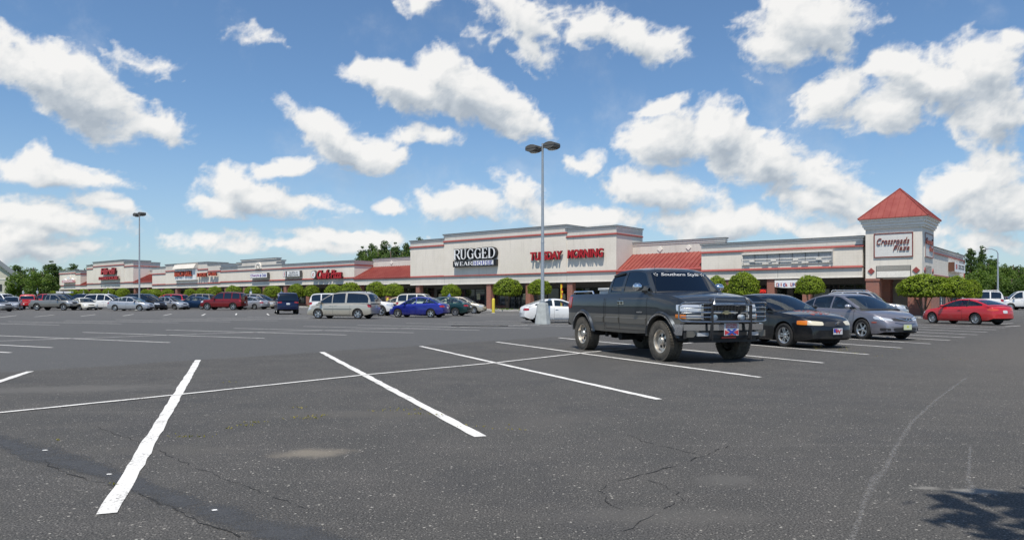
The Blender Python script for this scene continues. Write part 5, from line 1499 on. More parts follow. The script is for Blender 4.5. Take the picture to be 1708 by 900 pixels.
# wheel arch flares
for ax_ in (-1.825, 1.825):
    for s_ in (1, -1):
        a = MB(); n = 22
        for i in range(n):
            t0_, t1_ = R(-12) + R(204) * i / n, R(-12) + R(204) * (i + 1) / n
            def pt(t, r_, o): x_ = ax_ + r_ * math.cos(t); z_ = max(.50, .415 + r_ * math.sin(t)); return (x_, s_ * (min(ys(x_, z_), .975) + o), z_)
            a.face([pt(t0_, .525, .045), pt(t1_, .525, .045), pt(t1_, .585, .05), pt(t0_, .585, .05)], P_TR, True)
            a.face([pt(t0_, .585, .05), pt(t1_, .585, .05), pt(t1_, .615, .0), pt(t0_, .615, .0)], P_TR, True)
            a.face([pt(t0_, .525, .045), pt(t1_, .525, .045), pt(t1_, .525, -.06), pt(t0_, .525, -.06)], P_TR2, True)
        a.build('arch_flare', root, smooth=50)
        a = MB()
        for i in range(5, n - 5):
            t0_, t1_ = R(-12) + R(204) * i / n, R(-12) + R(204) * (i + 1) / n
            a.face([pt(t0_, .535, .053), pt(t1_, .535, .053), pt(t1_, .572, .056), pt(t0_, .572, .056)], CHR, True)
        a.build('arch_trim', root, smooth=50)
# door handles, chrome with black pulls
for s_ in (1, -1):
    a = MB(); yv = ys(.10, 1.2) * s_; o = .018 * s_
    for hx in (.0, .145): a.box(hx, hx + .125, min(yv, yv + o), max(yv, yv + o), 1.155, 1.245, CHR)
    for hx in (.015, .16): a.box(hx, hx + .095, min(yv, yv + o * 1.4), max(yv, yv + o * 1.4), 1.185, 1.215, BLKP)
    a.build('door_handle', root, bevel=.01)
    a = MB(); yv = ys(.9, 1.0) * s_; o = .008 * s_; a.box(.86, 1.10, min(yv, yv + o), max(yv, yv + o), .985, 1.01, CHR); a.build('side_badge', root)
    for x0, x1 in ((-.62, .03), (.09, 1.24), (-1.16, -.72)):
        a = MB()
        xx = np.linspace(x0, x1, 8)
        for p_, q_ in zip(xx, xx[1:]):
            for z0, z1 in ((.74, .86),):
                a.face([(p_, s_ * (ys(p_, z0) + .014), z0), (q_, s_ * (ys(q_, z0) + .014), z0), (q_, s_ * (ys(q_, z1) + .014), z1), (p_, s_ * (ys(p_, z1) + .014), z1)], P_TR2)
                a.face([(p_, s_ * (ys(p_, z1) + .014), z1), (q_, s_ * (ys(q_, z1) + .014), z1), (q_, s_ * (ys(q_, z1) - .005), z1 + .012), (p_, s_ * (ys(p_, z1) - .005), z1 + .012)], P_TR2)
                a.face([(p_, s_ * (ys(p_, z0) + .014), z0), (q_, s_ * (ys(q_, z0) + .014), z0), (q_, s_ * (ys(q_, z0) - .005), z0 - .012), (p_, s_ * (ys(p_, z0) - .005), z0 - .012)], P_TR2)
        a.build('side_moulding', root)
    # window deflectors
    a = MB(); yc_ = cabi[2]
    a.prism([(-.50, 1.845), (-.10, 1.885), (.02, 1.885), (.02, 1.865), (-.48, 1.80)], s_ * yc_(1.86) + (.0 if s_ > 0 else -.035), s_ * yc_(1.86) + (.035 if s_ > 0 else .0), BLKP); a.build('rain_guard', root)
# wipers, aerial, windscreen lettering, mirror inside, dashboard clutter
a = MB()
for y0, y1 in ((-.55, .05), (.15, .75)): a.tube([(1.50, y0, 1.425), (1.42, (y0 + y1) / 2, 1.47), (1.455, y1, 1.455)], .009, BLKP, 5)
a.build('wiper', root)
a = MB(); a.tube([(1.52, -.88, 1.41), (1.50, -.90, 2.02)], .0035, BLKP, 5); a.lathe([(.016, 0), (.012, .03), (0, .035)], BLKP, 8, 'Z', (1.52, -.88, 1.41)); a.build('aerial', root)
tm = text_mb('Southern Style', .98, .088, .002, mat('decal_silver', (.52, .53, .54), .5), .45, .0)
zt_ = 1.775
def wsx(y_, z_):      # on the windscreen surface
    x_ = float(np.interp(-z_, [-1.89, -1.66, -1.40], [.92, 1.16, 1.44])); t_ = (x_ + .62) / 2.06
    return x_ + .16 * max(0, (t_ - .5) * 2) ** 1.3 * (1 - (y_ / cabi[2](z_)) ** 2) + .045
Vn = []
for v in tm.v: y_ = -.49 + v[0]; z_ = zt_ + v[2]; Vn.append((wsx(y_, z_) + (0.004 if v[1] < 0 else 0), y_, z_))
tm.v = Vn; tm.build('windscreen_lettering', root)
a = MB()
for yy in (-.60, .60):
    for i in range(5):
        t0_ = i * 1.2; p_ = [(yy + .05 * math.cos(t0_ + d_) * r_, zt_ + .05 + .035 * math.sin(t0_ + d_) * r_) for d_, r_ in ((0, 1), (.5, .9), (.5, .6), (0, .55))]
        a.face([(wsx(y_, z_) + .004, y_, z_) for y_, z_ in p_], SWHT)
a.build('windscreen_sticker', root)
# bed: chrome rails, toolbox, hitch parts under the frame
a = MB()
for s_ in (1, -1):
    a.tube([(-2.55, s_ * .86, 1.41), (-2.50, s_ * .86, 1.475), (-1.45, s_ * .86, 1.475), (-1.40, s_ * .86, 1.41)], .022, CHR, 8)
a.build('bed_rail', root, smooth=40)
a = MB(); a.box(-1.25, -.78, -.78, .78, 1.30, 1.50, mat('toolbox_white', (.62, .62, .60), .4)); a.box(-1.28, -.75, -.81, .81, 1.50, 1.56, mat('toolbox_white', (.62, .62, .60), .4)); a.build('bed_toolbox', root, bevel=.012)
a = MB(); a.tube([(-2.3, -.35, .46), (2.4, -.35, .50)], .05, UND, 6); a.tube([(-2.3, .35, .46), (2.4, .35, .50)], .05, UND, 6)
a.tube([(-1.825, -.75, .42), (-1.825, .75, .42)], .055, UND, 8); a.tube([(1.825, -.75, .42), (1.825, .75, .42)], .05, UND, 8)
a.lathe([(0, -.14), (.12, -.12), (.15, 0), (.12, .12), (0, .14)], UND, 12, 'Z', (-1.825, 0, .42)); a.lathe([(0, -.3), (.10, -.28), (.10, .28), (0, .3)], UND, 10, 'Y', (-.3, -.45, .42))
a.box(-1.0, -.92, -.75, -.70, .38, .52, UND)
a.build('chassis', root)
a = MB(); wrapbar(.62, .78, 0, .90, CHR, a, .1, .05); a.v = [(-2.80 - v[0] * -1 if False else -2.86 - v[0], v[1], v[2]) for v in a.v]; a.build('rear_bumper', root)
for z_ in (1.18,):
    a = MB(); a.box(-2.70, -2.56, -.952, -.946, 1.08, 1.17, mat('badge_red', (.35, .03, .02), .4)); a.build('side_badge', root, label='red badge behind the rear wheel arch')

P_MU = paint('black_paint', (.006, .007, .009), False)
MUST = dict(COUPE, W=1.80, wb=2.57, r=.325, wheel='five_wide', sill=.18, nose=.32, tail=.2, tw=.235,
    top=[(-2.32, .58), (-2.30, .82), (-2.15, .98), (-1.8, 1.00), (-.9, .96), (.2, .95), (.75, .955), (1.4, .90), (1.95, .80), (2.16, .70), (2.25, .60), (2.28, .48)],
    plan=[(-2.32, .74), (-2.1, .82), (-1.4, .90), (-.5, .86), (.7, .87), (1.3, .90), (1.9, .84), (2.28, .66)],
    rear_slope=[(-1.85, .99), (-1.4, 1.18), (-1.0, 1.33)], roof=[(-1.0, 1.33), (-.65, 1.40), (-.25, 1.41), (.02, 1.375)], front_slope=[(.02, 1.375), (.4, 1.20), (.86, .95)],
    cabw=(.80, .60), windows=[(-1.55, -.82), (-.72, .74)], doors=[(-.62, .72)], handles=[(-.48, .83)], bumper_z=(.56, .5), crown=.05, seat_x=-.15,
    glass=(GW, GT, GT), mirror_x=.52, hood=.9, gaps=[],
    patches=[('tail_light', [(-2.3, .5, .70), (-2.1, .85, .70), (-2.1, .85, .84), (-2.3, .5, .84)], 155, REDL, True, .008),
             ('grille', [(2.2, -.36, .575), (2.2, .36, .575), (2.2, .40, .70), (2.2, -.40, .70)], 0, BLKP, False, .004),
             ('air_intake', [(2.2, -.5, .24), (2.2, .5, .24), (2.2, .46, .32), (2.2, -.46, .32)], 0, UND, False, .004)])
mx_, my_ = 7.62, 20.95
root, patch, ys, cabi = vehicle('sports_coupe', 'low black two-door sports car with a red hood emblem, parked right of the lifted truck', 'car', mx_, my_, -68, MUST, P_MU)
for s_ in (1, -1):
    patch([(2.17, s_ * .36, .60), (1.93, s_ * .80, .615), (1.93, s_ * .80, .735), (2.17, s_ * .36, .70)], 24 * s_, HLY, .010, nm='headlight', rnd=.12, nx=8)
    patch([(2.0, s_ * .735, .61), (1.75, s_ * .86, .62), (1.75, s_ * .86, .725), (2.0, s_ * .735, .73)], 50 * s_, AMB, .011, nm='turn_signal', rnd=.1)
a = MB(); a.prism([(-.09, .64), (-.03, .665), (.0, .62), (.02, .62), (.015, .655), (.05, .67), (.10, .69), (.04, .70), (-.02, .685)], 2.285, 2.30, CHR, 'YZ'); a.build('grille_emblem', root)
a = MB(); a.box(2.295, 2.305, -.155, .155, .37, .53, mat('plate_white', (.58, .58, .60), .4)); pl = a.build('number_plate', root)
a = MB(); a.box(2.306, 2.307, -.15, -.02, .42, .52, mat('plate_blue', (.04, .07, .38), .4)); a.prism([(.13, .50), (.09, .50), (.045, .39), (.0, .46), (-.045, .39), (-.10, .51), (-.06, .51), (-.04, .45), (.0, .51), (.04, .45)], 2.310, 2.313, mat('plate_red', (.50, .04, .05), .4), 'YZ'); a.build('plate_emblem', pl)
a = MB(); RE = mat('faded_red_decal', (.32, .07, .05), .5)
for i in range(12):
    x0 = 1.25 + .055 * i; z_ = 1.0
    for s_ in (-1, 1):
        y0 = .0 + s_ * .05 * math.sin(i * .9); w_ = .06 + .05 * math.sin(i * .55)
        zz = float(np.interp(x0, [1.2, 1.4, 1.95], [.985, .952, .855])); z2 = float(np.interp(x0 + .05, [1.2, 1.4, 1.95], [.985, .952, .855]))
        a.face([(x0, y0 - w_, zz), (x0 + .05, y0 - w_ * .8, z2), (x0 + .05, y0 + w_, z2), (x0, y0 + w_ * .7, zz)], RE)
hd = a
bv = BVHTree.FromPolygons([Vector(v) for v in [tuple(o) for o in []] or [(0, 0, 0), (1, 0, 0), (0, 1, 0)]], [[0, 1, 2]])
patch([(0, -.16, 0), (0, .16, 0), (0, .16, 0), (0, -.16, 0)], 0, RE, .0, nm='x') if False else None
# hood emblem laid on the bonnet by dropping points onto it
def drape(root_, name, quads, m, off=.004):
    bon = [c for c in root_.children if c.name.split('.')[0] in ('bonnet', 'body')]
    V, Fc = [], []
    for o in bon:
        k = len(V); V += [v.co.copy() for v in o.data.vertices]; Fc += [[k + i for i in p.vertices] for p in o.data.polygons]
    bv = BVHTree.FromPolygons(V, Fc); mb = MB()
    for q in quads:
        P_ = []
        for x_, y_ in q:
            h_ = bv.ray_cast(Vector((x_, y_, 4)), Vector((0, 0, -1)))[0]
            if h_ is None: break
            P_.append(tuple(h_ + Vector((0, 0, off))))
        if len(P_) == len(q): mb.face(P_, m)
    return mb.build(name, root_)
qs = []
random.seed(3)
for i in range(10):
    for j in range(8):
        x0, y0 = 1.05 + i * .075, -.34 + j * .085
        if random.random() < .55 * (1 - abs(j - 3.5) / 5.5) + .1: qs.append([(x0, y0), (x0 + .07, y0 + .01), (x0 + .075, y0 + .075), (x0 + .01, y0 + .07)])
drape(root, 'bonnet_decal', qs, RE)
a = MB()
for y0, y1 in ((-.5, .0), (.08, .58)): a.tube([(.93, y0, .975), (.84, y1, .995)], .010, BLKP, 5)
a.build('wiper', root)
a = MB(); a.tube([(1.15, -.80, .90), (1.12, -.84, 1.52)], .003, BLKP, 5); a.build('aerial', root)

P_MZ = paint('grey_violet_paint', (.21, .205, .235))
MAZ = dict(SEDAN, W=1.78, wb=2.675, r=.33, wheel='five', sill=.19, nose=.34, tw=.215,
    top=[(-2.36, .58), (-2.34, .80), (-2.22, 1.0), (-1.9, 1.04), (-1.0, 1.0), (.2, .965), (1.05, .955), (1.6, .87), (1.95, .77), (2.15, .66), (2.27, .55), (2.31, .44)],
    plan=[(-2.36, .72), (-2.1, .80), (-1.4, .87), (-.4, .885), (.9, .885), (1.5, .87), (1.95, .80), (2.31, .62)],
    front_slope=[(.22, 1.41), (.75, 1.17), (1.25, .95)], roof=[(-1.12, 1.37), (-.7, 1.44), (-.2, 1.46), (.22, 1.41)], windows=[(-1.72, -1.05), (-1.0, -.16), (-.08, 1.08)],
    mirror_mat=mat('bright_mirror', (.66, .66, .70), .2, .6, 1.), hood=1.28, seat_mat=INT, handles=[(-.85, .82), (.02, .81)], bumper_z=(.46, .5), belt=.02,
    patches=[('tail_light', [(-2.3, .5, .78), (-2.1, .85, .78), (-2.1, .85, .92), (-2.3, .5, .92)], 155, REDL, True, .008),
             ('grille', [(2.3, -.36, .60), (2.3, .36, .60), (2.3, .44, .70), (2.3, -.44, .70)], 0, BLKP, False, .006),
             ('air_intake', [(2.3, -.42, .27), (2.3, .42, .27), (2.3, .46, .40), (2.3, -.46, .40)], 0, BLKP, False, .006)])
root, patch, ys, cabi = vehicle('sedan', 'grey violet four-door saloon with five-spoke alloy wheels, parked right of the black sports car', 'car', 11.72, 24.9, -73, MAZ, P_MZ)
for s_ in (1, -1):
    patch([(2.22, s_ * .44, .595), (1.86, s_ * .86, .66), (1.86, s_ * .86, .76), (2.22, s_ * .44, .665)], 34 * s_, HLG, .010, nm='headlight', rnd=.2, nx=9)
    patch([(2.22, s_ * .52, .30), (2.0, s_ * .74, .30), (2.0, s_ * .74, .39), (2.22, s_ * .52, .38)], 26 * s_, BLKP, .006, nm='air_intake', rnd=.15)
    patch([(1.9, s_ * .84, .545), (1.74, s_ * .87, .545), (1.74, s_ * .87, .575), (1.9, s_ * .84, .575)], 75 * s_, mat('side_marker', (.42, .08, .03), .3), .010, nm='side_marker')
a = MB()
for s_ in (1, -1): a.tube([(2.27, s_ * .40, .705), (2.335, s_ * .18, .655), (2.35, 0, .615)], .013, CHR, 6)
a.lathe([(.055, -.008), (.068, 0), (.055, .008)], CHR, 18, 'Y', (0, 0, 0)); a.v = [(2.35 + v[1], v[0], .655 + v[2] * .8) if i >= len(a.v) - 54 else v for i, v in enumerate(a.v)]
a.build('grille_emblem', root, smooth=50)
a = MB(); a.box(2.335, 2.345, -.155, .155, .335, .50, PLTY); a.lathe([(0, -.001), (.035, -.001)], mat('plate_yellow', (.60, .62, .05), .5), 10, 'Y'); a.v = [(2.347, v[0], .43 + v[2]) if i >= 8 else v for i, v in enumerate(a.v)]; a.build('number_plate', root)

# ------------------------------------------------------------------ all other vehicles
PA = {'white': paint('white_paint', (.72, .72, .71), False), 'silver': paint('silver_paint', (.42, .43, .45)), 'red': paint('red_paint', (.48, .008, .012), False),
      'blue': paint('blue_paint', (.012, .020, .26), True), 'beige': paint('champagne_paint', (.52, .47, .38)), 'navy': paint('navy_paint', (.012, .018, .06)),
      'maroon': paint('maroon_paint', (.22, .012, .016)), 'black': paint('dark_paint', (.012, .012, .014), False), 'green': paint('dark_green_paint', (.012, .045, .045)),
      'tan': paint('tan_paint', (.36, .27, .19)), 'pewter': paint('pewter_paint', (.24, .23, .21)), 'petrol': paint('petrol_blue_paint', (.012, .035, .085)), 'cream': paint('cream_paint', (.68, .66, .58), False), 'dkred': paint('dark_red_paint', (.10, .008, .012))}
def car(name, label, cat, px, dist, heading, S, col, group=None, cen=None, **kw):
    x, y = (AT(px, dist), dist) if cen is None else cen
    return vehicle(name, label, cat, x, y, heading, S, PA[col] if isinstance(col, str) else col, group, **kw)[0]
LOT = 'vehicles standing in the parking lot'
SAT = dict(COUPE, sill=.2, wheel='multi', r=.30, W=1.72, glass=(GW, GW, GW), pillar=BLKP, windows=[(-1.62, -.80), (-.72, .0), (.05, .95)], seat_mat=INTT, rwin1=.03,
    rear_slope=[(-2.0, .96), (-1.5, 1.14), (-1.05, 1.265)], patches=[p for p in ends(2.25, -2.28, .78, .60, .78, hh=.10, rp=.60) if p[0] != 'tail_light'] + [('tail_light', [(-2.28, .42, .72), (-2.05, .86, .72), (-2.05, .86, .83), (-2.28, .42, .83)], 150, mat('orange_red_lens', (.60, .07, .02), .15, 0, 1.), True, .01)])
car('coupe', 'bright red coupe seen from behind its left side at the end of the near bay', 'car', 0, 0, 108, SAT, 'red', cen=(24.35, 38.9))
KIA = dict(MINIVAN, moulding=(.62, .70, PA['pewter']), glass=(GD, GT, GT), windows=[(-2.2, -.66), (-.52, .38), (.44, 1.42)])
car('minivan', 'champagne minivan with dark side windows facing left in the driving lane', 'minivan', 0, 0, 167, KIA, 'beige', cen=(-11.55, 49.6))
FOC = scaled(SEDAN, .965, 1., .97, wheel='five', r=.31)
car('sedan', 'bright blue saloon facing left, just right of the champagne minivan', 'car', 0, 0, 163, FOC, 'blue', cen=(-6.75, 52.3))
car('coupe', 'white coupe partly behind the concrete base of the near lamp post', 'car', 0, 0, 12, dict(COUPE, windows=[(-1.62, -.62), (-.5, .95)], glass=(GW, GW, GW)), 'white', cen=(2.72, 41.3))
CX7 = dict(SUV, rack=False, patches=[p for p in ends(2.22, -2.28, .86, .84, 1.03, hh=.18, th_=.20, tlw=.26, rp=.80, gz0=.72, gz1=.93)], wheel='five')
car('suv', 'dark blue crossover seen from straight behind, between two short stall lines', 'suv', 0, 0, 111, CX7, 'navy', cen=(-19.6, 62.8))
TAH = scaled(SUV, 1.07, 1.08, 1.05, r=.39)
car('suv', 'maroon sport utility wagon facing left in front of the fan ornament', 'suv', 0, 0, 176, TAH, 'maroon', cen=(-32.2, 80.8))
car('sedan', 'pale silver saloon in front of the tall far lamp post', 'car', 0, 0, -4, SEDAN, 'silver', cen=(-39.9, 75.9))
car('pickup_truck', 'pewter extended cab pickup truck with an empty bed, facing right', 'pickup truck', 0, 0, -6, PICKUP, 'pewter', cen=(-49.6, 78.6))
car('coupe', 'cream sports coupe right of the pewter pickup truck', 'car', 141, 80.5, -42, COUPE, 'cream')
car('minivan', 'white minivan behind the cream coupe', 'minivan', 178, 84, -8, MINIVAN, 'white')
car('minivan', 'dark grey minivan behind the pale silver saloon', 'minivan', 243, 80.5, -18, MINIVAN, 'black')
car('sedan', 'silver hatchback-like saloon between the dark minivan and the petrol blue saloon', 'car', 284, 82.5, -16, scaled(SEDAN, .97, 1.0), 'silver')
car('minivan', 'bright red minivan whose roof shows above the silver saloon', 'minivan', 283, 93, 172, MINIVAN, PA['red'])
car('suv', 'beige sport utility wagon showing three windows above the petrol blue saloon', 'suv', 327, 92, 176, dict(SUV, rack=False), 'tan')
car('sedan', 'petrol blue saloon facing left, ahead of the maroon wagon', 'car', 325, 85, 172, SEDAN, 'petrol')
car('sedan', 'white saloon mostly hidden behind the bonnet of the maroon wagon', 'car', 357, 93, -10, SEDAN, 'white')
car('sedan', 'pale silver saloon showing its tail behind the maroon wagon', 'car', 417, 84.5, 160, SEDAN, 'silver')
car('minivan', 'light beige minivan behind the tail of the silver saloon, right of the maroon wagon', 'minivan', 431, 88, -16, MINIVAN, 'beige')
car('pickup_truck', 'bright red pickup truck with its tailgate towards the camera', 'pickup truck', 47, 86, 112, dict(PICKUP, windows=[(-.52, -.12), (-.02, 1.15)]), 'red')
car('suv', 'red and white wagon right of the bright red pickup truck', 'suv', 75, 93, 170, SUV, 'red')
car('suv', 'white sport utility wagon at the left edge behind the silver saloons', 'suv', 8, 88, -14, dict(SUV, rack=False), 'white')
car('sedan', 'pale grey saloon between the white wagon and the bright red pickup truck', 'car', 20, 80, -62, SEDAN, 'silver')
car('sedan', 'greenish silver saloon cut off by the left edge of the photo', 'car', -14, 72, -14, SEDAN, 'pewter')
r_ = car('suv', 'black wagon carrying two white boxes on its roof rack', 'suv', 106, 89, -10, dict(SUV, rack_mat=BLKP), 'black')
for px in (93.5, 107):
    x, y = AT(px, 88), 88.0; bx_ = MB(); bx_.box(-.42, .42, -.25, .25, 0, .19, SWHT); bx_.box(-.44, .44, -.27, .27, .19, .22, SWHT)
    o = bx_.build('roof_box', None, bevel=.02, label=('left' if px < 100 else 'right') + ' one of two white boxes strapped to the black wagon roof', cat='box'); o.location = (x, 89 - (.1), gz(89) + 1.905)
car('suv', 'dark wagon with tinted windows behind the cream coupe', 'suv', 134, 94, 175, dict(SUV, rack=False), 'navy')
car('suv', 'white compact wagon whose rear shows left of the champagne minivan roof', 'suv', 562, 60, 6, scaled(SUV, .94, .96, .96, rack=False), 'white')
car('suv', 'large white wagon whose front shows between the champagne minivan and the blue saloon', 'suv', 612, 56.5, -8, scaled(SUV, 1.03, 1.02, 1.02, r=.40), 'white')
car('sedan', 'tan saloon whose roof shows behind the bonnet of the blue saloon', 'car', 664, 66, 172, SEDAN, 'tan')
car('station_wagon', 'white estate car with roof rails behind the blue saloon', 'car', 706, 62.5, -10, scaled(SUV, .98, .95, .97), 'cream')
car('sedan', 'dark green saloon behind the tail of the blue saloon', 'car', 738, 56.5, 165, SEDAN, 'green')
car('sedan', 'champagne saloon facing right, left of the yellow bollard', 'car', 770, 64, -12, SEDAN, 'beige')
car('suv', 'silver sport utility wagon with pale roof rails behind the grey violet saloon', 'suv', 1446, 44.5, -38, scaled(SUV, 1.0, 1.0, 1.0, rack_mat=RIMS), 'silver')
car('suv', 'large white van-like wagon right of the clipped trees by the tower', 'suv', 1624, 74, 150, scaled(SUV, 1.12, 1.12, 1.05, r=.4, rack_mat=SWHT), 'white')
car('sedan', 'small dark red car between the white wagon and the white van', 'car', 1668, 82, 120, SEDAN, 'dkred')
car('sedan', 'white saloon whose tail touches the left end of the long white van', 'car', 1680, 88, 120, SEDAN, 'white')
car('van', 'long white passenger van at the right edge of the photo', 'van', 1714, 80, 156, VAN, 'white')
car('sedan', 'white saloon behind the trunks of the clipped trees by the tower', 'car', 1588, 66, 150, SEDAN, 'white')
# ------------------------------------------------------------------ trees
def leafmat(name, a, b_, tr=.35):
    m = bpy.data.materials.new(name); m.use_nodes = True
    nt = m.node_tree; b = nt.nodes['Principled BSDF']; nb = NB(nt)
    g_ = nb.new('ShaderNodeNewGeometry')
    c = nb.mix(g_.outputs['Random Per Island'], a, b_)
    c = nb.mix(nb.smooth(nb.noise(g_.outputs['Position'], .9, 3, .6), .3, .7, 0, .5), c, tuple(x * .62 for x in a))
    nt.links.new(c, b.inputs['Base Color']); b.inputs['Roughness'].default_value = .55; b.inputs['Specular IOR Level'].default_value = .3
    t = nb.new('ShaderNodeBsdfTranslucent'); nt.links.new(nb.mix(1., c, (1.15, 1.25, .6), 'MULTIPLY'), t.inputs[0])
    mx = nb.new('ShaderNodeMixShader'); mx.inputs[0].default_value = tr
    nt.links.new(b.outputs[0], mx.inputs[1]); nt.links.new(t.outputs[0], mx.inputs[2]); nt.links.new(mx.outputs[0], nt.nodes['Material Output'].inputs[0])
    return m
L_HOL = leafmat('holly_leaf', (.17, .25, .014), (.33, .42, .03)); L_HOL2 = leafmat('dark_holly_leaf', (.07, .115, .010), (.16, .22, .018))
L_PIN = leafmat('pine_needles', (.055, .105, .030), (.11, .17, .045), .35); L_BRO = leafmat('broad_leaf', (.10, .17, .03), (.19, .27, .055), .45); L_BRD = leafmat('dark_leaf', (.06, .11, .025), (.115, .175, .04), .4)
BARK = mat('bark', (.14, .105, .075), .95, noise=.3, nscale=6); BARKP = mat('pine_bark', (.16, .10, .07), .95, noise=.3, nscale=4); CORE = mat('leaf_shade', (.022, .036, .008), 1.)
def leaves(P_, N_, size, m, seed, el=1.5):
    """one small folded quad per point"""
    r = np.random.default_rng(seed); n = len(P_)
    N_ = N_ + r.normal(0, .55, (n, 3)); N_ /= np.linalg.norm(N_, axis=1)[:, None]
    A = np.cross(N_, r.normal(0, 1, (n, 3))); A /= np.linalg.norm(A, axis=1)[:, None]; B = np.cross(N_, A)
    s = (size * r.uniform(.6, 1.3, n))[:, None]
    V = np.stack([P_ - A * s * el / 2, P_ + B * s / 2, P_ + A * s * el / 2, P_ - B * s / 2], 1).reshape(-1, 3)
    return V, np.arange(n * 4).reshape(-1, 4)
def leafmesh(name, sets):
    me = bpy.data.meshes.new(name); V = []; Fs = []; M = []; k = 0; mats = []
    for V_, F_, m in sets:
        V.append(V_); Fs.append(F_ + k); k += len(V_)
        if m not in mats: mats.append(m)
        M += [mats.index(m)] * len(F_)
    V = np.concatenate(V); 
    Fl = [list(map(int, f)) for F_ in Fs for f in F_]
    me.from_pydata(V.tolist(), [], Fl)
    for m in mats: me.materials.append(m)
    me.polygons.foreach_set('material_index', M); me.update()
    return me
def sph(n, r):
    d = r.normal(0, 1, (n, 3)); return d / np.linalg.norm(d, axis=1)[:, None]
def dome_crown(seed):
    """clipped dome about 2 wide and 1.25 high, flat beneath"""
    r = np.random.default_rng(seed)
    n = 9500; d = sph(n, r); d[:, 2] = np.where(d[:, 2] < -.25, -np.abs(d[:, 2]) * .35, d[:, 2])
    bump = 1 + .05 * np.sin(d[:, 0] * 5 + seed) * np.cos(d[:, 1] * 4 - seed) + .05 * np.sin(d[:, 2] * 9 + d[:, 0] * 7)
    rad = bump * r.uniform(.78, 1.03, n) ** .6
    rad *= np.where(r.random(n) < .05, r.uniform(1.0, 1.10, n), 1)
    def shp(d, rad):
        p = d * rad[:, None]; p[:, 2] = np.where(p[:, 2] > 0, np.abs(p[:, 2]) ** .86 * .84, p[:, 2] * .95); return p
    P_ = shp(d, rad)
    # clumps: pull points towards a few dozen centres and leave dark hollows between
    c = shp(sph(170, r) * [1, 1, 1], np.full(170, .95)); c = c[c[:, 2] > -.25]
    dist = np.linalg.norm(P_[:, None] - c[None], axis=2); j = dist.argmin(1); dm_ = dist.min(1)
    keep = r.random(n) > np.clip((dm_ - .11) * 3.5, 0, .6)
    P_ = P_[keep]; d = d[keep]; j = j[keep]
    P_ = P_ + (c[j] - P_) * .12
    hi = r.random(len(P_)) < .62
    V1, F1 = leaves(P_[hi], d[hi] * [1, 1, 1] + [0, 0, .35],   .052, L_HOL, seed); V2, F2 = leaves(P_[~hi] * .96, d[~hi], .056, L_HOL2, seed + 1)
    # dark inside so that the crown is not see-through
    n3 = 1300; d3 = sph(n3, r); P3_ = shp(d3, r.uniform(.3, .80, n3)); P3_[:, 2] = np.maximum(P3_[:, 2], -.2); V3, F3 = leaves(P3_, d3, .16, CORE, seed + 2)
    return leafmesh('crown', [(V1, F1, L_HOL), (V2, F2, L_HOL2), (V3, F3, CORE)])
def clump_crown(seed, rx, rz, nclump, per, leaf, m1, m2, conical=0., flat=0.):
    r = np.random.default_rng(seed); sets = []
    C_ = sph(nclump, r) * (r.uniform(.15, 1, nclump) ** .45)[:, None]
    if conical: s_ = 1 - conical * (C_[:, 2] * .5 + .5); C_[:, 0] *= s_; C_[:, 1] *= s_
    C_ = C_ * [rx, rx, rz]; tot = []
    for i, c in enumerate(C_):
        k = r.uniform(.22, .42) * rx * (1 - .35 * conical * (c[2] / rz * .5 + .5)); d = sph(per, r); P_ = c + d * (r.uniform(.3, 1, per) ** .5)[:, None] * k * [1, 1, .72 - flat]
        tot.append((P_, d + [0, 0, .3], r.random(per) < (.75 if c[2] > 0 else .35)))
    P_ = np.concatenate([t[0] for t in tot]); d = np.concatenate([t[1] for t in tot]); hi = np.concatenate([t[2] for t in tot])
    V1, F1 = leaves(P_[hi], d[hi], leaf, m1, seed); V2, F2 = leaves(P_[~hi], d[~hi], leaf, m2, seed + 5)
    return leafmesh('crown', [(V1, F1, m1), (V2, F2, m2)]), C_
def stems(kind, h, seed, cr=None):
    rd = random.Random(seed); mb = MB()
    if kind == 'multi':
        for i in range(6):
            a = 2 * math.pi * i / 6 + rd.uniform(-.3, .3); e = rd.uniform(.30, .6)
            mb.tube([(.07 * math.cos(a), .07 * math.sin(a), -.1), (.12 * math.cos(a), .12 * math.sin(a), h * .35), (e * .6 * math.cos(a + .2), e * .6 * math.sin(a + .2), h * .8), (e * math.cos(a), e * math.sin(a), h * 1.25)], .04, BARK, 6, .02)
    return mb
dome_meshes = [dome_crown(s) for s in (3, 8, 21, 34)]
stem_meshes = [stems('multi', 1.0, s).mesh('trunk', 50) for s in (1, 2, 3)]
def dome_tree(px, hw_, ytop, ybot, label, group, pos=None, k=-1.8, i=0):
    if pos is None:
        t, Y = TP(px, k); x, y, _ = BW(t, k); y = Y
    else: x, y = pos
    base = gz(y) + .12; w = hw_ * y / FPX; z1, z0 = ZO(ytop, y), ZO(ybot, y)
    r_ = thing('clipped_tree', label, 'tree', (x, y, base), random.uniform(0, 6), group)
    c = bpy.data.objects.new('crown', dome_meshes[i % 4]); COL.objects.link(c); c.parent = r_
    hgt = z1 - z0; e_ = 1 + .10 * math.sin(i * 2.7); c.scale = (w * e_, w / e_, hgt / 1.12 * (1 + .06 * math.cos(i * 1.9))); c.location = (0, 0, z0 - base + .28 * hgt / 1.12); c.rotation_euler = (0, 0, i * 1.3)
    s_ = bpy.data.objects.new('trunk', stem_meshes[i % 3]); COL.objects.link(s_); s_.parent = r_
    s_.scale = (w * .8, w * .8, max(.3, z0 - base)); s_.rotation_euler = (0, 0, i * 2.1)
    return r_
GT_ = 'clipped dome trees along the shops'
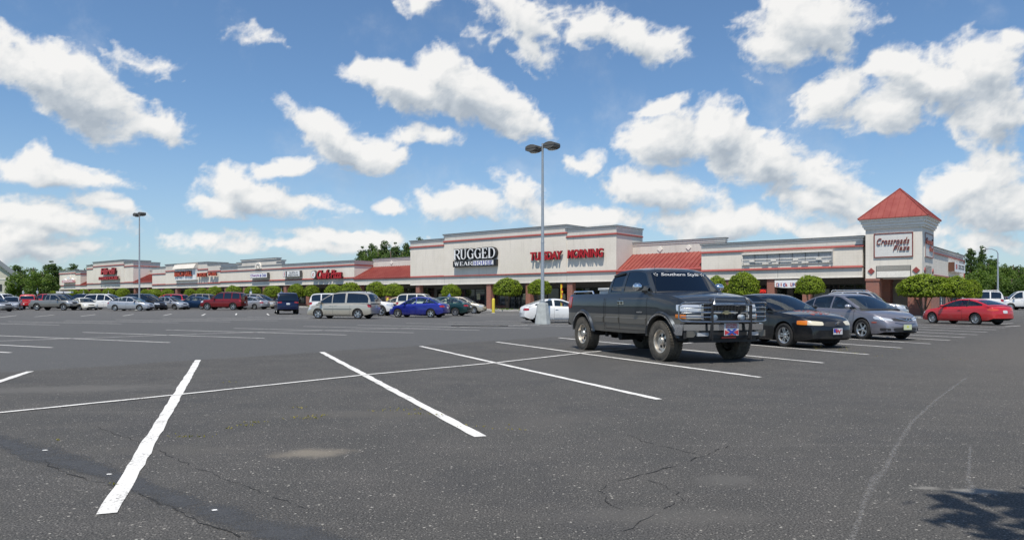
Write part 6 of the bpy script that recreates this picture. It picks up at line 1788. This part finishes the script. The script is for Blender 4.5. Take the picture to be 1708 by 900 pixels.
DT = [(1240, 26, 455, 493, 'clipped dome tree right of the lifted truck, left of the banner'), (1195, 17, 459, 492, 'clipped dome tree showing just behind the truck windscreen'),
      (899.5, 21.5, 464.5, 491, 'clipped dome tree behind the near lamp post'), (846, 23, 464, 492, 'clipped dome tree between the yellow bollard and the near lamp post'),
      (752.5, 17.5, 473.5, 494, 'lone clipped dome tree below the black and white letter sign, above the dark green saloon'), (656.5, 18.5, 471, 494, 'clipped dome tree at the right end of the long red awning, above the tan saloon'),
      (627.5, 17, 469.5, 494, 'clipped dome tree under the left part of the long red awning'), (584.5, 18.5, 471, 495, 'clipped dome tree above the roof of the champagne minivan, right one of its pair'),
      (556, 15, 472.5, 495, 'clipped dome tree above the bonnet end of the champagne minivan, left one of its pair'), (520, 13, 475, 494, 'clipped dome tree under the pizza sign emblem'),
      (494, 14.5, 473.5, 494, 'clipped dome tree right of the blue crossover'), (455, 14, 475.5, 494.5, 'clipped dome tree left of the blue crossover'), (421.5, 14.5, 476, 495, 'clipped dome tree under the purple lettered sign'),
      (389.5, 14, 476.5, 495, 'clipped dome tree right above the tail of the maroon wagon'), (358, 13, 477, 496, 'clipped dome tree above the bonnet of the maroon wagon'), (337, 10.5, 479, 496, 'clipped dome tree under the orange capitals'),
      (318, 11, 481, 496, 'clipped dome tree under the white panel sign'), (279.5, 11, 482, 496, 'clipped dome tree above the bright red minivan roof'), (257, 12, 481, 496, 'clipped dome tree second to the right of the far lamp post'),
      (242, 8, 482, 496, 'clipped dome tree right behind the far lamp post'), (205, 11.5, 480.5, 496, 'rounder clipped tree left of the far lamp post, beside a dark gap'), (182, 11.5, 480, 496, 'clipped tree under the red script sign'),
      (160, 11, 482, 496, 'clipped tree left of the red script sign above the white minivan'), (140, 9, 482, 496, 'clipped tree below the small red awning of the farthest shops'), (122, 10, 482.5, 496, 'clipped tree above the white boxes on the black wagon'), (86, 10, 484, 497, 'last clipped tree at the far left end of the row')]
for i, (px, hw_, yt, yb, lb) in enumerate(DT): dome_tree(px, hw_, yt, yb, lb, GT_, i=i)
dome_tree(1351, 22, 457.6, 490, 'lopsided clipped tree with thin pale stem right of the banner', GT_, i=2)
k_, Y_ = KP(1590, 44.0); k2, Y2 = KP(1622, 44.0)
dome_tree(1540, 40, 458, 494, 'largest clipped tree at the tower corner', 'clipped trees beside the tower', pos=(AT(1540, 50.3), 50.3), i=0)
dome_tree(1590, 29, 460, 495, 'middle clipped tree beside the tower wing', 'clipped trees beside the tower', pos=(AT(1590, Y_), Y_), i=1)
dome_tree(1621, 14, 467, 497, 'smallest clipped tree at the end of the tower wing', 'clipped trees beside the tower', pos=(AT(1622, Y2), Y2), i=3)

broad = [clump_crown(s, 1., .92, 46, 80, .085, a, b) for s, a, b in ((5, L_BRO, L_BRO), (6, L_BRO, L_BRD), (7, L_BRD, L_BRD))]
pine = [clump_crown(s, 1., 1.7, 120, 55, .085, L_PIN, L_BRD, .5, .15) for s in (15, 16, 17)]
def wild_tree(px, Y, ytop, wpx, kind, label, group, i=0, name=None, ybot=None):
    x = AT(px, Y); z1 = ZO(ytop, Y); w = wpx / 2 * Y / FPX; b0 = gz(Y)
    src = (pine if kind == 'pine' else broad)[i % 3]; lift = .30 if kind == 'pine' else .12
    z0 = b0 + (z1 - b0) * lift
    r_ = thing(name or ('pine_tree' if kind == 'pine' else 'leafy_tree'), label, 'tree', (x, Y, b0), i * 1.7, group)
    me, C_ = src; ez = 1.7 if kind == 'pine' else .92
    c = bpy.data.objects.new('crown', me); COL.objects.link(c); c.parent = r_
    c.scale = (w / 1.18, w / 1.18, (z1 - z0) / 2 / (ez + .22)); c.location = (0, 0, (z0 + z1) / 2 - b0); c.rotation_euler = (0, 0, i * .9)
    mb = MB(); h = z1 - b0; tr = .022 * h if kind == 'pine' else .03 * h
    mb.tube([(0, 0, -.2), (.1, 0, h * .3), (0, .1, h * .6), (.05, 0, h * .88)], tr, BARKP if kind == 'pine' else BARK, 7, tr * .3)
    rd = random.Random(i * 7 + int(px))
    for q in range(7):
        a = rd.uniform(0, 6.28); z_ = h * rd.uniform(.3, .75); e = w * rd.uniform(.4, .75)
        mb.tube([(0, 0, z_), (e * .5 * math.cos(a), e * .5 * math.sin(a), z_ + e * .25), (e * math.cos(a), e * math.sin(a), z_ + e * .5)], tr * .4, BARKP if kind == 'pine' else BARK, 5, tr * .1)
    mb.build('trunk', r_)
    return r_
ord_ = ['first', 'second', 'third', 'fourth', 'fifth', 'sixth', 'seventh', 'eighth', 'ninth', 'tenth', 'eleventh', 'twelfth']
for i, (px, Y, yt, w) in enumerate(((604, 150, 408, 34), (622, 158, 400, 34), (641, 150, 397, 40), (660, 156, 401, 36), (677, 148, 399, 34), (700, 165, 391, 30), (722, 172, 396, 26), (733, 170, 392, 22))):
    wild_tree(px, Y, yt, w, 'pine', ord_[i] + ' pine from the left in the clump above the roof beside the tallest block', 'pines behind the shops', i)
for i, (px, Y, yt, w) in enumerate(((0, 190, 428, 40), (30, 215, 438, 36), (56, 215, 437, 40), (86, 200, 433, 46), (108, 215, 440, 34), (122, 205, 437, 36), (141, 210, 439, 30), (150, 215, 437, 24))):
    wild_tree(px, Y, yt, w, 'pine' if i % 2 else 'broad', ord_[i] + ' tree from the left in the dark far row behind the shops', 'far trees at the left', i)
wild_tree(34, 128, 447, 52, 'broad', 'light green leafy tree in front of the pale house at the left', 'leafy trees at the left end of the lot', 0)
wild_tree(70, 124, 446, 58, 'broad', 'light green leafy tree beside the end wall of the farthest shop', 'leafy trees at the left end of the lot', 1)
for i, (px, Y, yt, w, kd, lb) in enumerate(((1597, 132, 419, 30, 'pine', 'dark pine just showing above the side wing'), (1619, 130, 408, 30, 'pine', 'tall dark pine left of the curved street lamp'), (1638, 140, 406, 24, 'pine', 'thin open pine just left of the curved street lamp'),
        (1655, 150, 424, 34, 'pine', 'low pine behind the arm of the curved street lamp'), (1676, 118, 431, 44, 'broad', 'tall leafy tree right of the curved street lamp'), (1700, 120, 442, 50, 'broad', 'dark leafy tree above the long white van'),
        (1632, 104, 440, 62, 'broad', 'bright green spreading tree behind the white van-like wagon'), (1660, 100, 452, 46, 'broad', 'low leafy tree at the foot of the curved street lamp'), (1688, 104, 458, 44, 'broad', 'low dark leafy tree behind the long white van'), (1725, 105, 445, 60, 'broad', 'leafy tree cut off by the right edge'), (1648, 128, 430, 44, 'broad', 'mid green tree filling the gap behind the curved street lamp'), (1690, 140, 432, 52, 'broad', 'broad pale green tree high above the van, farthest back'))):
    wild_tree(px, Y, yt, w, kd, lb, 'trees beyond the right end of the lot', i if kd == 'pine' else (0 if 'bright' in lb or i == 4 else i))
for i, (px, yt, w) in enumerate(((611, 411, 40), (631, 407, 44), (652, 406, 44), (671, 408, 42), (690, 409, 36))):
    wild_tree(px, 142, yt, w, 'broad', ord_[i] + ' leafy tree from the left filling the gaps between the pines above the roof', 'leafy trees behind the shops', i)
# the tree beside the photographer whose shade falls on the corner of the picture
r_ = thing('shade_tree', 'leafy tree just outside the right edge whose shadow lies on the asphalt', 'tree', (5.6, 1.4, 0), 0)
me, C_ = clump_crown(77, 1.7, .8, 60, 90, .17, L_BRO, L_BRD)
c = bpy.data.objects.new('crown', me); COL.objects.link(c); c.parent = r_; c.location = (-1.70, -.12, 5.2)
mb = MB(); mb.tube([(0, 0, -.2), (-.05, 0, 2.0), (-.5, .1, 3.9), (-1.5, .3, 5.3)], .13, BARK, 10, .05)
mb.tube([(-.1, .05, 2.6), (.5, .2, 4.0), (.3, .4, 5.2)], .06, BARK, 7, .02); mb.tube([(-.5, .1, 3.9), (-1.6, -.3, 4.9), (-2.2, -.2, 5.4)], .05, BARK, 7, .015); mb.build('trunk', r_, smooth=50)
# distant woods along the horizon
sets = []; r = np.random.default_rng(5)
for x0, x1, Y, h in ((-420, -150, 300, 11), (120, 420, 260, 12), (-160, 130, 330, 9)):
    n = 9000; X_ = r.uniform(x0, x1, n); top_ = h * (.62 + .38 * np.abs(np.sin(X_ * .13) * np.cos(X_ * .047 + 1)))
    P_ = np.stack([X_, Y + r.uniform(-8, 8, n), gz(Y) + top_ * r.uniform(0, 1, n) ** .6], 1)
    V1, F1 = leaves(P_, np.tile([0, -1, .5], (n, 1)).astype(float), 2.0, L_BRD, 3); sets.append((V1, F1, L_BRD))
o = bpy.data.objects.new('distant_woods', leafmesh('distant_woods', sets)); COL.objects.link(o); o['kind'] = 'stuff'
# grass verges and weeds
GRS = mat('verge_grass', (.055, .085, .022), .95, noise=.35, nscale=.8)
mb = MB()
def sheet(pts, m, dz): mb.face([(x, y, gz(y) + dz) for x, y in pts], m)
sheet([(52, 95), (600, 95), (600, 104.9), (52, 104.9)], GRS, .05); sheet([(52, 104.9), (600, 104.9), (900, 900), (52, 900)], GRS, .05)
sheet([(-90, 112), (-81, 112), (-100, 240), (-400, 240), (-400, 112)], GRS, .05)
mb.build('grass_verge', kind='structure')
mb = MB()
for i in range(1): mb.box(50, 600, 94.6, 95, gz(94.6) - .05, gz(95) + .16, mat('kerb_tan', (.48, .40, .26), .9, noise=.1))
mb.build('kerb', kind='structure')
WEED = leafmat('weed', (.30, .25, .05), (.20, .20, .04), .3)
wv = []; r = np.random.default_rng(9)
def weeds(px, py, n, sp, h=.008):
    n = max(4, n // 2)
    x, y = G(px, py); P_ = np.stack([x + r.normal(0, sp, n), y + r.normal(0, sp * .35, n), np.abs(r.normal(0, h, n)) + .006 + gz(y)], 1)
    V1, F1 = leaves(P_, np.tile([0, -.4, .6], (n, 1)).astype(float), .012, WEED, int(px), 2.2); wv.append((V1, F1, WEED))
for a in ((315, 728, 50, .10), (497, 681, 30, .05), (410, 710, 24, .05), (383, 715, 10, .03), (430, 705, 26, .05), (510, 698, 60, .12), (536, 694, 30, .06), (640, 685, 30, .15), (673, 683, 34, .12), (696, 691, 20, .05), (722, 692, 20, .06), (800, 712, 22, .15), (840, 716, 16, .10),
          (1404, 586, 70, .12, .05), (1366, 583, 50, .10, .05), (1430, 589, 40, .12), (1505, 582, 30, .4), (1525, 584, 24, .5), (95, 734, 14, .03), (385, 638, 14, .06), (362, 620, 10, .1), (192, 808, 8, .02), (723, 618, 8, .2), (1470, 594, 14, .2), (1600, 601, 14, .3), (845, 542, 30, .6)): weeds(*a)
# weeds at the foot of the pillars and in cracks by the kerb
for i in range(26):
    t = random.uniform(-50, 30); x, y, _ = BW(t, -3.0); n = 60
    P_ = np.stack([x + r.normal(0, .35, n), y + r.normal(0, .12, n), gz(y) + .15 + np.abs(r.normal(0, .08, n))], 1); V1, F1 = leaves(P_, np.tile([0, -.4, .6], (n, 1)).astype(float), .07, L_BRO, i, 2.); wv.append((V1, F1, L_BRO))
o = bpy.data.objects.new('weeds', leafmesh('weeds', wv)); COL.objects.link(o); o['kind'] = 'stuff'

# ------------------------------------------------------------------ lamp posts and small things
GALV = mat('galvanised_steel', (.52, .53, .54), .38, .7, noise=.08); LHD = mat('lamp_head', (.10, .095, .085), .55); LENS = mat('lamp_lens', (.30, .31, .30), .2, .0, .6); POLEB = mat('pole_base_concrete', (.40, .42, .41), .9, noise=.14, nscale=4)
def lamp_post(label, x, y, h, scale=1., bh=1.12, bw=.385):
    b0 = gz(y); r_ = thing('lamp_post', label, 'lamp post', (x, y, b0), RZB + R(45) * 0, 'double headed lamp posts in the parking lot')
    m = MB(); n = 8
    m.lathe([(0, 0), (bw * 1.12, 0), (bw * 1.10, .1), (bw * .78, bh - .04), (bw * .72, bh), (0, bh)], POLEB, 4 if False else 8, 'Z')
    M = Matrix.Rotation(R(22.5), 4, 'Z'); m.v = [tuple(M @ Vector(v)) for v in m.v]; m.build('base', r_)
    m = MB(); m.lathe([(0, bh), (.20, bh), (.20, bh + .04), (.12, bh + .06), (.12, bh + .16), (.098, bh + .18), (.088, h * .45), (.098, h * .45), (.098, h * .45 + .05), (.085, h * .45 + .06), (.058, h - .02), (.062, h), (0, h + .02)], GALV, 14)
    for a in range(4): m.box(.13 * math.cos(a * 1.57 + .78) - .02, .13 * math.cos(a * 1.57 + .78) + .02, .13 * math.sin(a * 1.57 + .78) - .02, .13 * math.sin(a * 1.57 + .78) + .02, bh + .04, bh + .09, GALV)
    m.build('pole', r_, smooth=35)
    for s_ in (1, -1):
        m = MB(); m.box(.05 if s_ > 0 else -.26, .26 if s_ > 0 else -.05, -.04, .04, h - .24, h - .15, LHD); a = m.build('arm', r_)
        hd = MB(); cx_ = s_ * .60; w = .35
        prof_ = [(-w, -.10), (-w * .55, -.165), (0, -.19), (w * .55, -.165), (w, -.10), (w, .10), (w * .55, .17), (0, .195), (-w * .55, .17), (-w, .10)]
        hd.prism([(cx_ + a_, h - .2 + b_) for a_, b_ in prof_], -.30, .30, LHD); hd.prism([(cx_ + a_ * 1.03, h - .2 + b_) for a_, b_ in [(-w, -.03), (w, -.03), (w, 0), (-w, 0)]], -.31, .31, BLKP)
        o = hd.build('lamp_head', r_, bevel=.02)
        l = MB(); l.lathe([(0, -.05), (.17, -.045), (.23, 0)], LENS, 16, 'Z', (cx_, 0, h - .385)); l.build('lens', o, smooth=50)
    return r_
lamp_post('tall lamp post on a grey concrete base left of the lifted truck', AT(905, 38.6), 38.6, 9.62)
lamp_post('tall lamp post rising behind the pale silver saloon at the left', AT(232.5, 78.5), 78.5, 10.6, bw=.4)
x, y = AT(1664.5, 90), 90; b0 = gz(y)
r_ = thing('street_lamp', 'grey street lamp with a curved arm at the right edge of the lot', 'street lamp', (x, y, b0))
m = MB(); m.tube([(0, 0, 0), (0, 0, 6.9)], .12, GALV, 10, .07); m.build('pole', r_, smooth=40)
m = MB(); m.tube([(0, 0, 6.8), (-.15, 0, 7.15), (-.7, 0, 7.38), (-1.35, 0, 7.40)], .05, GALV, 8, .035); m.build('arm', r_, smooth=40)
m = MB(); m.lathe([(0, -.38), (.10, -.34), (.17, -.1), (.18, .15), (.10, .32), (0, .36)], GALV, 12, 'Y'); m.v = [(-1.62 + v[1], v[0], 7.38 + v[2] * .5) for v in m.v]; m.build('lamp_head', r_, smooth=50)
YEL = mat('bollard_yellow', (.62, .50, .045), .5, noise=.1)
for px, Y, lb in ((823, 64.0, 'yellow bollard at the kerb right of the champagne saloon'), (646.5, 76, 'yellow bollard top showing above the tan saloon')):
    x = AT(px, Y); r_ = thing('bollard', lb, 'bollard', (x, Y, gz(Y)), 0, 'yellow bollards'); m = MB(); m.lathe([(.135, -.05), (.135, 1.22), (.11, 1.30), (.06, 1.34), (0, 1.35)], YEL, 14)
    m.build('post', r_, smooth=45); m = MB(); m.lathe([(.19, 0), (.19, .06), (.14, .08)], CONC, 14); m.build('footing', r_)
SGB = mat('parking_sign_blue', (.10, .17, .33), .5)
for i, (px, yt, Y, lb) in enumerate(((418.5, 479, 96, 'above the light beige minivan'), (469.5, 480, 95, 'just left above the blue crossover'), (181, 484, 118, 'above the white minivan'), (139.5, 484, 120, 'right of the white roof boxes'), (39, 480, 122, 'above the bright red pickup truck, left one'), (62.5, 480, 122, 'right of the bright red pickup truck cab'))):
    x = AT(px, Y); h = ZO(yt, Y) - gz(Y); r_ = thing('parking_sign', 'small sign on a thin post ' + lb, 'sign', (x, Y, gz(Y)), 0, 'small parking signs along the storefront')
    m = MB(); m.tube([(0, 0, 0), (0, 0, h)], .035, GALV, 6); m.build('post', r_); m = MB(); m.box(-.16, .16, -.06, -.04, h - .95, h - .5, SGB if i < 2 else SWHT); m.box(-.12, .12, -.063, -.06, h - .88, h - .6, SWHT if i < 2 else SGB); m.build('sign_plate', r_)
# feather banner by the pillar
t, Y = TP(942, .0); x, y, _ = BW(t, -.55); b0 = gz(y) + .15
r_ = thing('feather_banner', 'narrow yellow and red feather banner beside a brick pillar left of the truck', 'banner', (x, y, b0), RZB)
m = MB(); m.tube([(-.14, 0, 0), (-.14, 0, 2.6)], .015, BLKP, 6); m.build('pole', r_)
YC, RC = mat('flag_yellow', (.75, .52, .02), .6), mat('flag_red', (.50, .05, .03), .6); m = MB()
for i in range(14):
    z0, z1 = .25 + i * .165, .25 + (i + 1) * .165; o0, o1 = .05 * math.sin(i * 1.1), .05 * math.sin((i + 1) * 1.1); w0, w1 = .26 + .04 * math.sin(i), .26 + .04 * math.sin(i + 1)
    m.face([(-.13, 0, z0), (-.13 + w0 * .5, o0, z0), (-.13 + w1 * .5, o1, z1), (-.13, 0, z1)], YC); m.face([(-.13 + w0 * .5, o0, z0), (-.13 + w0, -o0, z0), (-.13 + w1, -o1, z1), (-.13 + w1 * .5, o1, z1)], RC if i % 3 else YC)
m.build('banner_cloth', r_)
# little blue flag on a window of the dark green saloon
x, Y = AT(750, 57), 57; r_ = thing('car_flag', 'small blue flag flying above the dark green saloon roof', 'flag', (x, Y, gz(Y) + 1.38)); m = MB(); m.tube([(0, 0, 0), (0, 0, .38)], .008, SWHT, 5); m.build('pole', r_)
m = MB(); m.face([(0, 0, .38), (-.20, .02, .14), (.02, .0, .12)], mat('flag_blue', (.10, .16, .42), .6)); m.face([(0, 0, .38), (.10, .02, .14), (.02, .0, .12)], mat('flag_blue', (.10, .16, .42), .6)); m.build('flag_cloth', r_)
# pale house at the left edge
x, Y = AT(-17, 172), 172; r_ = thing('house', 'pale gabled house behind the trees at the left edge', 'house', (x, Y, gz(Y)), R(25)); HW = mat('house_siding', (.60, .56, .46), .8, noise=.08); HR = mat('house_roof', (.17, .19, .19), .9, noise=.15)
m = MB(); m.box(-4.0, 4.0, 0, 9, 0, 7.2, HW); m.prism([(-4.0, 7.2), (4.0, 7.2), (0, 10.6)], .05, .25, HW); m.build('wall', r_)
m = MB(); m.prism([(-4.7, 6.75), (0, 10.85), (4.7, 6.75), (4.7, 7.05), (0, 11.2), (-4.7, 7.05)], -.5, 9.5, HR); m.build('roof', r_)
m = MB(); m.box(-4.05, 4.05, -.06, 0, 5.9, 6.2, WHT); m.box(3.9, 4.06, -.07, .1, 0, 6.9, WHT); m.build('trim', r_)
m = MB(); m.box(1.2, 2.4, -.08, 0, 3.2, 4.8, GLS); m.build('window', r_)
# wheel stops and litter
m = MB(); x, y = G(800, 543.5); m.box(x - 1.4, x + 1.4, y - .12, y + .10, 0, .03, mat('tar_patch', (.02, .02, .02), .9)); m.build('tar_patch', None, kind='structure')
